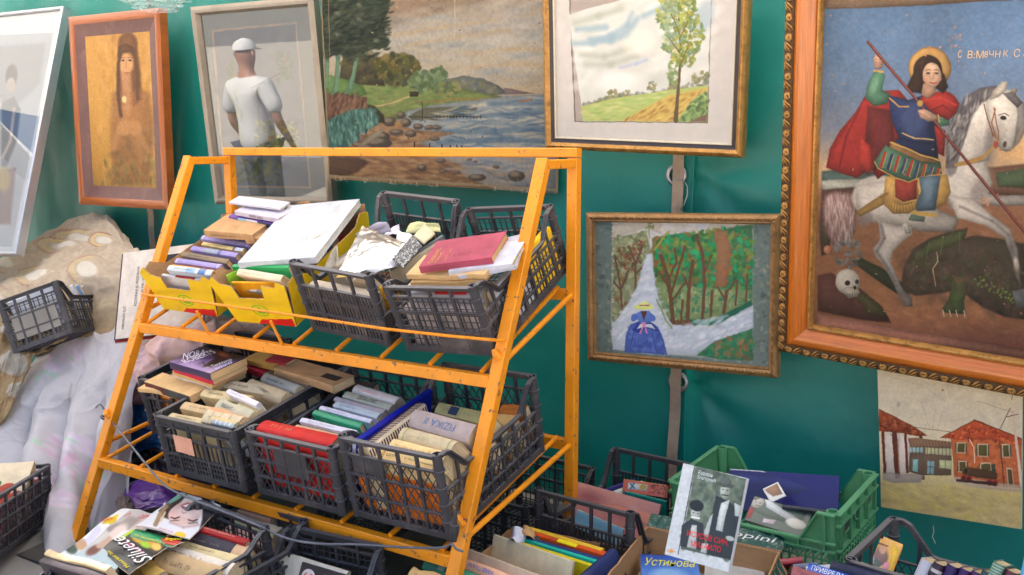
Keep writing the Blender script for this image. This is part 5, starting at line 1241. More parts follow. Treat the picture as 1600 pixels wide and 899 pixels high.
# black crate with the pink magazine
P = K['G5']
def up_face(label, q, ys, T, col, fn=None, texts=(), res=2, **kw):
    root = face_book(label, q, T, col, ys, **kw); s = side_of(root, EYE); tr = [q[3], q[0], q[1], q[2]]
    if fn: cover_art(root, s, fn, tr, res=res)
    if texts: cover_text(root, s, texts, tr)
    return root
def pink(cv):
    cv.C[:] = (206, 140, 122); cv.grad([(745,(214,150,134)),(810,(196,120,112))], noise=5)
    cv.ell(925,775,22,10,(150,74,82),.2,14,.7); cv.ell(985,800,26,9,(160,84,90),.3,12,.7); cv.ell(995,790,10,6,(206,150,140),.3,5,.6)
up_face('large pink magazine standing in the black crate right of the rack', [(900,749),(1034,781),(1022,838),(884,808)], (3.16,3.16,3.10,3.10), .010, (206,140,122), pink,
        [('AD.3A/1994', (890,804), (906,757), (884,802), (70,40,46), 0)], hard=False)
up_face('pale blue booklet leaning inside the front of the black crate', [(903,794),(975,826),(968,850),(894,822)], (3.02,3.02,3.0,3.0), .012, (130,166,186), hard=False)
book('navy blue edged hardback behind the pink magazine', at_y(944,765,3.24), at_y(992,748,3.38), (.1,0,-1), .014, .16, (50,50,110), mk=False)
book('pale grey green hardback behind the pink magazine', at_y(960,768,3.22), at_y(1004,752,3.36), (.1,0,-1), .03, .16, (176,190,184), mk=False)
up_face('salmon red book with a small picture strip behind the pink magazine', [(975,749),(1040,764),(1038,784),(972,768)], (3.26,3.26,3.24,3.24), .03, (196,96,76), 
        lambda cv:        [cv.grad([(740,(200,100,80)),(790,(196,92,74))]), cv.poly([(982,755),(1012,761),(1011,771),(981,765)],(206,206,200),.6), cv.line([(985,757),(991,765)],2.4,(30,100,160),.6), cv.line([(991,757),(985,765)],2.4,(30,100,160),.6), cv.ell(1004,764,5,4,(170,150,60),0,1), cv.line([(974,748),(1040,763)],2.5,(226,170,50),.6), cv.dabs([(1016,760),(1040,766),(1038,780),(1014,774)],[(60,40,40),(150,60,50)],40,2,.8)], hard=True)
book('thin teal book lying between the salmon book and the pink magazine', at_y(978,768,3.21), at_y(1042,783,3.21), (0,.1,-1), .012, .12, (30,120,110), mk=False)

# green crate
P = K['G7']
def navy(cv):
    cv.grad([(730,(34,32,96)),(810,(26,26,84))]); cv.poly([(1250,736),(1312,765),(1312,806),(1304,800),(1294,776)],(214,214,222),.8)
    cv.poly([(1140,729),(1312,762),(1312,766),(1140,733)],(214,214,222),.6); cv.ell(1230,765,30,8,(52,60,140),.3,8,.6); cv.ell(1170,750,20,6,(60,66,150),.3,8,.5)
up_face('shiny navy poster board with a white margin standing in the green crate', [(1138,731),(1310,764),(1306,830),(1134,796)], (3.44,3.44,3.36,3.36), .012, (40,38,100), navy, hard=True)
def politician(cv):
    cv.grad([(760,(96,112,104)),(830,(88,104,98))]); cv.poly([(1166,790),(1178,793),(1174,812),(1164,810)],(170,50,52),1)
    cv.poly([(1180,768),(1200,776),(1258,812),(1240,828),(1200,812),(1176,800)],(84,104,96),1.5)
    cv.ell(1182,782,14,12,(176,172,162),.5,1.5); cv.poly([(1170,770),(1184,768),(1196,780),(1188,774),(1174,776)],(120,120,112),1); cv.line([(1178,788),(1188,792)],1.4,(110,90,86),.6); cv.ell(1178,781,1.6,1,(60,60,56),.4,.5); cv.ell(1187,785,1.6,1,(60,60,56),.4,.5)
    cv.poly([(1196,778),(1204,780),(1246,822),(1236,824),(1200,796)],(206,210,216),1); cv.poly([(1196,814),(1214,818),(1210,823),(1194,819)],(214,196,206),.6)
    cv.ell(1238,824,12,6,(190,190,180),.3,1.5)
root = up_face('magazine with a man in a grey suit lying askew in the green crate', [(1172,764),(1262,814),(1240,838),(1163,812)], (3.26,3.22,3.14,3.16), .012, (150,160,156), politician, hard=False)
up_face('small framed photo print with a white border in the green crate', [(1186,768),(1218,768),(1224,792),(1204,786)], (3.32,3.32,3.28,3.28), .004, (206,206,206),
        lambda cv: [cv.grad([(760,(214,214,214)),(800,(214,214,214))]), cv.poly([(1190,771),(1214,771),(1220,789),(1206,784)],(160,110,80),.6)], hard=False)
book('dark grey folder at the right end of the green crate', P.hit(1222,790,.15), P.hit(1300,800,.15), P.D((0,.6,-.8)), .012, .12, (62,66,74), mk=False)
for x, y, z, c, lb in ((1238,872,.03,(150,60,70),'crimson edged magazine'), (1262,880,.03,(90,96,120),'slate blue magazine'), (1282,884,.03,(196,196,206),'pale grey magazine')):
    book(lb+' seen through the open grid under the green crate band', P.hit(x-22, y+6, z+.03), P.hit(x+16, y+2, z+.03), P.D((0,.8,-.5)), .02, .15, c, mk=False, gloss=True)
# crate in the bottom right corner
P = K['G8']
def yellow_cover(cv):
    cv.grad([(840,(236,170,80)),(900,(226,170,50))]); cv.ell(1376,872,14,12,(120,196,206),.8,4); cv.ell(1388,866,10,13,(130,96,90),.5,3); cv.ell(1392,856,4,4,(206,150,120),0,1.5); cv.ell(1396,880,6,10,(206,120,150),.3,2)
    cv.ell(1380,876,7,8,(84,96,84),.2,2); cv.line([(1384,849),(1398,853)],1.2,(120,70,40),.5); cv.poly([(1402,850),(1410,856),(1409,899),(1400,896)],(240,186,30),1)
up_face('yellow book with a colourful group picture on its cover, bottom right crate', [(1392,846),(1411,852),(1409,905),(1358,884)], (3.03,3.03,2.96,2.96), .03, (226,160,40), yellow_cover, hard=True)
book('thick navy hardback lying across the front of the bottom right crate', at_y(1298,880,2.72), at_y(1395,906,2.70), (0,.5,-.86), .045, .2, (28,34,64), mk=False, round_=1)
book('cream paperback with a pink edge just behind the thick navy hardback', at_y(1343,880,2.82), at_y(1402,903,2.80), (0,.4,-.9), .02, .2, (222,210,180), mk=False, hard=False)
root = book('bright blue book with white capital letters in front of the navy hardback', at_y(1262,886,2.60), at_y(1325,905,2.60), (0,.45,-.88), .04, .2, (24,84,170), mk=True, text='ПРИВРЕДА', tcol=(226,228,232), gloss=True)
book('muted rose brown book at the bottom edge below the green crate', at_y(1238,890,2.54), at_y(1300,910,2.54), (0,.5,-.86), .035, .2, (140,86,90), mk=False)
SP = 'spines standing in the bottom right crate'
for (x, y, T, D, c, lb, bn, tx_) in ((1446,876,.035,.05,(206,208,222),'white paperback with a blue upright title in the bottom right crate',(),'Knjiga o'),
        (1466,881,.034,.05,(62,46,62),'dark plum book standing second in the bottom right row',[(.86,.05,(200,196,200))],'Mac'),
        (1487,884,.034,.05,(56,44,92),'indigo book with a pale blue lower band in the bottom right row',[(.4,.3,(40,60,140))],'I'),
        (1507,890,.032,.05,(66,44,96),'violet book with a turquoise corner in the bottom right row',[(.3,.15,(70,180,206))],'Av'),
        (1525,894,.028,.05,(74,44,90),'plain violet book in the bottom right row, right of the turquoise cornered one',(),None),
        (1541,893,.028,.05,(58,78,84),'dull teal book in the bottom right row, left of the ribbed green one',(),None),
        (1560,881,.034,.05,(104,140,124),'pale green ribbed book with a loose thread in the bottom right row',[(.80,.012,(190,206,190)),(.84,.012,(190,206,190)),(.88,.012,(190,206,190)),(.92,.012,(190,206,190)),(.96,.012,(190,206,190))],None),
        (1580,893,.034,.05,(96,50,60),'maroon book half hidden at the far right of the bottom right row',(),None)):
    tp = at_y(x, y, 2.98); bt = tp+P.D((-.05, -.07, -.20))
    book(lb, bt, tp, P.D((0, .9, -.35)), T, .14, c, gloss=True, bands=bn, text=tx_, tcol=(60,80,150) if c[0] > 180 else (214,210,220), th=.4, group=SP, round_=.9, mk=bool(tx_))
root = book('tall white catalogue with a light blue edge at the right border', at_y(1594,905,2.50), at_y(1612,820,2.56), (.9,.25,0), .02, .2, (196,198,206), hard=False, mk=False, bands=[(0,1,(90,160,206))])
# ------------------------------------------------------------------ bedding, tarpaulin bag, records and the tilted crate at the left
def loft(label, name, cat, rows, fn=None, n=(150, 150), fold=None, seed=1, mat=None, th=.006, crumple=.012, C0=(200, 196, 200)):
    G = np.array([[list(at_y(*p)) for p in r] for r in rows]); S_ = np.array([[p[:2] for p in r] for r in rows], float)
    def cr(A, t):
        k = A.shape[0]; i = np.clip(t.astype(int), 0, k-2); f = (t-i)[:, None, None]; g = lambda j: A[np.clip(j, 0, k-1)]
        p0 = np.where((i == 0)[:, None, None], 2*g(i)-g(i+1), g(i-1)); p3 = np.where((i == k-2)[:, None, None], 2*g(i+1)-g(i), g(i+2)); p1, p2 = g(i), g(i+1)
        return .5*(2*p1+(p2-p0)*f+(2*p0-5*p1+4*p2-p3)*f*f+(3*p1-p0-3*p2+p3)*f**3)
    m, k = n; tv = np.linspace(0, G.shape[0]-1, m); tu = np.linspace(0, G.shape[1]-1, k)
    V = cr(G, tv).transpose(1, 0, 2); V = cr(V, tu).transpose(1, 0, 2); Q = cr(S_, tv).transpose(1, 0, 2); Q = cr(Q, tu).transpose(1, 0, 2)
    du = np.gradient(V, axis=1); dv = np.gradient(V, axis=0); N = np.cross(dv, du); N /= np.linalg.norm(N, axis=2, keepdims=True)+1e-9
    s = np.sign((N*(EYE-V)).sum(2, keepdims=True)); N *= np.where(s == 0, 1, s)
    u = np.linspace(0, 1, k)[None]*np.ones((m, 1)); v = np.linspace(0, 1, m)[:, None]*np.ones((1, k))
    d = (vnoise(m, k, (5, 5), seed, 4)-.5)*crumple*2
    ridge = 1-np.abs(vnoise(m, k, (3, 4), seed+50, 3)-.5)*6; d += np.clip(ridge, 0, 1)**2*crumple*.8
    if fold: d = d+fold(u, v, vnoise(m, k, (3, 3), seed+7, 2))
    V = V+N*d[..., None]
    cv = Canvas(Q[..., 0], Q[..., 1], C0, seed); 
    if fn: fn(cv)
    c = V.mean((0, 1)); o = grid_obj(name, V-c, cv.linear(), mat or M_CLOTH); o.location = c
    md = o.modifiers.new('thickness', 'SOLIDIFY'); md.thickness = th; md.offset = -1
    return tag(o, label, cat)
def beige(cv):
    cv.C[:] = (192, 172, 150); n = vnoise(cv.h, cv.w, (6, 6), 4)[..., None]; cv.C = cv.C*(1-.22*(n-.5)*2)
    cv.grad([(330,(168,150,132)),(450,(172,152,128)),(520,(160,134,98)),(640,(172,144,100))], noise=14); cv.grain(.10, 60, 7)
    r = random.Random(5)
    for (x, y, a, b, rot) in ((118,368,21,7,.05),(98,382,23,7,.0),(60,432,20,11,-.1),(140,425,17,13,.2),(8,412,14,8,0),(20,568,26,20,.1),(14,515,20,8,0),(30,610,26,14,0),(160,372,14,5,0),(-10,470,20,12,0),(70,490,18,9,0)):
        for k in range(5):
            f = 1.25+.16*k; t0 = r.uniform(1.6, 2.4); t1 = t0+r.uniform(2.2, 3.4); c = (150,84,70) if k > 2 else (206,176,96)
            if y > 500: c = (176, 140, 92)
            cv.line([(x+a*f*math.cos(t), y+b*f*math.sin(t)) for t in np.linspace(t0, t1, 12)], .9, c, .7, .7)
        cv.ell(x, y, a*.9, b*.9, (196, 190, 180), rot, 2, .8)
loft('large beige patterned quilt heaped behind the tilted grey crate', 'quilt', 'quilt', [
 [(-60,430,3.45),(20,400,3.5),(70,365,3.55),(120,337,3.58),(165,336,3.58),(200,368,3.5)],
 [(-60,455,3.15),(20,430,3.2),(70,405,3.25),(120,385,3.3),(170,380,3.3),(212,392,3.25)],
 [(-60,500,2.85),(20,478,2.9),(70,455,2.95),(120,440,3.0),(180,430,3.0),(235,420,3.0)],
 [(-60,575,2.72),(0,565,2.74),(60,552,2.78),(120,535,2.84),(180,520,2.88),(240,500,2.95)]], beige, seed=3, crumple=.018,
 fold=lambda u, v, w: .02*np.sin(v*9+w*6))
loft('lower edge of golden quilted blanket hanging at the far left', 'blanket', 'blanket', [
 [(-70,470,2.62),(0,462,2.66),(30,498,2.70),(70,522,2.74),(112,530,2.78)],
 [(-70,560,2.50),(-10,540,2.55),(15,546,2.60),(38,551,2.65),(60,550,2.70)],
 [(-70,640,2.42),(-30,630,2.45),(-6,618,2.50),(12,608,2.53),(32,602,2.58)],
 [(-70,720,2.38),(-50,712,2.40),(-36,702,2.42),(-18,688,2.46),(2,672,2.50)]], beige, seed=8, crumple=.02, th=.014,
 fold=lambda u, v, w: .02*np.sin(v*14+w*5)*(.4+u))
def white_sheet(cv):
    cv.C[:] = (188, 183, 187)
    for (x, y, r_, c) in ((96,560,22,(206,160,196)),(120,548,16,(214,176,206)),(80,575,10,(196,170,200)),(102,700,26,(214,166,196)),(118,740,24,(220,150,190)),(80,760,18,(214,170,200)),(140,700,14,(206,186,214)),(100,800,16,(214,176,206)),(136,790,10,(206,170,200))):
        cv.dabs(('e', x, y, r_, r_*.9), [c, (204,190,208), (222,200,214)], 34, 5, .45, .7, soft=4)
    for (x, y, a) in ((74,584,.3),(86,588,1.0),(62,592,2.2),(128,700,.2),(118,696,2.5),(104,712,1.2),(74,704,.4),(150,706,2.0),(110,560,.7),(160,830,.5),(128,760,1.3),(165,750,.6)):
        cv.ell(x, y, 7, 3, (150, 206, 160), a, 3, .6)
    r = random.Random(3)
    for (x, y) in ((50,610),(28,690),(66,640),(140,600),(22,650),(44,668)):
        for k in range(6):
            a = k*1.05+r.random(); cv.line([(x+17*t*math.cos(a+.7*t)-5*math.sin(a)*math.sin(3*t), y+17*t*math.sin(a+.7*t)+5*math.cos(a)*math.sin(3*t)) for t in np.linspace(0, 1, 8)], .7, (150, 152, 160), .6, .5)
    cv.dabs([(60,560),(190,540),(170,640),(100,680)], [(170,164,160)], 40, 2.4, .35, .3, soft=2)
    cv.line([(112,600),(104,640),(100,656)], 2, (140,128,116), 2, .5); cv.line([(125,585),(116,610)], 1.5, (140,128,116), 2, .5)
def folds(u, v, w):
    a = np.clip((v-.18)/.5, 0, 1)
    ph = u*6.2+w*1.2+v*.5
    return a*(.130*np.abs(np.sin(ph*1.75))**.8-.05)+.008*np.sin(ph*4.3+v*3)*a
loft('white floral bed sheet draped in folds behind the orange rack leg', 'bed_sheet', 'bed sheet', [
 [(66,536,2.86),(110,520,2.90),(150,502,2.94),(190,490,2.98),(236,476,3.04)],
 [(34,600,2.66),(84,596,2.68),(136,590,2.70),(180,570,2.74),(226,545,2.82)],
 [(8,660,2.56),(60,660,2.58),(116,655,2.60),(160,645,2.62),(210,620,2.70)],
 [(-14,740,2.40),(46,740,2.38),(104,740,2.40),(150,735,2.46),(203,700,2.60)],
 [(-26,880,2.10),(36,885,2.10),(92,890,2.10),(132,862,2.28),(204,830,2.42)]], white_sheet, n=(260, 260), fold=folds, seed=12, crumple=.015)
def pinkc(cv):
    cv.C[:] = (206, 176, 182); cv.grad([(490,(206,186,190)),(540,(226,186,186)),(620,(220,170,176))], noise=12); cv.dabs([(220,500),(330,500),(300,600),(210,600)], [(222,176,140),(206,170,176)], 40, 12, .3, .6, soft=8)
loft('dusty pink bedding bundled behind the rack, above the small black crate', 'duvet', 'duvet', [
 [(210,470,2.98),(270,470,2.98),(330,480,3.0),(400,505,3.1),(450,525,3.1)],
 [(200,530,2.80),(260,520,2.78),(320,525,2.86),(385,540,3.08),(440,560,3.1)],
 [(194,580,2.76),(250,578,2.76),(300,580,2.86),(360,590,3.06),(420,600,3.08)],
 [(190,625,2.84),(240,640,2.92),(290,650,3.0),(350,650,3.1),(410,640,3.1)]], pinkc, seed=21, crumple=.035, fold=lambda u, v, w: .04*np.sin(u*5+v*7+w*4))
def bluec(cv):
    cv.C[:] = (30, 100, 176); cv.grain(.25, 50, 3)
M_BT = pmat('blue_tarp', (1, 1, 1), rough=.35, var=.25, vs_=40, attr='paint', bump=.6, bs=60)
loft('crinkled bright blue plastic sheet hanging behind the lower orange rods', 'plastic_sheet', 'plastic sheet', [
 [(178,606,2.86),(205,610,2.84),(235,620,2.84),(270,640,2.86)], [(172,660,2.84),(200,668,2.80),(232,676,2.80),(270,690,2.84)], [(180,712,2.86),(205,708,2.84),(235,700,2.84),(275,706,2.86)]], bluec, seed=25, crumple=.03, mat=M_BT)
def darkf(cv):
    cv.C[:] = (40, 30, 40); cv.dabs([(190,690),(300,680),(300,760),(190,770)], [(130,110,130),(96,80,100),(150,132,146)], 46, 7, .9, .35, soft=2)
loft('dark cloth printed with pale mauve petals heaped under the lower bar', 'cloth', 'cloth', [
 [(180,700,2.92),(230,690,2.94),(300,700,2.98),(380,730,3.0)], [(178,740,2.74),(230,742,2.76),(290,756,2.8),(370,780,2.84)], [(176,775,2.62),(225,775,2.64),(280,785,2.68),(350,800,2.74)]], darkf, seed=27, crumple=.03)
def purp(cv): cv.C[:] = (92, 36, 140)
M_SAT = pmat('purple_satin', (1, 1, 1), rough=.3, var=.2, attr='paint')
loft('shiny purple bag lying under the dark petal print cloth', 'bag', 'bag', [
 [(186,762,2.55),(215,750,2.55),(250,745,2.58),(290,765,2.6)], [(184,780,2.46),(215,778,2.44),(250,770,2.46),(285,785,2.5)], [(190,800,2.42),(220,798,2.4),(255,792,2.42),(290,800,2.45)]], purp, seed=29, crumple=.005, mat=M_SAT)
def brownc(cv): cv.C[:] = (112, 92, 84)
loft('small brown rag on the ground beside the orange leg', 'rag', 'rag', [
 [(183,780,2.36),(196,774,2.36),(210,790,2.36)], [(184,800,2.28),(198,796,2.26),(212,808,2.28)], [(186,816,2.24),(200,816,2.22),(214,822,2.24)]], brownc, seed=33, crumple=.014, n=(60, 60))

# records: a leaning pack of sleeves
LPp = Pose(-3.833, 2.67, .762, .347, -.48, -.151, .464, .05, .466)
def lp(label, dy, dx, col, dz=0, tex=None, face=True, disc=False, w=.44, h=.44, col2=None):
    P = LPp; root = thing('record_sleeve', label, 'record sleeve', basis(P.W((dx, dy, dz)), P.D((1, 0, 0)), P.D((0, 0, 1))), 'record sleeves leaning behind the leg')
    mb = MB(); mb.box((0, 0, 0), (w, .006, h)); mb.build('sleeve', cover(col), root)
    if disc:
        mb = MB(); c = np.array([.012+.2, .003, .22]); vs = [c+np.array([-.216*math.cos(a), 0, .20*math.sin(a)]) for a in np.linspace(0, 2*math.pi, 49)[:-1]]
        vs2 = [v+np.array([0, .0015, 0]) for v in vs]; mb.add(vs+vs2, [tuple(range(48)), tuple(reversed(range(48, 96)))]+[(i, 48+i, 48+(i+1) % 48, (i+1) % 48) for i in range(48)])
        mb.build('vinyl_disc', pmat('vinyl', (.01, .01, .011), rough=.2, var=.1), root)
    return root
front = lp('frontmost cream record sleeve printed with two lines of black lettering', 0, .012, (205, 196, 188))
mb = MB(); o_ = lambda x, z: (x, -.0012, z)
put_text(mb, 'MIROSLAV ILIĆ', o_(.040, .045), (0, 0, 1), (-1, 0, 0), .115, .017); put_text(mb, 'POZDRAVI JE, POZDRAVI', o_(.100, .155), (0, 0, 1), (-1, 0, 0), .20, .018); put_text(mb, 'DOTAKAJ ME, VIČKAJ', o_(.127, .150), (0, 0, 1), (-1, 0, 0), .19, .018)
mb.build('lettering', cover((40, 34, 34), worn=False), front)
mb = MB(); mb.add([(.20, -.001, .17), (.438, -.001, .17), (.438, -.001, .40), (.20, -.001, .40)], [(0, 1, 2, 3)]); mb.build('dark_picture', cover((34, 32, 36)), front)
lp('record sleeve with the black disc slipping out, second in the leaning pack', .014, -.004, (60, 52, 60), disc=True)
lp('navy record sleeve third in the leaning pack behind the leg', .026, .002, (40, 44, 90), .004)
lp('red and black record sleeve fourth in the leaning pack behind the leg', .036, -.014, (150, 40, 44), -.004)
lp('off white record sleeve last but one in the leaning pack', .047, -.010, (206, 198, 190), -.006)
lp('pale blue grey record sleeve at the very back of the leaning pack', .058, -.024, (170, 176, 192), -.002)
# papers in the tilted grey crate
P = K['L1']
for k, (y, c, lb) in enumerate(((.06,(206,210,222),'white folder first from the front'), (.11,(60,62,70),'black edged folder second from the front'), (.17,(190,200,216),'pale blue folder in the middle'), (.23,(214,214,220),'white magazine behind the pale blue folder'), (.29,(120,150,190),'blue grey magazine near the back'), (.34,(206,206,212),'white booklet at the very back'))):
    book(lb+' of the tilted grey crate', P.W((.02, y, .262)), P.W((.275, y+.01, .272)), P.D((0, .35, -1)), .022, .2, c, hard=False, mk=False, gloss=True)

# cable tied to the left leg and strung along the rack
pts = [(150,637,2.45),(157,632,2.40),(165,644,2.40),(172,656,2.40),(200,690,2.32),(240,740,2.20),(262,762,2.16),(300,780,2.13),(330,792,2.12),(400,820,2.14),(450,842,2.15),(500,850,2.18),(560,851,2.22),(640,856,2.26),(690,856,2.27),(705,850,2.27),(713,858,2.27),(724,862,2.28)]
W_ = np.array([at_y(*p) for p in pts]); 
def catmull(A, per=6):
    out = []; k = len(A)
    for i in range(k-1):
        p0 = A[max(i-1, 0)]; p1 = A[i]; p2 = A[i+1]; p3 = A[min(i+2, k-1)]
        for t in np.linspace(0, 1, per, endpoint=False): out.append(.5*(2*p1+(p2-p0)*t+(2*p0-5*p1+4*p2-p3)*t*t+(3*p1-p0-3*p2+p3)*t**3))
    return out+[A[-1]]
cab = thing('cable', 'grey cable knotted on the left leg and strung below the middle tier crates', 'cable', Matrix.Translation(W_[0]))
mb = MB(); mb.tube([p-W_[0] for p in catmull(W_)], .0042, 8); mb.build('cord', pmat('cable_rubber', (.10, .11, .14), rough=.45, dirt=(.3, .3, .32), dirt_amt=.4), cab, smooth=True)
mb = MB(); k_ = at_y(170, 652, 2.42); ring = [k_-W_[0]+np.array([.032*math.cos(a), .028*math.sin(a), .004*math.sin(2*a)]) for a in np.linspace(0, 2*math.pi, 17)[:-1]]; mb.tube(ring, .006, 8, closed=True); mb.build('knot', M_PL, cab, smooth=True)
mb = MB(); e = at_y(709, 846, 2.28)-W_[0]; mb.tube([e, e+np.array([0, .002, .03]), e+np.array([.001, .003, .055]), e+np.array([.002, .004, .056]), e+np.array([.003, .004, .10])], [.010, .016, .017, .008, .006], 10); mb.build('plug', M_PL, cab)
# a thread under the station painting and frayed threads under the seascape
for px, L, lb in ((1458,.055,'loose thread hanging below the farm station painting'),):
    c = at_y(px, 822, 3.60); mb = MB(); mb.tube([c, c+np.array([.004, 0, -.4*L]), c+np.array([.0, 0, -.75*L]), c+np.array([.012, 0, -L*1.2])], .0016, 5); tag(mb.build('thread', M_CREAMF), lb, 'thread')
# clear film bunched at the top left
def top_film():
    n = 40; a = np.array([at_y(*p) for p in ((176,-8,3.42),(296,-14,3.42),(290,12,3.40),(205,12,3.40))]); u = np.linspace(0, 1, n)[None, :, None]; v = np.linspace(0, 1, n)[:, None, None]
    V = (a[0]*(1-u)+a[1]*u)*(1-v)+(a[3]*(1-u)+a[2]*u)*v; V[..., 2] -= .03*np.sin(u[..., 0]*3.14)*v[..., 0]; V[..., 1] += (vnoise(n, n, (4, 6), 3, 4)-.5)*.12
    c = V.mean((0, 1)); o = grid_obj('plastic_film', V-c, None, M_FILM); o.location = c; tag(o, 'clear plastic film bunched above the framed girl portrait', 'plastic film')
top_film()
# ------------------------------------------------------------------ pictures on the wall
def ring(parent, name, P, i0, i1, prof, mat, y0=0., smooth=True, inner=True):
    """mitred moulding between insets i0 and i1; prof = [(t, height towards the viewer)]"""
    me = bpy.data.meshes.new(name); vs = []; fs = []; uv = []
    w, h = P.w, P.h
    for s in range(4):
        for e in range(2):
            for t, q in prof:
                i = i0+(i1-i0)*t; cs = [(i, i), (w-i, i), (w-i, h-i), (i, h-i)]; c = cs[(s+e) % 4]
                vs.append((c[0], y0-q, c[1]))
                along = c[0] if s % 2 == 0 else c[1]; uv.append((along, t*(i1-i0)+s*3.7))
        k = len(prof); b = s*2*k
        for j in range(k-1): fs.append((b+j, b+k+j, b+k+j+1, b+j+1))
    me.from_pydata(vs, [], fs); l = me.uv_layers.new(name='UVMap')
    for p in me.polygons:
        for li, vi in zip(p.loop_indices, p.vertices): l.data[li].uv = uv[vi]
    me.materials.append(mat); o = bpy.data.objects.new(name, me); COL.objects.link(o); o.parent = parent
    if smooth: smooth_by_angle(o, 50)
    return o
def backboard(parent, P, i=0., y0=.004, y1=None, mat=None, name='backing'):
    mb = MB(); mb.box((i, y0, i), (P.w-i, y1 or P.d, P.h-i)); return mb.build(name, mat or M_CARD, parent)
M_GLASS = bpy.data.materials.new('picture_glass'); M_GLASS.use_nodes = True
def _g():
    N = M_GLASS.node_tree.nodes; L = M_GLASS.node_tree.links; N.clear()
    t = N.new('ShaderNodeBsdfTransparent'); t.inputs[0].default_value = (.93, .95, .95, 1); g = N.new('ShaderNodeBsdfGlossy'); g.inputs['Roughness'].default_value = .008
    f = N.new('ShaderNodeFresnel'); f.inputs[0].default_value = 1.52; m = N.new('ShaderNodeMath'); m.operation = 'MULTIPLY'; m.inputs[1].default_value = 3.0; m.use_clamp = True
    x = N.new('ShaderNodeMixShader'); o = N.new('ShaderNodeOutputMaterial'); L.new(f.outputs[0], m.inputs[0]); L.new(m.outputs[0], x.inputs[0]); L.new(t.outputs[0], x.inputs[1]); L.new(g.outputs[0], x.inputs[2]); L.new(x.outputs[0], o.inputs[0])
_g()
def pane(parent, P, i, y, name='glass_pane'):
    mb = MB(); mb.add([(i, y, i), (P.w-i, y, i), (P.w-i, y, P.h-i), (i, y, P.h-i)], [(0, 1, 2, 3)]); return mb.build(name, M_GLASS, parent)
def local(P, trace, x, y):
    H = homog(trace, [(0, P.h), (P.w, P.h), (P.w, 0), (0, 0)]); return hmap(H, x, y)

# --- saint on a grey horse
P = Pose(-.919, 3.488, .9, -.094, .214, .058, .993, .03, 1.4)
TR6 = [(1233,-60), (1799,-93), (1689,631), (1219,544)]
root = thing('framed_icon', 'big painting of a haloed horseman saint in a wide orange and gilt carved frame', 'painting', P.mat())
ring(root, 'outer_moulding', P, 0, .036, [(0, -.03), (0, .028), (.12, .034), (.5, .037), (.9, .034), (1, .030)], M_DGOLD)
ring(root, 'wood_moulding', P, .036, .105, [(0, .030), (.04, .040), (.25, .047), (.5, .044), (.8, .030), (1, .016)], M_WOODF)
ring(root, 'gilt_fillet', P, .105, .125, [(0, .016), (.15, .024), (.5, .024), (.8, .014), (1, -.002)], M_GOLD)
backboard(root, P, .01)
def carving(P):
    mb = MB(); c = .0185; w, h = P.w, P.h
    sides = [((c, c), (1, 0), (0, 1), w-2*c), ((w-c, c), (0, 1), (-1, 0), h-2*c), ((w-c, h-c), (-1, 0), (0, -1), w-2*c), ((c, h-c), (0, -1), (1, 0), h-2*c)]
    for (ox, oz), (dx, dz), (nx_, nz_), L in sides:
        n = int(round(L/.066)); st = L/n
        for i in range(n):
            a0 = (i+.5)*st
            def pt(u, v, q=.036): return np.array([ox+dx*(a0+u)+nx_*v, -q, oz+dz*(a0+u)+nz_*v])
            sp = [pt(.0125*(1-t*.75)*math.cos(5.5*t*2+2.2)-.006, .0118*(1-t*.75)*math.sin(5.5*t*2+2.2), .037+.004*t) for t in np.linspace(0, 1, 16)]
            mb.tube(sp, [.0026+.0015*math.sin(3.14*k/15) for k in range(16)], 6)
            mb.tube([pt(-.006+.012, -.012), pt(.014, -.004, .040), pt(.024, .008, .040), pt(.034, .014)], [.0015, .0035, .0035, .0012], 6)
            mb.tube([pt(.010, -.015), pt(.022, -.008, .039), pt(.032, .001, .039), pt(.040, .004)], [.0012, .0028, .0026, .001], 6)
            mb.tube([pt(.020, -.015), pt(.030, -.011, .038), pt(.038, -.006)], [.001, .002, .001], 6)
    return mb
carving(P).build('scroll_carving', M_GOLD, root, smooth=True)
mb = MB()
for (x0, z0, x1, z1) in ((.113,.113,P.w-.113,.113),(P.w-.113,.113,P.w-.113,P.h-.113),(P.w-.113,P.h-.113,.113,P.h-.113),(.113,P.h-.113,.113,.113)):
    L = math.hypot(x1-x0, z1-z0); n = int(L/.0085)
    for i in range(n):
        t = i/n; x, z = x0+(x1-x0)*t, z0+(z1-z0)*t; mb.add([(x-.003,-.0245,z),(x,-.0245,z-.003),(x+.003,-.0245,z),(x,-.0245,z+.003),(x,-.0275,z)], [(0,1,4),(1,2,4),(2,3,4),(3,0,4)])
mb.build('bead_row', M_GOLD, root)
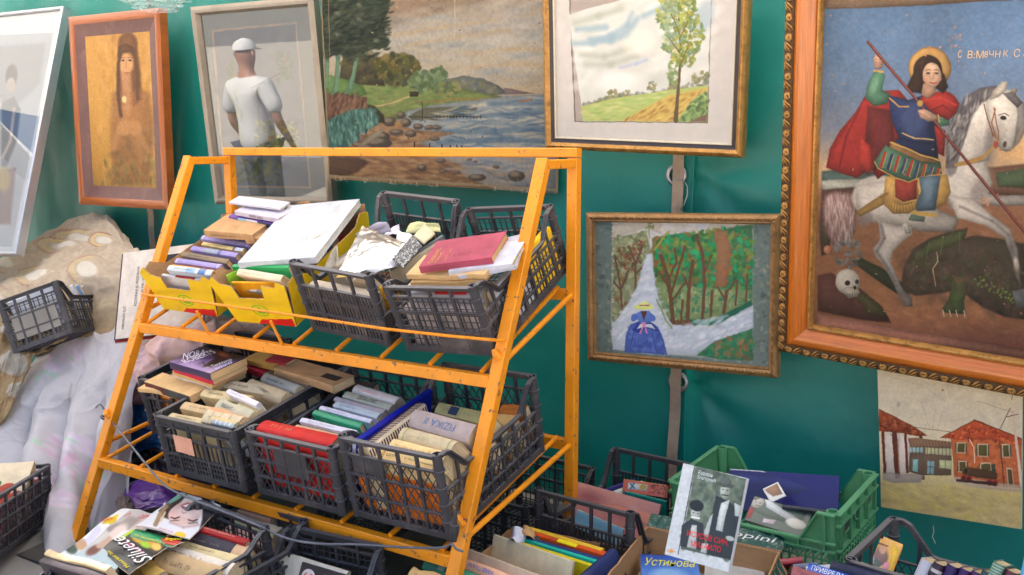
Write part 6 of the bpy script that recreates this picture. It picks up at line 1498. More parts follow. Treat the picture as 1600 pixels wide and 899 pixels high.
def icon(c):
    c.vol = .55
    c.grad([(-40,(92,128,176)),(60,(96,132,178)),(150,(108,132,168)),(215,(138,140,150)),(250,(196,166,132)),(275,(196,156,112)),(300,(150,104,76)),(400,(160,108,72)),(480,(166,112,74)),(540,(122,74,62))], noise=7)
    c.poly([(1280,-40),(1620,-60),(1620,-2),(1540,2),(1420,10),(1290,14)], (150,122,98), 2, tex=.4)
    c.ell(1600,225,60,30,(226,178,118),0,16,.9)
    c.dabs([(1285,20),(1600,20),(1600,200),(1285,200)], [(104,138,182),(90,122,170),(118,140,170)], 200, 11, .22, .4, soft=8)
    c.poly([(1284,268),(1330,262),(1372,270),(1420,262),(1420,292),(1284,296)], (74,96,92), 3); c.poly([(1284,282),(1350,279),(1380,286),(1380,296),(1284,300)], (168,172,160), 2)
    c.poly([(1284,296),(1380,290),(1340,330),(1300,345),(1282,350)], (88,62,54), 4); c.poly([(1540,262),(1610,255),(1610,310),(1520,300)], (120,84,66), 4); c.poly([(1556,270),(1606,262),(1606,294),(1560,292)], (80,100,70), 4)
    c.dabs([(1284,300),(1600,300),(1600,520),(1284,500)], [(176,124,84),(140,92,64),(128,82,60),(186,134,90)], 260, 8, .4, .35, rot=.1, soft=5)
    # dark mound, dragon
    c.poly([(1280,345),(1300,360),(1296,395),(1284,400)], (84,72,52), 3); c.poly([(1278,430),(1300,426),(1345,452),(1376,478),(1392,504),(1340,498),(1278,486)], (92,58,50), 4, tex=.3); c.poly([(1335,462),(1352,458),(1378,478),(1388,498),(1356,490)], (84,80,52), 4)
    c.poly([(1345,402),(1380,420),(1402,436),(1430,452),(1412,464),(1388,450),(1352,424),(1332,408)], (58,66,44), 3)
    c.poly([(1408,452),(1412,418),(1426,390),(1450,374),(1482,362),(1512,356),(1508,372),(1520,368),(1560,372),(1600,380),(1610,500),(1570,494),(1536,480),(1500,452),(1470,458),(1430,462)], (74,66,52), 4)
    c.poly([(1417,420),(1430,394),(1452,377),(1484,364),(1510,358),(1504,376),(1486,386),(1456,394),(1430,414)], (92,104,62), 2)
    for a, b in (((1474,368),(1470,402)), ((1452,378),(1446,412)), ((1434,394),(1424,430)), ((1500,362),(1500,396))): c.line([a, b], 1, (130,140,86), 1, .7)
    c.dabs([(1420,400),(1600,400),(1600,490),(1500,452),(1420,450)], [(84,96,54),(60,50,42),(110,70,58),(70,80,48)], 260, 4, .5, .7, soft=2)
    for i in range(46):
        t = i/45; c.ell(1524+t*72+4*math.sin(i*2.3), 436+t*36+6*math.sin(i*1.7), 1.7, 1.7, (120,150,60), 0, .8, .9)
    c.poly([(1488,432),(1506,428),(1512,450),(1506,470),(1508,490),(1478,488),(1472,484),(1482,468),(1486,450)], (74,96,52), 2); c.line([(1490,430),(1498,440),(1510,434)], 3, (140,80,60), 2)
    for x in (1474,1484,1494,1506): c.line([(x,484),(x+2,494)], 1.6, (190,190,170), .7)
    c.poly([(1582,455),(1606,448),(1606,480),(1588,482)], (120,130,136), 2)
    # tail, hind quarters, belly
    c.poly([(1290,306),(1306,300),(1332,306),(1338,330),(1336,362),(1324,382),(1304,386),(1290,360),(1286,330)], (168,136,136), 6)
    c.dabs([(1294,308),(1334,308),(1338,340),(1330,378),(1306,384),(1290,350)], [(214,194,182),(150,112,108),(186,156,148),(120,84,82),(226,212,200)], 260, 9, .5, .12, rot=1.5, soft=1.2)
    c.ell(1372,308,40,34,(196,190,180),0,4); c.ell(1384,300,26,22,(216,212,204),0,10,.8); c.poly([(1340,290),(1380,282),(1440,300),(1470,330),(1500,340),(1490,362),(1440,362),(1400,354),(1350,345),(1338,320)], (190,184,176), 4)
    c.ell(1352,340,12,14,(140,130,130),.3,7,.7); c.ell(1420,330,26,18,(206,202,192),0,8,.8)
    c.poly([(1372,345),(1404,352),(1425,352),(1426,366),(1408,380),(1396,392),(1392,408),(1402,432),(1412,452),(1424,464),(1426,478),(1412,479),(1406,466),(1398,446),(1382,418),(1368,400),(1364,388),(1376,372)], (186,180,172), 2.5)
    c.line([(1376,350),(1382,372),(1370,392),(1388,420),(1402,446),(1410,462)], 4, (110,104,106), 4, .7); c.poly([(1409,462),(1422,462),(1426,478),(1413,479)], (150,140,132), 1)
    c.poly([(1418,346),(1424,364),(1416,366),(1410,352)], (220,216,206), 1.2)
    # chest, neck, forelegs
    c.poly([(1478,260),(1496,246),(1540,250),(1552,285),(1540,320),(1512,336),(1486,326),(1474,295)], (200,194,186), 5); c.ell(1500,290,16,24,(222,218,210),.2,9,.8); c.ell(1530,300,12,24,(150,140,138),.3,8,.7)
    c.poly([(1482,304),(1520,310),(1552,338),(1578,356),(1590,388),(1594,430),(1596,446),(1588,434),(1580,400),(1570,372),(1540,352),(1496,340)], (190,184,176), 2.5); c.line([(1500,322),(1550,345),(1576,366),(1586,402)], 4, (106,100,102), 4, .6); c.ell(1588,412,4,10,(222,216,206),-.2,3)
    c.poly([(1536,300),(1560,306),(1606,304),(1606,320),(1560,322),(1536,318)], (176,170,164), 2)
    c.poly([(1488,262),(1482,232),(1492,196),(1512,164),(1540,150),(1566,154),(1562,190),(1552,215),(1546,250)], (206,200,192), 3)
    c.ell(1549,220,10,36,(140,134,134),.1,9,.7); c.ell(1510,230,10,36,(226,222,214),.2,9,.8)
    # mane
    c.poly([(1478,262),(1480,220),(1488,186),(1508,152),(1532,137),(1556,134),(1570,142),(1552,154),(1534,160),(1520,180),(1510,210),(1500,238),(1494,262)], (108,104,108), 4)
    c.dabs([(1480,258),(1484,200),(1508,154),(1552,138),(1530,164),(1512,200),(1496,256)], [(150,148,150),(78,76,82),(176,174,172),(92,88,94)], 150, 6, .7, .28, rot=1.9, soft=1.5)
    c.ell(1488,262,8,14,(120,116,120),.4,4,.8)
    # head
    c.poly([(1541,160),(1552,146),(1574,140),(1586,142),(1596,158),(1600,190),(1590,212),(1584,232),(1572,238),(1560,230),(1556,210),(1545,188)], (200,196,188), 2.5); c.poly([(1584,150),(1600,160),(1606,196),(1594,222),(1584,232),(1588,200),(1590,176)], (140,136,134), 3, .8)
    c.poly([(1547,156),(1552,142),(1566,128),(1575,128),(1572,142),(1560,152)], (206,196,184), 1.2); c.poly([(1577,146),(1584,136),(1590,138),(1587,148)], (160,150,144), 1.2); c.poly([(1566,146),(1584,144),(1598,160),(1590,168),(1578,158)], (110,106,110), 2)
    c.ell(1568,184,5,3.2,(52,42,42),.1,1); c.line([(1560,180),(1570,177),(1577,181)], 1.4, (90,80,80), .8); c.ell(1570,226,3,5,(84,66,66),.3,1.2); c.line([(1562,234),(1580,236)], 1.2, (110,90,88), .8)
    c.line([(1538,162),(1544,186),(1552,212)], 2, (128,72,48), .8); c.line([(1556,170),(1550,192),(1556,216)], 2, (150,96,60), .8); c.line([(1554,168),(1556,186),(1560,206),(1560,222)], 2, (156,100,60), .8)
    c.line([(1560,221),(1550,232),(1536,246),(1512,254),(1494,258)], [2,4,6,8,5], (190,146,76), 1); c.ell(1556,226,4,6,(170,60,50),0,1.5,.8)
    # saddle cloth
    c.poly([(1338,330),(1372,308),(1384,302),(1384,318),(1362,330),(1344,338)], (186,146,78), 1.2)
    c.poly([(1384,276),(1480,272),(1486,300),(1478,318),(1462,326),(1440,322),(1420,334),(1396,334),(1380,318)], (196,154,78), 1.5)
    for i in range(22): a = 3.3-i*.17; c.line([(1408+16*math.cos(a), 300-12*math.sin(-abs(a))*0+8*math.sin(a)*-1), (1408+32*math.cos(a), 304+28*abs(math.sin(a)))], 1, (112,78,40), .8, .7)
    c.ell(1412,298,24,22,(206,160,90),0,1.5,.9); c.poly([(1398,280),(1434,280),(1432,312),(1412,318),(1398,308)], (166,62,50), 1.5); c.line([(1398,282),(1399,308),(1412,317),(1432,312)], 2, (206,166,88), .8)
    # cloak
    c.poly([(1352,150),(1380,152),(1402,162),(1408,200),(1400,232),(1388,268),(1372,280),(1360,262),(1340,278),(1318,272),(1291,262),(1296,234),(1312,204),(1334,180)], (158,42,38), 2)
    c.poly([(1356,166),(1394,172),(1398,224),(1378,262),(1358,268),(1352,230)], (98,40,40), 5, .9); c.poly([(1346,215),(1360,228),(1366,262),(1356,272),(1340,250)], (206,60,48), 3); c.line([(1352,160),(1330,196),(1308,236)], 5, (196,54,46), 4, .8); c.line([(1344,170),(1322,214),(1312,262)], 2.5, (110,30,32), 3, .8); c.line([(1372,190),(1366,230),(1362,262)], 3, (126,38,38), 3)
    c.poly([(1378,142),(1404,140),(1420,158),(1400,162),(1380,150)], (176,48,42), 1.5)
    # torso
    c.poly([(1388,148),(1420,156),(1444,148),(1466,168),(1468,210),(1466,248),(1440,240),(1404,214),(1394,190)], (44,58,104), 2); c.ell(1426,188,16,24,(66,84,134),0,8,.8); c.ell(1458,196,8,26,(26,34,66),.1,6,.8); c.line([(1384,148),(1406,166),(1420,166)], 2.4, (196,150,80), .8)
    c.line([(1410,208),(1430,216),(1458,218)], 2, (206,176,110), .8); c.poly([(1404,214),(1430,220),(1462,222),(1464,248),(1436,242),(1396,224)], (36,48,88), 1.5)
    # sleeves, hands
    c.poly([(1357,128),(1366,112),(1378,110),(1384,118),(1378,140),(1392,146),(1386,162),(1366,166),(1352,154)], (84,138,112), 1.5); c.ell(1366,134,5,14,(120,170,140),.3,4,.7); c.line([(1366,110),(1380,112)], 3.4, (200,164,90), .8)
    c.poly([(1365,92),(1368,85),(1378,86),(1381,94),(1379,106),(1369,108),(1366,102)], (214,170,144), 1)
    c.poly([(1462,184),(1484,186),(1484,196),(1466,198)], (84,136,110), 1.5)
    # skirt of lappets
    c.poly([(1394,220),(1412,228),(1440,240),(1468,248),(1470,262),(1436,256),(1410,246),(1388,234)], (150,110,66), 1.2); c.line([(1392,222),(1440,242),(1468,250)], 2, (206,166,90), .8)
    c.poly([(1384,226),(1412,240),(1440,252),(1470,254),(1472,272),(1440,276),(1420,284),(1398,276),(1370,262),(1367,252)], (78,122,96), 1.5)
    for i, cc in enumerate([(186,50,44),(44,60,112),(178,54,46),(58,70,120),(170,50,46),(50,66,116),(186,70,54),(60,74,120),(176,56,48)]):
        x = 1380+i*10.4; y = 238+i*3.2; c.line([(x+4,y),(x-3,y+22)], 4.2, cc, .8); c.line([(x+6.6,y),(x,y+24)], .9, (206,176,110), .6)
    c.line([(1367,252),(1372,263),(1398,277),(1420,284),(1440,276),(1472,272)], 1.8, (196,156,80), .8)
    # leg
    c.poly([(1436,276),(1470,274),(1466,300),(1462,328),(1432,330),(1432,316),(1440,298)], (92,122,146), 2); c.ell(1450,294,7,18,(126,156,176),.1,6,.7); c.line([(1428,332),(1462,336)], 6, (206,166,80), 1.2); c.poly([(1424,334),(1446,338),(1444,346),(1420,344)], (110,140,120), 1.5)
    # right shoulder cape
    c.poly([(1438,152),(1456,144),(1478,142),(1492,150),(1500,162),(1494,178),(1482,188),(1464,180),(1452,172)], (178,48,42), 1.8); c.line([(1444,156),(1470,152),(1494,164)], 3, (214,70,56), 2.5, .8); c.line([(1456,172),(1474,164),(1490,176)], 2, (110,30,34), 2, .8); c.poly([(1460,196),(1478,204),(1476,244),(1466,240)], (170,46,42), 2)
    # halo, hair, face
    c.ell(1453,107,33.5,33.5,(178,130,64),0,1); c.ell(1453,107,31.5,31.5,(212,166,92),0,1.5); c.ell(1453,107,26,26,(196,148,80),0,6,.6)
    c.ell(1450,110,23,24,(64,46,36),0,2); c.poly([(1424,120),(1436,100),(1444,128),(1440,146),(1422,144),(1416,136)], (66,48,38), 3); c.poly([(1466,104),(1476,116),(1482,136),(1474,146),(1462,138)], (62,44,36), 3)
    c.poly([(1443,130),(1462,132),(1462,146),(1450,154),(1440,148)], (196,150,124), 1.5); c.ell(1457,117,14.5,19.5,(218,180,150),-.05,1.6); c.ell(1450,120,7,13,(196,150,122),0,6,.5)
    c.poly([(1442,108),(1446,94),(1458,90),(1470,98),(1473,112),(1466,101),(1456,97),(1448,100)], (66,48,38), 2)
    for x in (1451, 1464): c.ell(x,114,3.2,1.5,(70,50,46),.05,.8); c.line([(x-4,109.5),(x,108),(x+4,109.5)], 1.1, (110,76,60), .7); c.line([(x-3.5,117),(x+3.5,117)], .7, (170,120,100), .7)
    c.line([(1459,113),(1460,122),(1457,124)], 1.2, (176,128,104), .9); c.line([(1454,129),(1459,130.5),(1464,129)], 2.2, (180,70,66), .8); c.ell(1446,124,3,3,(214,140,120),0,2.5,.6); c.ell(1469,124,3,3,(214,140,120),0,2.5,.6)
    # spear
    c.line([(1357,66),(1444,170),(1500,238),(1604,366)], 4.6, (96,44,44), .9); c.line([(1357,65),(1444,169),(1500,237),(1604,365)], 1.4, (170,96,84), .8); c.ell(1438,161,4.5,5.5,(196,156,76),.8,1)
    c.poly([(1434,172),(1444,170),(1464,180),(1466,188),(1450,190),(1438,184)], (216,172,146), 1); c.line([(1436,176),(1450,184)], 1, (160,110,90), .7); c.line([(1466,180),(1468,190)], 2.4, (206,166,90), .8)
    for i in range(3): c.line([(1367,92+i*4.5),(1379,94+i*4.5)], .9, (170,120,96), .7)
    # skull and shrub
    c.dabs(('e', 1326, 396, 22, 22), [(110,124,128),(90,104,104),(140,150,150)], 46, 4.5, .7, .5, soft=2); c.ell(1294,390,6,7,(196,126,90),0,2)
    c.ell(1325,440,19,20,(206,200,186),0,1.6); c.poly([(1312,452),(1336,446),(1344,456),(1340,464),(1326,466)], (200,192,174), 1.2); c.ell(1324,442,4.2,4,(40,34,34),0,1); c.ell(1339,440,3,3.6,(60,50,46),0,1); c.poly([(1333,448),(1337,446),(1339,452),(1335,453)], (50,40,38), .8)
    for i in range(6): c.line([(1321+i*3.6,459),(1322+i*3.6,464)], .9, (90,76,68), .5)
    c.ell(1316,432,8,9,(226,220,208),0,6,.7)
    # wear
    c.dabs([(1290,20),(1600,20),(1600,520),(1290,490)], [(196,150,110),(206,160,120)], 60, 1.8, .8, .5, soft=.5)
    c.dabs([(1478,70),(1490,30),(1505,60),(1500,80)], [(196,140,110)], 16, 2.4, .7, .5, soft=.8); c.dabs([(1430,88),(1475,88),(1470,72),(1436,74)], [(226,150,110)], 14, 2, .9, .5, soft=.6)
    c.line([(1464,394),(1466,408),(1458,420),(1462,446)], 1.4, (224,190,150), .6); c.dabs([(1530,305),(1550,305),(1550,322),(1526,318)], [(220,150,110)], 16, 2, .9, .5, soft=.6)
    c.poly([(1276,490),(1320,497),(1400,512),(1500,528),(1606,545),(1606,560),(1276,512)], (176,118,100), 2.5, tex=.5)
    m_ = vnoise(c.h, c.w, (3, 3), 77, 4)[..., None]; c.C *= np.array([.90,.86,.82])*(1-.22*(m_-.5)*2)
    c.C *= (1-.17*np.clip((c.Y-270)/110, 0, 1))[..., None]; c.dabs([(1400,380),(1600,380),(1600,500),(1400,470)], [(60,50,42),(84,62,50)], 120, 10, .3, .5, soft=7)
    c.grain(.09, 90, 4)
flat_art('painting', P, TR6, .120, P.w-.120, .120, P.h-.120, -.0035, icon, M_ART, root, res=1.75, wob=1.0, seed=2)
lt = MB()
for s, x0, y0, x1, y1, hh in (('С', 1497, 90, 1503, 90, 12), ('В:М', 1512, 91, 1537, 90, 12), ('8ЧН', 1538, 90, 1563, 88, 11), ('К', 1568, 88, 1575, 88, 10), ('С Ј', 1584, 89, 1606, 88, 13)):
    a = local(P, TR6, x0, y0); b = local(P, TR6, x1, y1); u = local(P, TR6, x0, y0-hh)
    put_text(lt, s, (a[0], -.0052, a[1]), (1, 0, 0), (0, 0, 1), b[0]-a[0], u[1]-a[1])
lt.build('lettering', cover((206, 176, 140), worn=False), root)

# --- lady in blue
P = Pose(-1.741, 3.5, .752, .03, -.003, -.027, .811, .03, .635)
T5 = [(916,329), (1221,338), (1216,588), (921,565)]
root = thing('framed_painting', 'naive painting of a lady in a blue dress on a road between trees, bronze frame', 'painting', P.mat())
ring(root, 'frame', P, 0, .040, [(0, -.03), (0, .012), (.15, .020), (.45, .024), (.7, .016), (.85, .018), (1, -.001)], M_BRASS)
mb = MB()
for (ox, oz), (dx, dz), L in (((.02, .02), (1, 0), P.w-.04), ((P.w-.02, .02), (0, 1), P.h-.04), ((P.w-.02, P.h-.02), (-1, 0), P.w-.04), ((.02, P.h-.02), (0, -1), P.h-.04)):
    n = int(L/.03)
    for i in range(n):
        a = (i+.5)*L/n; f = lambda u, v: np.array([ox+dx*(a+u)-dz*v, -.0245, oz+dz*(a+u)+dx*v])
        mb.tube([f(-.012,-.006), f(-.004,.005), f(.004,-.005), f(.012,.006)], .0022, 5)
mb.build('frame_ornament', M_BRASS, root, smooth=True)
backboard(root, P, .01)
def lady(c):
    c.vol = .15
    c.C[:] = (96, 112, 108); c.dabs([(926,336),(1212,340),(1208,580),(930,558)], [(84,100,98),(120,132,122),(90,106,104),(134,140,120),(72,86,86)], 900, 4, .6, .6, soft=1.5)
    a = [(958,342),(1179,345),(1178,558),(1130,562),(1060,556),(960,548),(957,500)]
    c.poly(a, (170,170,170), 2); c.poly([(958,342),(1179,345),(1179,372),(1100,362),(1050,370),(1010,356),(958,372)], (176,166,150), 3); c.dabs([(1035,344),(1110,344),(1100,370),(1040,372)], [(176,180,196),(196,190,186)], 40, 7, .5, .5, soft=3)
    c.poly([(958,372),(1012,360),(1022,400),(1008,440),(990,470),(962,506),(958,500)], (120,128,92), 3, tex=.3); c.dabs([(958,372),(1012,362),(1015,430),(962,500)], [(104,116,76),(150,150,110),(134,86,60),(84,110,70),(160,160,130)], 200, 4.5, .7, .6, soft=1.5)
    for (x, y, s_) in ((975,400,1),(990,410,1),(1000,386,.7)): c.dabs(('e', x, y, 14, 14), [(140,60,52),(106,96,56),(84,70,44)], 30, 2.4, .8, .7, soft=.8)
    for p in ([(975,490),(972,450),(966,420)],[(974,450),(984,424)],[(968,430),(962,400)],[(996,450),(995,410),(984,385)],[(995,415),(1006,384)],[(972,455),(960,440)],[(995,430),(1010,414)]): c.line(p, 3.2, (96,70,60), 1)
    # wood at the right
    c.poly([(1022,372),(1060,366),(1100,366),(1178,352),(1178,470),(1170,478),(1130,500),(1060,510),(1030,480),(1024,440)], (60,108,74), 3)
    c.dabs([(1024,372),(1100,362),(1178,352),(1178,462),(1120,480),(1050,480),(1026,430)], [(20,140,84),(96,140,50),(40,110,50),(10,160,104),(120,120,50),(150,90,50),(30,96,60)], 620, 5, .75, .6, soft=1.5)
    c.poly([(1118,362),(1140,362),(1146,400),(1138,450),(1120,450),(1124,400)], (156,92,62), 3, .85)
    c.poly([(1026,440),(1100,450),(1178,455),(1178,476),(1120,500),(1048,508),(1034,480)], (124,140,90), 4, .8); c.dabs([(1030,450),(1178,460),(1170,476),(1060,506)], [(150,160,110),(96,120,70),(40,110,84)], 130, 4, .7, .5, soft=1.5)
    for p, w_ in (([(1056,506),(1052,470),(1046,430),(1036,400)],6),([(1052,460),(1064,420),(1074,386)],4),([(1050,450),(1032,426)],3.4),([(1048,436),(1060,412),(1058,390)],3.4),([(1054,470),(1076,440)],3.4),([(1078,506),(1080,450),(1086,410)],6),([(1080,450),(1070,430)],3),([(1101,500),(1104,440),(1102,400),(1092,370)],5),([(1103,430),(1116,400)],3),([(1114,494),(1116,456)],4),([(1134,490),(1138,456)],5),([(1137,470),(1124,450)],3),([(1137,462),(1150,442)],3),([(1152,478),(1154,440)],3.4),([(1168,472),(1170,430)],3.4),([(1068,506),(1070,470)],3.4)): c.line(p, w_, (98,66,46), 1.1)
    c.dabs([(1046,500),(1110,500),(1108,510),(1046,512)], [(110,60,44)], 26, 4, .7, .5)
    c.poly([(1080,500),(1120,500),(1176,470),(1178,478),(1124,508),(1090,512)], (26,96,72), 2.5); 
    c.line([(1028,372),(1020,400),(1022,440),(1030,460)], 5, (120,104,60), 2); c.line([(1026,390),(1044,366),(1048,362)], 3, (150,140,60), 1.5)
    # road
    c.poly([(1013,398),(1022,396),(1026,440),(1036,480),(1056,510),(1120,512),(1178,478),(1178,516),(1120,536),(1090,556),(1020,556),(960,548),(958,508),(976,488),(998,450),(1006,420)], (176,186,200), 2.5)
    c.dabs([(1014,400),(1024,440),(1050,512),(1178,484),(1178,512),(1100,545),(962,545),(960,510),(996,456)], [(196,202,212),(156,170,190),(180,180,206),(206,208,214)], 300, 6, .5, .4, rot=-.5, soft=2)
    c.line([(1030,470),(1044,500),(1054,514)], 2.4, (120,140,90), 1.5)
    c.poly([(1092,556),(1120,534),(1178,514),(1178,562),(1130,562)], (46,112,76), 2.5); c.dabs([(1100,556),(1124,536),(1178,518),(1178,560)], [(30,130,90),(90,112,60),(150,92,60),(40,96,70)], 110, 5, .7, .5, soft=1.5)
    # lady
    c.poly([(978,552),(982,520),(988,508),(1002,504),(1020,504),(1032,512),(1040,530),(1047,556)], (66,92,176), 1.2); c.dabs([(982,550),(986,512),(1034,514),(1044,554)], [(84,110,196),(60,80,160),(96,120,200)], 60, 5, .5, .5, soft=2)
    c.poly([(990,518),(1000,505),(1024,506),(1034,520),(1016,514),(1002,522)], (40,60,150), 1); c.poly([(998,516),(1004,508),(1022,508),(1028,516),(1014,512)], (196,204,226), .8)
    c.poly([(994,492),(1004,488),(1018,488),(1026,494),(1020,506),(1002,506)], (84,116,200), 1); c.ell(994,498,5,6,(74,104,190),.4,1); c.ell(1023,498,5,6,(74,104,190),-.4,1); c.poly([(1004,488),(1014,488),(1010,502)], (90,52,44), .8); c.line([(1010,507),(1004,522)], 2.6, (196,120,160), .8); c.line([(1010,507),(1014,521)], 2.6, (196,120,160), .8); c.ell(1009,507,4,2.6,(206,130,170),0,.8)
    c.ell(1009,481,16,4.5,(206,212,110),0,1); c.ell(1010,477,7,4.5,(214,220,130),0,1); c.line([(1003,479),(1017,479)], 1.8, (150,70,100), .7)
    c.line([(989,540),(993,520)], 1, (40,50,130), .6); c.line([(1022,522),(1030,550)], 1, (40,50,130), .6)
    c.dabs([(956,344),(960,344),(962,548),(957,548)], [(196,196,180)], 40, 1.6, .7, .5, soft=.5)
    c.line([(1016,350),(1018,372)], 2, (130,140,96), 1.5); c.dabs(('e',1017,352,8,8), [(110,120,70)], 20, 2.4, .8)
    c.dabs(('e', 1170, 558, 8, 2), [(150,40,50)], 8, 1.4, .9)
    c.grain(.06, 90, 4)
flat_art('painting', P, T5, .036, P.w-.036, .036, P.h-.036, -.0015, lady, M_ART, root, res=1.6, wob=1.2, seed=3)

# --- tree landscape with mat
P = Pose(-1.956, 3.5, 1.655, .049, .139, .041, .851, .03, .688)
T4 = [(849,-40), (1168,-40), (1170,244), (853,235)]
root = thing('framed_painting', 'watercolour of a lone tree in a field, pale mat, black and gilt frame', 'painting', P.mat())
ring(root, 'frame', P, 0, .030, [(0, -.03), (0, .012), (.2, .024), (.6, .028), (.9, .018), (1, .015)], M_GOLD)
ring(root, 'inner_band', P, .030, .046, [(0, .015), (.5, .011), (1, .010)], M_BLKF)
ring(root, 'fillet', P, .046, .054, [(0, .011), (.3, .014), (.8, .012), (1, -.001)], M_CREAMF)
backboard(root, P, .01)
def tree(c):
    c.vol = 0
    c.C[:] = (192, 184, 178); c.dabs([(864,0),(1150,0),(1150,228),(870,228)], [(186,178,172),(198,190,184)], 60, 14, .3, .5, soft=10)
    c.poly([(890,-40),(1112,-40),(1114,190),(901,190)], (104,92,84), .8); c.poly([(892,-40),(1111,-40),(1112.6,188.5),(903,188.5)], (160,146,138), .8)
    q = [(890.5,17),(920,8),(968,-2),(1110,-40),(1112,188),(916,188.5)]
    c.poly(q, (196,196,190), .8)
    S = [(893,18),(970,0),(1110,-36),(1111,130),(912,158)]
    c.dabs(S, [(206,204,198),(214,212,206),(190,190,180),(200,196,184)], 150, 16, .5, .5, rot=-.4, soft=7)
    for p in ([(900,62),(930,62),(960,52),(985,36),(992,16)],[(925,56),(960,58),(984,50),(1000,26)],[(905,40),(950,38)],[(1010,22),(1040,10)]): c.line(p, [9,11,12,9,5][:len(p)], (140,164,176), 7, .75)
    for p in ([(912,80),(950,84),(990,70)],[(900,30),(940,20),(975,10)],[(920,96),(960,96),(1000,84)]): c.line(p, 10, (160,162,146), 8, .6)
    c.line([(975,102),(1000,96),(1016,90)], 5, (160,166,196), 4, .7); c.ell(1005,62,24,18,(222,216,200),0,12,.7); c.ell(970,125,36,18,(220,216,212),0,12,.7); c.ell(1100,30,14,30,(140,160,176),.3,9,.6)
    c.dabs([(912,162),(960,148),(1050,138),(1110,120),(1110,132),(1040,144),(960,156),(914,166)], [(120,124,96),(140,134,100),(150,150,150),(106,112,84)], 120, 4, .7, .7, soft=1.5)
    for x, y in ((962,143),(1024,130),(1092,120),(1106,116),(985,145),(1056,136)): c.dabs(('e', x, y, 7, 7), [(130,124,84),(150,140,96),(112,116,90)], 18, 3, .7, .8, soft=1)
    c.poly([(912,164),(960,152),(1050,138),(1112,131),(1112,188),(917,188)], (166,176,96), 1.5); c.dabs([(914,166),(1050,140),(1040,150),(960,188),(918,188)], [(150,180,96),(180,186,110),(140,164,90),(196,190,120)], 140, 7, .5, .3, rot=-.15, soft=2)
    c.poly([(978,188),(1020,164),(1052,146),(1112,134),(1112,150),(1080,170),(1060,188)], (196,166,84), 3); c.dabs([(980,188),(1052,148),(1110,136),(1080,166),(1060,188)], [(206,176,90),(170,120,60),(186,150,70),(150,104,60)], 130, 5, .6, .25, rot=-.6, soft=1.2)
    c.poly([(1066,188),(1080,168),(1094,148),(1112,142),(1112,188)], (120,146,84), 3); c.dabs([(1070,186),(1092,148),(1112,142),(1112,186)], [(130,160,84),(90,120,70),(160,180,110),(80,96,64)], 90, 4.5, .7, .5, soft=1.3); c.poly([(1084,188),(1112,176),(1112,188)], (120,90,80), 3)
    c.line([(1064,187),(1066,150),(1068,100),(1067,60),(1064,20)], [7,5,4,3,2], (96,76,56), 1)
    T_ = [(1032,-10),(1080,-30),(1090,10),(1104,56),(1092,80),(1084,104),(1060,100),(1048,112),(1056,80),(1040,74),(1046,50),(1030,30)]
    c.dabs(T_, [(150,156,60),(120,136,60),(176,170,70),(96,120,70),(134,124,50),(110,140,110)], 520, 4.2, .75, .5, soft=1)
    c.dabs([(1050,100),(1064,96),(1066,130),(1052,132)], [(130,150,84),(110,130,84)], 40, 4, .7, .5); c.dabs([(1036,0),(1060,0),(1066,70),(1044,76)], [(120,144,120),(150,166,130)], 60, 5, .5, .5, soft=2)
    for p in ([(1067,100),(1080,70)],[(1067,80),(1050,56)],[(1066,60),(1078,30)],[(1066,50),(1052,20)]): c.line(p, 1.4, (110,86,60), .8)
flat_art('painting', P, T4, .050, P.w-.050, .050, P.h-.050, -.0015, tree, M_ART, root, res=2.0, wob=1., seed=4)

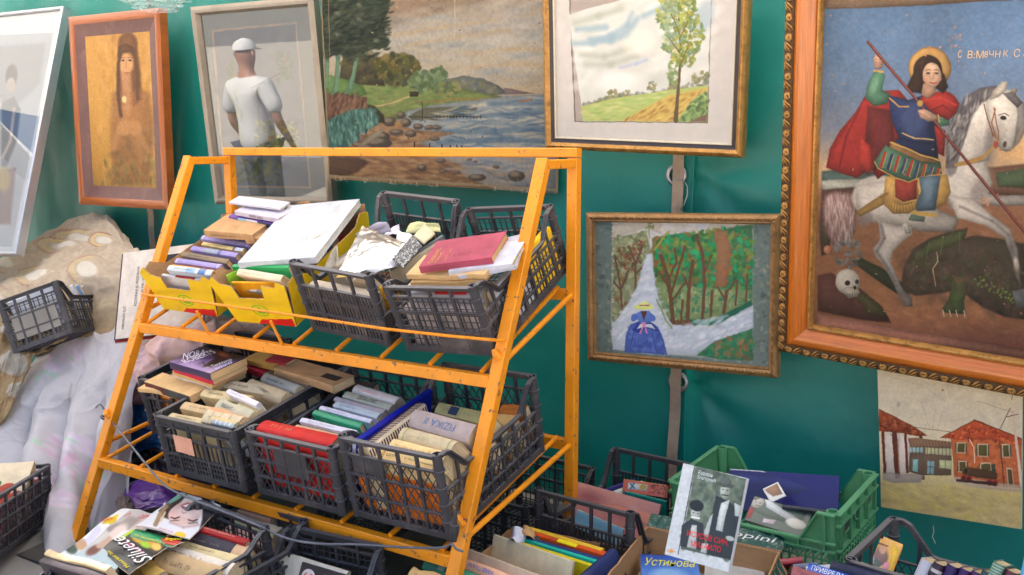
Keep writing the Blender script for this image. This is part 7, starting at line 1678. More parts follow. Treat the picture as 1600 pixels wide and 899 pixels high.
# --- seascape canvas
P = Pose(-3.205, 3.5, 1.504, .12, .089, .041, 1.225, .03, .952)
T3 = [(502,-40), (866,-40), (877,299), (510,284)]
root = thing('canvas', 'unframed seascape canvas with trees, shrub and boulders behind the rack top bar', 'painting', P.mat())
mb = MB(); mb.box((0, .0, 0), (P.w, .026, P.h)); o = mb.build('stretched_canvas', pmat('raw_canvas_edge', lin((170, 150, 118)), rough=.9, var=.25, vs_=18, bump=.6, bs=150, dirt=lin((110, 92, 70)), dirt_amt=.6), root)
mb = MB(); rr = random.Random(4)
for i in range(26):
    x = rr.uniform(.02, P.w-.02); mb.tube([(x, -.001, .012), (x+rr.uniform(-.01, .01), -.004, -.002), (x+rr.uniform(-.02, .02), -.003, -.003-rr.random()*.007)], .0006, 4)
mb.build('frayed_edge', M_CREAMF, root)
def sea(c):
    c.vol = .25
    c.grad([(-40,(150,140,134)),(0,(160,146,136)),(28,(170,162,156)),(60,(176,172,166)),(100,(176,166,150)),(140,(176,160,136)),(146,(120,130,150)),(160,(150,160,170)),(180,(140,148,158)),(205,(96,120,150)),(240,(140,150,166)),(300,(150,140,134))], noise=7, cells=(4, 3))
    c.poly([(600,-40),(800,-40),(760,0),(700,14),(640,34),(604,40)], (140,120,104), 12, .8); c.dabs([(604,20),(850,-20),(852,130),(620,120)], [(186,182,178),(160,160,164),(186,172,152),(150,146,146),(140,156,174)], 240, 16, .35, .22, rot=-.08, soft=7)
    for p in ([(640,66),(720,54),(800,46)],[(620,50),(700,38),(780,30)],[(730,80),(800,74),(850,76)],[(740,102),(800,96),(850,98)]): c.line(p, 6, (186,162,130), 5, .5)
    # far hills
    c.poly([(700,120),(730,114),(760,118),(785,130),(800,142),(700,150)], (110,116,120), 2); c.dabs([(705,124),(735,116),(780,132),(790,142),(705,146)], [(120,126,96),(96,104,116),(134,134,110)], 60, 5, .5, .5, soft=2); c.poly([(792,132),(820,138),(838,142),(795,144)], (130,116,120), 1.5)
    # meadow and mid trees
    c.poly([(560,100),(700,128),(760,140),(790,146),(740,158),(680,160),(640,180),(600,190),(560,176)], (120,134,84), 2); c.dabs([(570,130),(700,132),(780,146),(640,176),(576,170)], [(110,140,84),(140,146,96),(96,124,80),(130,150,90)], 160, 8, .5, .25, rot=-.1, soft=2)
    c.line([(590,162),(620,156),(650,144)], 2.4, (186,166,120), 1.5); c.line([(660,156),(720,150),(778,150)], 2, (150,120,80), 1.2)
    c.poly([(540,80),(560,78),(584,80),(604,88),(606,130),(560,126),(530,120)], (82,80,66), 3); c.dabs(('e',570,100,34,26), [(92,88,62),(74,74,62),(104,96,64)], 90, 6, .6, .7, soft=2)
    c.dabs(('e',625,103,36,24), [(110,104,60),(86,92,66),(96,100,60),(124,112,62),(70,76,62)], 190, 6, .8, .7, soft=2); c.dabs(('e',668,122,22,14), [(106,128,96),(130,150,112),(84,108,84),(96,118,84)], 120, 5, .85, .7, soft=1.6); c.dabs(('e',690,113,14,14), [(120,140,108),(96,120,90)], 60, 4.5, .85, .7, soft=1.5); c.dabs(('e',705,134,20,9), [(110,130,90),(140,140,90),(92,112,84)], 60, 4.5, .8, .6, soft=1.5)
    c.poly([(646,138),(662,138),(660,146),(646,146)], (74,70,56), 1)
    # water
    c.poly([(640,170),(680,160),(780,148),(860,142),(880,300),(840,300),(760,262),(700,236),(640,208)], (140,150,160), 2); c.poly([(644,178),(668,164),(752,160),(752,172),(700,184),(650,184)], (110,112,96), 3)
    c.dabs([(660,200),(700,164),(850,148),(856,236),(740,232),(680,212)], [(90,120,150),(176,176,170),(120,140,160),(196,186,166),(70,100,140),(156,166,176)], 300, 13, .5, .14, rot=-.04, soft=1.5)
    for p in ([(700,204),(780,200),(853,196)],[(690,220),(790,214),(853,216)],[(770,158),(850,154)],[(760,176),(852,170)]): c.line(p, [6,9,7][:len(p)], (86,116,150), 4, .6)
    c.line([(645,179),(760,178)], 1.6, (70,66,60), .7, .9)
    for i in range(14): c.line([(690+i*5.2,176),(690+i*5.2,181)], .9, (60,56,52), .6)
    c.line([(666,155),(667,184)], 1.3, (66,64,56), .7); c.line([(816,154),(834,151)], 2.2, (170,110,70), 1)
    # beach
    c.poly([(588,186),(620,190),(660,200),(720,204),(690,212),(660,222),(700,232),(760,244),(700,262),(800,300),(510,300),(508,232),(560,224)], (160,128,100), 3)
    c.dabs([(580,195),(700,204),(660,222),(740,246),(740,290),(512,282),(512,236)], [(176,140,106),(140,108,84),(186,156,124),(120,90,76),(110,84,74)], 330, 10, .5, .22, rot=.1, soft=2.5)
    c.poly([(508,246),(560,246),(580,254),(560,272),(540,280),(508,278)], (96,76,68), 5, .9)
    c.poly([(650,232),(720,232),(853,230),(880,300),(820,290),(760,262),(700,248)], (150,150,154), 5, .85); c.dabs([(700,236),(860,232),(872,292),(790,280)], [(170,160,150),(130,140,160),(176,150,130),(110,124,150)], 120, 11, .5, .18, rot=-.05, soft=2)
    for x, y, a, b in ((613,187,11,8),(632,176,7,6),(640,188,9,7),(660,194,8,5),(678,196,8,4),(690,196,8,4),(648,206,9,6),(625,204,12,5),(686,214,8,3),(600,212,14,9),(594,222,24,10),(574,230,16,6),(666,262,8,6),(700,267,6,3),(755,276,14,6),(784,258,5,3),(816,272,13,8),(696,250,8,4),(742,246,4,2),(722,268,5,3),(752,250,3,2)):
        c.ell(x, y, a, b, (96,88,84), 0, 1.5); c.ell(x-a*.2, y-b*.35, a*.6, b*.5, (150,138,124), 0, 2.5, .8)
    c.ell(628,190,7,5,(170,130,84),0,2,.8)
    for x, y in ((654,224),(679,226),(698,226),(711,228),(722,228),(730,229)): c.line([(x,y-4),(x,y+6)], 2, (66,54,50), .8)
    # bank, shrub, pines
    c.poly([(504,108),(540,118),(570,128),(577,142),(560,150),(510,146)], (104,138,84), 2); c.poly([(504,140),(540,142),(577,148),(576,166),(560,176),(520,188),(508,190)], (120,92,78), 2)
    c.dabs([(506,142),(574,146),(574,166),(520,188),(508,186)], [(96,70,60),(146,114,94),(120,88,74),(80,60,54),(160,130,110)], 90, 6, .6, .35, rot=1.9, soft=2)
    c.poly([(577,158),(590,162),(604,176),(606,188),(588,188),(576,176)], (76,74,58), 3)
    c.poly([(508,186),(530,176),(556,166),(584,164),(597,180),(594,192),(566,206),(540,232),(510,232)], (84,124,120), 2.5)
    c.dabs([(510,188),(556,168),(590,168),(594,186),(544,228),(510,230)], [(100,150,146),(70,110,110),(120,166,156),(60,96,100),(90,136,126)], 330, 5.5, .75, .32, rot=1.5, soft=1.3)
    c.poly([(586,206),(606,196),(600,208),(570,228),(556,232)], (160,150,134), 2)
    for p, w_ in (([(510,126),(513,60),(514,-40)],7),([(524,136),(530,90),(530,-40)],7),([(549,134),(558,100),(562,70),(566,0)],[9,6,6,4])): c.line(p, w_, (96,128,112), 1.3); 
    c.line([(547,134),(540,140)], 4, (96,128,104), 1.5); c.line([(526,134),(518,142)], 4, (96,128,104), 1.5)
    c.poly([(500,-45),(600,-45),(614,0),(606,30),(610,60),(580,72),(560,84),(540,84),(526,70),(512,86),(500,80)], (74,86,74), 5)
    c.dabs([(502,-40),(598,-40),(612,-2),(610,24),(600,36),(612,60),(576,72),(556,84),(540,78),(524,80),(502,74)], [(50,62,52),(66,80,64),(76,84,66),(40,50,46),(58,74,62)], 720, 6.5, .8, .35, rot=-.3, soft=1.6)
    c.dabs([(590,-40),(622,-30),(622,4),(612,30),(622,62),(600,80),(560,92),(540,90),(560,60),(600,20)], [(56,68,56),(70,84,66),(46,58,50)], 190, 5, .7, .35, rot=-.3, soft=1.4)
    for k in range(9): c.ell(530+9*k*(k%3), -20+11*k, 5, 3, (150,146,138), .3, 3, .5)
    for p in ([(510,130),(512,92)],[(526,136),(530,90)],[(550,132),(559,92)]): c.line(p, 4.5, (110,146,124), 1.3)
    # cracks, flaked paint
    c.line([(715,-40),(716,60)], 1.2, (196,186,176), .7, .6); c.line([(517,-20),(516,120)], 1, (190,160,120), .6, .6)
    c.dabs([(502,-30),(870,-30),(876,298),(508,282)], [(196,170,130),(60,50,46)], 90, 1.3, .8, .5, soft=.4)
    c.line([(510,279),(700,286),(876,293)], 4, (160,146,120), 1.5); c.line([(504,-40),(511,284)], 2.4, (150,134,106), 1.2); c.C *= np.array([.86,.84,.80]); c.C[:] = np.clip((c.C-110)*1.12+100, 8, 250); c.grain(.09, 110, 4)
flat_art('painting', P, T3, 0.001, P.w-.001, 0.001, P.h-.001, -.0012, sea, M_ART, root, res=2.3, wob=1.3, seed=6)

# --- station painting on board
P = Pose(-.5355, 3.57, .312, -.055, .107, -.057, .469, .02, .557)
T7 = [(1362,575), (1605,603), (1596,839), (1384,804)]
root = thing('painted_board', 'unframed painting of brick farm buildings and an old cart, under the saint icon', 'painting', P.mat())
mb = MB(); mb.box((0, 0, 0), (P.w, .016, P.h)); o = mb.build('board', pmat('pale_board', lin((196, 180, 152)), rough=.85, var=.15), root); bevel(o, .002)
def farm(c):
    c.vol = .2
    c.grad([(570,(188,180,166)),(680,(190,182,164)),(735,(186,176,150)),(760,(186,174,130)),(790,(176,160,108)),(840,(178,160,120))], noise=9)
    c.dabs([(1364,580),(1600,605),(1600,700),(1372,690)], [(196,190,176),(180,170,158),(186,178,164)], 120, 14, .35, .4, soft=8)
    c.dabs([(1382,765),(1600,790),(1598,836),(1386,800)], [(196,184,90),(166,150,96),(186,170,120),(160,140,100),(186,166,110)], 200, 9, .4, .35, rot=.3, soft=3)
    # left shed
    c.poly([(1382,690),(1408,690),(1410,756),(1384,752)], (184,176,178), 1.5); c.poly([(1408,692),(1424,694),(1424,754),(1406,752)], (196,184,186), 1.5)
    c.poly([(1370,648),(1392,660),(1430,680),(1452,695),(1436,696),(1410,690),(1372,686)], (126,58,36), 1); c.dabs([(1371,652),(1430,682),(1448,694),(1373,684)], [(160,84,50),(96,44,32),(140,66,40)], 90, 3, .8, .6, soft=.8)
    for p, w_ in (([(1379,688),(1387,752)],4.5),([(1398,690),(1407,758)],8),([(1416,692),(1422,752)],4),([(1441,696),(1447,762)],5)): c.line(p, w_, (90,48,38), .9)
    c.line([(1404,700),(1409,750)], 1.6, (140,96,80), .8); c.line([(1424,744),(1446,758)], 2.4, (110,84,74), 1); c.line([(1392,692),(1398,696)], 1, (60,50,50), .7)
    c.poly([(1384,752),(1450,756),(1444,768),(1400,768),(1384,762)], (140,130,136), 3, .8)
    # middle building
    c.poly([(1424,700),(1490,706),(1491,758),(1446,757),(1424,752)], (96,80,70), 1.2); c.poly([(1420,698),(1440,699),(1488,706),(1490,716),(1424,712)], (120,92,76), 1); 
    for x in range(1426, 1488, 5): c.line([(x,702),(x+3,712)], .9, (150,120,96), .6, .7)
    c.poly([(1424,713),(1446,714),(1446,722),(1424,721)], (140,176,190), .8); c.poly([(1449,714),(1490,717),(1491,728),(1449,724)], (170,172,140), .8)
    for x in range(1428, 1490, 6): c.line([(x,713),(x,727)], 1, (80,66,56), .5)
    c.poly([(1430,732),(1438,732),(1438,752),(1430,750)], (120,176,186), .8); c.poly([(1453,735),(1464,736),(1464,756),(1453,755)], (120,160,176), .8); c.line([(1458,735),(1458,756)], 1.2, (50,60,70), .5); c.line([(1453,745),(1464,745)], 1, (50,60,70), .5); c.poly([(1472,734),(1491,736),(1491,749),(1472,747)], (170,180,140), .8); c.line([(1481,734),(1481,748)], 1.2, (90,80,60), .5)
    # brick house
    c.poly([(1489,700),(1530,690),(1600,712),(1600,780),(1560,776),(1496,764)], (168,88,52), 1.2); c.dabs([(1492,704),(1530,694),(1598,716),(1596,776),(1500,762)], [(186,104,62),(150,74,46),(170,96,60),(130,64,44)], 220, 3.4, .5, .6, soft=1.2)
    c.poly([(1473,699),(1500,686),(1526,672),(1534,673),(1560,686),(1590,698),(1606,706),(1606,716),(1560,704),(1500,703)], (176,72,40), 1); c.dabs([(1480,698),(1528,675),(1600,704),(1600,712),(1500,702)], [(196,90,50),(150,56,36),(120,50,36)], 110, 3.2, .8, .5, soft=.8); c.line([(1473,699),(1526,672),(1560,686),(1606,706)], 1.6, (96,50,40), .7)
    c.line([(1566,706),(1572,776)], 1.6, (80,46,36), .7)
    def win(x, y, w, h): c.poly([(x-4,y-1),(x+w+4,y),(x+w+4,y+h),(x-4,y+h)], (84,84,66), 1); c.poly([(x-1.5,y-2),(x+w+1.5,y-1.5),(x+w+1.5,y+h+2),(x-1.5,y+h+1.5)], (196,170,150), .8); c.poly([(x,y),(x+w,y),(x+w,y+h),(x,y+h)], (84,80,46), .7)
    win(1500,709,11,14); win(1533,712,13,17); win(1571,714,9,17); win(1503,738,10,14); win(1537,742,14,10); c.poly([(1575,748),(1585,749),(1587,777),(1577,776)], (176,150,130), .8); c.poly([(1577,751),(1584,752),(1585,776),(1579,775)], (84,72,46), .7)
    c.line([(1519,703),(1526,716),(1527,740)], 1.4, (206,186,170), .7)
    # cart and track
    c.poly([(1496,760),(1600,776),(1600,786),(1530,778),(1490,768)], (176,160,150), 2, .8); c.poly([(1510,748),(1516,746),(1554,753),(1562,757),(1560,766),(1540,764),(1512,758)], (78,58,44), 1); c.ell(1513,752,6,7,(90,70,52),0,1.2); c.ell(1513,752,3,4,(50,40,34),0,1); c.poly([(1552,744),(1558,742),(1560,756),(1552,755)], (60,66,60), 1)
    for x, y in ((1518,764),(1510,763),(1550,770),(1558,771)): c.ell(x,y,5,5,(130,44,44),0,1); c.ell(x,y,2.4,2.4,(60,40,40),0,.8)
    c.poly([(1498,764),(1560,770),(1560,775),(1498,768)], (70,50,46), 1)
    # pole and wires
    c.line([(1587,660),(1591,700),(1598,776)], [2.5,4,5], (186,166,156), 1); c.line([(1578,668),(1596,664)], 1.4, (96,56,46), .6); c.line([(1584,654),(1566,688)], 1.2, (96,56,46), .6); c.line([(1590,620),(1586,640)], 1, (110,80,70), .6); c.line([(1380,592),(1440,610),(1480,640)], .8, (160,136,110), .6, .5); c.line([(1428,680),(1500,692)], 1, (120,90,76), .6); c.line([(1530,640),(1590,662)], .9, (140,110,92), .6, .7)
    for p in ([(1440,640),(1456,686)],[(1462,650),(1460,690)],[(1474,660),(1466,690)]): c.line(p, .7, (150,130,116), .6, .6)
    c.ell(1402,642,3,5,(150,140,130),0,2.5,.7); c.ell(1474,620,2,2,(150,110,76),0,.8); c.C = np.clip(c.C*np.array([1.2,1.13,1.02]), 0, 245); c.grain(.06, 80, 4)
flat_art('painting', P, T7, 0.001, P.w-.001, 0.001, P.h-.001, -.0012, farm, M_ART, root, res=1.5, wob=.9, seed=7)

# --- portrait of a girl
P = Pose(-5.238, 3.5, 1.312, .014, -.009, .007, .813, .03, 1.118)
T1 = [(110,27), (256,14), (266,327), (131,320)]
root = thing('framed_portrait', 'golden brown portrait of a long haired girl in a two tone wooden frame', 'painting', P.mat())
M_RW = pmat('reddish_varnished_wood', lin((160, 84, 30)), rough=.35, var=.4, vs_=5, stretch=(1, 30, 1), space='UV', coat=.3, dirt=lin((90, 36, 16)), dirt_amt=.6, ds=6)
M_BW = pmat('dull_purple_brown_wood', lin((104, 72, 68)), rough=.55, var=.15, vs_=8, dirt=lin((140, 108, 96)), dirt_amt=.4)
ring(root, 'outer_frame', P, 0, .048, [(0, -.03), (0, .022), (.15, .028), (.8, .026), (1, .020)], M_RW)
ring(root, 'inner_frame', P, .048, .125, [(0, .020), (.1, .016), (.9, .002), (1, -.001)], M_BW)
backboard(root, P, .01, .004, .028)
def girl(c):
    c.vol = .3
    c.grad([(40,(186,132,60)),(160,(190,136,56)),(260,(176,124,50)),(300,(140,104,50))], noise=10); c.dabs([(148,44),(248,40),(262,295),(160,292)], [(196,146,66),(170,112,44),(206,150,84),(160,110,50),(186,140,84)], 260, 9, .35, .35, rot=1.5, soft=4)
    c.ell(200,72,15,20,(104,66,36),0,5); c.poly([(186,75),(194,58),(206,54),(214,66),(220,110),(222,160),(212,170),(190,170),(184,150)], (112,70,40), 5)
    c.poly([(176,150),(190,146),(218,142),(234,150),(240,190),(238,240),(232,290),(180,290),(176,240),(174,190)], (134,84,48), 8, .7); c.dabs([(180,200),(236,200),(240,290),(172,290)], [(120,84,46),(150,104,56),(104,80,44)], 90, 8, .35, .4, soft=5)
    c.ell(198,104,11,18,(190,136,84),.03,4); c.poly([(190,118),(206,118),(208,150),(192,150)], (176,120,76), 4); c.ell(200,160,7,22,(186,128,80),0,7,.7)
    c.poly([(186,76),(198,70),(211,78),(212,92),(205,84),(192,86),(188,100)], (92,58,34), 2.5)
    for x in (193,204): c.ell(x,98,2.6,1.3,(66,44,34),0,.8); c.line([(x-3.5,94),(x+3.5,93.5)], 1, (92,60,40), .8)
    c.line([(199,98),(198,110)], 1.2, (160,106,70), 1); c.line([(195,118),(203,118)], 1.8, (150,76,54), .9)
    c.line([(188,76),(185,120),(186,160),(190,186)], 5, (84,54,34), 3); c.line([(212,80),(215,120),(216,160)], 4.5, (92,58,36), 3)
    c.ell(196,204,11,12,(186,128,72),.4,5,.8); c.ell(212,204,10,12,(180,122,68),-.4,5,.8)
    for i in range(4): c.line([(192+i*4,196),(198+i*4,210)], 1.4, (160,106,62), 1, .8)
    c.line([(186,212),(178,236)], 9, (172,118,66), 6, .7); c.line([(218,212),(232,240)], 8, (168,114,64), 6, .7); c.ell(195,160,4,5,(206,180,120),0,2)
    c.dabs([(160,250),(262,250),(262,294),(160,290)], [(110,110,52),(150,120,60),(96,84,40)], 90, 5, .4, .3, rot=1.4, soft=2)
    c.line([(238,260),(242,290)], 1, (120,110,60), 1); c.grain(.1, 70, 4)
flat_art('painting', P, T1, .118, P.w-.118, .118, P.h-.118, -.0015, girl, M_ART, root, res=2.6, wob=1., seed=8)

# --- glazed print with flowers
P = Pose(-4.027, 3.5, 1.352, .130, .102, -.009, .776, .03, 1.038)
T2 = [(300,11), (493,-5), (524,322), (340,319)]
root = thing('framed_print', 'glazed flower print in a dull grey frame behind the upper left of the rack', 'painting', P.mat())
M_GF = pmat('grey_bronze_frame', lin((140, 130, 118)), rough=.35, metal=.5, var=.15)
ring(root, 'frame', P, 0, .046, [(0, -.03), (0, .018), (.3, .026), (.7, .024), (1, -.003)], M_GF)
backboard(root, P, .01, .010); pane(root, P, .044, .001)
def flowers(c):
    c.C[:] = (116, 124, 124); q = [(329,48),(461,36),(484,294),(350,292)]
    c.poly([(328,47),(462,35),(485,295),(349,293)], (176,150,126), .8); c.poly([(332,50),(460,39),(482,292),(352,290)], (96,106,124), .8)
    c.dabs([(334,52),(458,42),(480,290),(354,288)], [(104,114,134),(88,98,116),(112,120,130)], 120, 12, .35, .6, soft=6)
    c.dabs([(352,100),(364,96),(374,150),(380,230),(360,200)], [(84,104,50),(110,120,56),(70,90,56)], 90, 5, .6, .35, rot=1.4, soft=1.5)
    c.dabs([(430,80),(455,84),(456,120),(432,130)], [(70,104,70),(84,120,84),(60,84,60)], 90, 4, .7, .4, soft=1.2); c.line([(450,82),(444,98),(436,110)], 2, (110,76,60), .8); c.line([(437,116),(420,124),(404,132),(392,138)], 2, (70,56,56), .8)
    c.dabs([(396,190),(460,190),(470,230),(400,236)], [(120,124,40),(70,96,50),(176,170,60),(60,80,50)], 150, 5, .75, .45, soft=1.3); c.dabs([(365,250),(440,250),(436,290),(370,284)], [(90,104,54),(130,124,60),(66,84,56)], 90, 6, .6, .45, soft=2); c.line([(400,140),(404,200),(408,260)], 1.8, (80,84,60), .9)
flat_art('print', P, T2, .044, P.w-.044, .044, P.h-.044, .0085, flowers, M_PRINT, root, res=2.6, wob=1., seed=9)

# --- big glazed picture leaning at the left edge
P = Pose(-6.694*.965, 2.898*.965, 1.66+(.967-1.66)*.965, .22, -.365, -.041, 1.271*.965, .04, 1.648*.965)
T0 = [(-130,36), (102,11), (27,398), (-213,399)]
root = thing('framed_print', 'tall leaning glazed picture in a silver frame at the left edge', 'painting', P.mat())
M_AL = pmat('brushed_aluminium', lin((190, 192, 200)), rough=.35, metal=.6, var=.06)
ring(root, 'frame', P, 0, .018, [(0, -.05), (0, .012), (.2, .015), (.9, .015), (1, -.003)], M_AL)
backboard(root, P, .008, .012, .045); pane(root, P, .016, .001)
def wo_(c):
    c.C[:] = (232, 232, 232); c.poly([(-120,60),(82,50),(16,385),(-190,385)], (186,190,196), 1); c.poly([(-120,80),(70,66),(60,130),(30,160),(-130,160)], (160,160,166), 6)
    c.ell(16,118,9,18,(60,50,54),.1,3); c.ell(15,132,7,12,(196,170,160),.1,2); c.poly([(0,160),(20,150),(30,170),(24,220),(8,260),(0,260)], (70,84,104), 4); c.line([(20,170),(14,220),(2,245)], 5, (196,170,160), 2); c.poly([(0,265),(22,262),(14,350),(-10,350)], (120,70,80), 5); c.ell(4,280,10,20,(190,150,60),0,5)
flat_art('print', P, T0, .016, P.w-.016, .016, P.h-.016, .0100, wo_, M_PRINT, root, res=3.5, seed=10)
# ------------------------------------------------------------------ what stands in the sunlit aisle behind the photographer and shows in the picture glass, plus an added reflecting table
def skinned(name, verts, edges, mat, parent, sub=2):
    """verts: (x,y,z,radius or (rx,ry)); edges between them, grown into one continuous surface"""
    me = bpy.data.meshes.new(name); bm = bmesh.new(); lay = bm.verts.layers.skin.verify(); vv = []
    for v in verts:
        b = bm.verts.new(v[:3]); r = v[3]; b[lay].radius = (r, r) if not hasattr(r, '__len__') else r; vv.append(b)
    vv[0][lay].use_root = True
    for a, b in edges: bm.edges.new((vv[a], vv[b]))
    bm.to_mesh(me); bm.free(); me.materials.append(mat)
    o = bpy.data.objects.new(name, me); COL.objects.link(o); o.parent = parent
    m = o.modifiers.new('skin', 'SKIN'); m.use_smooth_shade = True; m = o.modifiers.new('sub', 'SUBSURF'); m.levels = sub; m.render_levels = sub
    return o
def man(x, y, yaw, s=1.0):
    root = thing('person', 'man in white shirt and cap, reflected in the glass of the flower print', 'person', Matrix.Translation((x, y, 0))@Matrix.Rotation(yaw, 4, 'Z')@Matrix.Scale(s, 4))
    sk = pmat('skin', lin((186, 136, 108)), rough=.5, var=.08); sh = pmat('white_shirt', (.78, .78, .78), rough=.9, var=.05, bump=.3, bs=30); tr = pmat('dark_trousers', (.06, .06, .08), rough=.85)
    V = [(0,0,.95,.13),(0,0,1.12,.125),(0,-.01,1.30,.15),(0,0,1.42,.11),(0,.01,1.52,.06),(0,-.015,1.60,.075),(0,-.02,1.68,.102),(0,-.01,1.76,.085)]
    E_ = [(i, i+1) for i in range(7)]
    for sx in (-1, 1):
        k = len(V); V += [(sx*.17,0,1.40,.07),(sx*.24,.01,1.28,.055),(sx*.28,.0,1.10,.045),(sx*.27,-.10,.93,.035),(sx*.26,-.16,.84,.026),(sx*.255,-.19,.80,.03)]
        E_ += [(3,k)]+[(k+i,k+i+1) for i in range(5)]
        k = len(V); V += [(sx*.10,0,.86,.095),(sx*.11,-.01,.50,.062),(sx*.115,.01,.30,.055),(sx*.12,.02,.09,.04),(sx*.13,-.06,.045,.04),(sx*.135,-.15,.035,.03)]
        E_ += [(0,k)]+[(k+i,k+i+1) for i in range(5)]
    skinned('body', V, E_, sk, root)
    for sx in (-1, 1):                                  # five fingers on each hand
        for j, (dx, L) in enumerate(((-.018,.062),(-.006,.072),(.006,.066),(.016,.052),(.0,.05))):
            b = np.array([sx*.255+dx*(1 if j < 4 else 0)+(-sx*.03 if j == 4 else 0), -.20, .795+(.01 if j == 4 else 0)])
            skinned('finger', [(*b,.009),(*(b+[0,-.02,-L*.5]),.0085),(*(b+[0,-.015,-L]),.007)], [(0,1),(1,2)], sk, root, 1)
    S_ = [(0,0,.80,.185),(0,0,.98,.175),(0,-.01,1.14,.165),(0,-.01,1.30,.18),(0,0,1.42,.135),(0,.008,1.515,.072)]; Es = [(i,i+1) for i in range(5)]
    for sx in (-1, 1): k = len(S_); S_ += [(sx*.18,0,1.40,.095),(sx*.25,.01,1.28,.085),(sx*.285,.0,1.16,.08)]; Es += [(4,k),(k,k+1),(k+1,k+2)]
    skinned('shirt', S_, Es, sh, root)
    T_ = [(0,0,.90,.15)]; Et = []
    for sx in (-1, 1): k = len(T_); T_ += [(sx*.10,0,.82,.115),(sx*.11,0,.50,.085),(sx*.12,.02,.10,.075)]; Et += [(0,k),(k,k+1),(k+1,k+2)]
    skinned('trousers', T_, Et, tr, root)
    mb = MB(); n = 20; vs = [(0,-.02,1.835)]
    for z, r in ((1.815,.06),(1.78,.092),(1.735,.103)):
        for i in range(n): a = 2*math.pi*i/n; vs.append((r*math.cos(a), -.02+r*1.08*math.sin(a), z))
    fs = [(0,1+i,1+(i+1)%n) for i in range(n)]+[(1+j*n+i,1+(j+1)*n+i,1+(j+1)*n+(i+1)%n,1+j*n+(i+1)%n) for j in range(2) for i in range(n)]
    mb.add(vs, fs); mb.slab([(-.08,0),(.08,0),(.06,.075),(0,.095),(-.06,.075)], (0,-.105,1.738), (1,0,0), (0,-1,-.25), (0,0,1), .004)
    mb.build('cap', sh, root, smooth=True)
    for sx in (-1, 1):
        mb = MB(); mb.tube([(sx*.034,-.100,1.70),(sx*.034,-.114,1.70)], [.014,.006], 10); mb.build('eye', pmat('eye', (.7,.7,.7), rough=.2), root, smooth=True)
        mb = MB(); mb.tube([(sx*.094,-.01,1.72),(sx*.108,0,1.70),(sx*.100,0,1.665)], [.008,.016,.008], 8); mb.build('ear', sk, root, smooth=True)
    mb = MB(); mb.tube([(0,-.108,1.70),(0,-.130,1.67),(0,-.112,1.66)], [.008,.014,.010], 8); mb.build('nose', sk, root, smooth=True)
    mb = MB(); mb.tube([(-.024,-.104,1.632),(0,-.112,1.630),(.024,-.104,1.632)], [.003,.006,.003], 8); mb.build('mouth', pmat('lips', lin((150, 80, 74)), rough=.5), root, smooth=True)
man(-6.14, -.38, math.radians(12), 1.09)
def cloth_mat():
    m = pmat('umbrella_cloth', (.82,.81,.80), rough=.85, var=.05); N = m.node_tree.nodes; L = m.node_tree.links
    t = N.new('ShaderNodeBsdfTranslucent'); t.inputs[0].default_value = (.8,.79,.77,1); x = N.new('ShaderNodeMixShader'); x.inputs[0].default_value = .45
    L.new(N['Principled BSDF'].outputs[0], x.inputs[1]); L.new(t.outputs[0], x.inputs[2]); L.new(x.outputs[0], N['Material Output'].inputs[0])
cloth_mat()
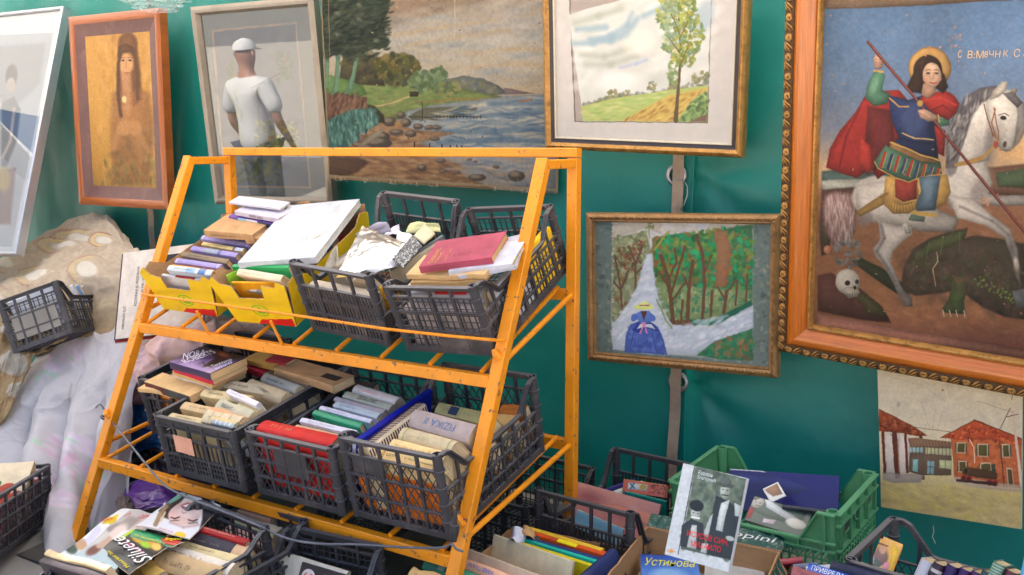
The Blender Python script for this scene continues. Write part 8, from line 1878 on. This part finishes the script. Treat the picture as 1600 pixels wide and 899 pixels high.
def parasol(x, y, r, z0, z1, label, rot=0.):
    root = thing('market_umbrella', label, 'umbrella', Matrix.Translation((x, y, 0))@Matrix.Rotation(rot, 4, 'Z'), 'white market umbrellas across the aisle')
    mb = MB(); cs = [(r,r),(-r,r),(-r,-r),(r,-r)]; n = 8; vs = [(0,0,z1)]; ring = []
    for i in range(4):
        for k in range(n): t = k/n; a, b = cs[i], cs[(i+1) % 4]; sag = -.12*math.sin(math.pi*t); ring.append((a[0]*(1-t)+b[0]*t, a[1]*(1-t)+b[1]*t, z0-sag*-1))
    m = len(ring); vs += ring+[(p[0], p[1], p[2]-.22) for p in ring]
    mb.add(vs, [(0,1+i,1+(i+1) % m) for i in range(m)]+[(1+i,1+m+i,1+m+(i+1) % m,1+(i+1) % m) for i in range(m)])
    mb.build('canopy', pmat('umbrella_cloth', (.82,.81,.80), rough=.85, var=.05), root)
    mb = MB(); mb.tube([(0,0,0),(0,0,z1-.02)], .028, 10); mb.build('pole', M_STEEL, root, smooth=True)
    for cx, cy in cs: mb = MB(); mb.beam((0,0,z1-.05), (cx*.98,cy*.98,z0-.02), .02, .03, (0,0,1)); mb.build('rib', M_STEEL, root)
    mb = MB(); mb.box((-.3,-.3,0), (.3,.3,.08)); mb.build('base', M_STEEL, root)
parasol(-9.3, .1, 2.0, 3.3, 4.5, 'white square market umbrella reflected in the tall silver framed picture, nearer one', .2)
parasol(-13.6, -.9, 2.0, 3.1, 4.4, 'white square market umbrella further along the aisle behind the nearer one', .5)
def added_stall_table(x, y, w, d):
    root = thing('added_table', 'unseen table added under a bright white cloth to reflect in the tarpaulin', 'table', Matrix.Translation((x, y, 0)))
    mb = MB(); mb.box((-w/2,-d/2,.72), (w/2,d/2,.75)); mb.build('table_top', M_CARD, root)
    for sx in (-1, 1):
        for sy in (-1, 1): mb = MB(); mb.box((sx*(w/2-.06)-.02, sy*(d/2-.06)-.02, 0), (sx*(w/2-.06)+.02, sy*(d/2-.06)+.02, .72)); mb.build('leg', M_STEEL, root)
    n = 60; cloth = MB(); per = []
    for i in range(n):
        t = i/n*4; k = int(t); f = t-k; cs = [(-1,-1),(1,-1),(1,1),(-1,1)]; a, b = cs[k], cs[(k+1) % 4]; per.append(((a[0]*(1-f)+b[0]*f)*w/2*1.01, (a[1]*(1-f)+b[1]*f)*d/2*1.01))
    vs = [(p[0],p[1],.757) for p in per]+[(p[0]*(1.02+.03*math.sin(i*1.7)), p[1]*(1.03+.06*math.sin(i*1.7)), .12) for i, p in enumerate(per)]
    cloth.add(vs, [tuple(range(n))]+[(i, (i+1) % n, n+(i+1) % n, n+i) for i in range(n)])
    o = cloth.build('added_tablecloth', pmat('umbrella_cloth', (.82,.81,.80)), None, smooth=False); o.location = (x, y, 0); tag(o, 'white cloth on the added aisle table, for bright reflections in the tarpaulin', 'added_tablecloth')
added_stall_table(-9.8, .2, 2.2, .9)  # unseen table, put in so the glossy tarpaulin has something bright to reflect
for o in list(bpy.data.objects):
    if '_dims' in o: del o['_dims']
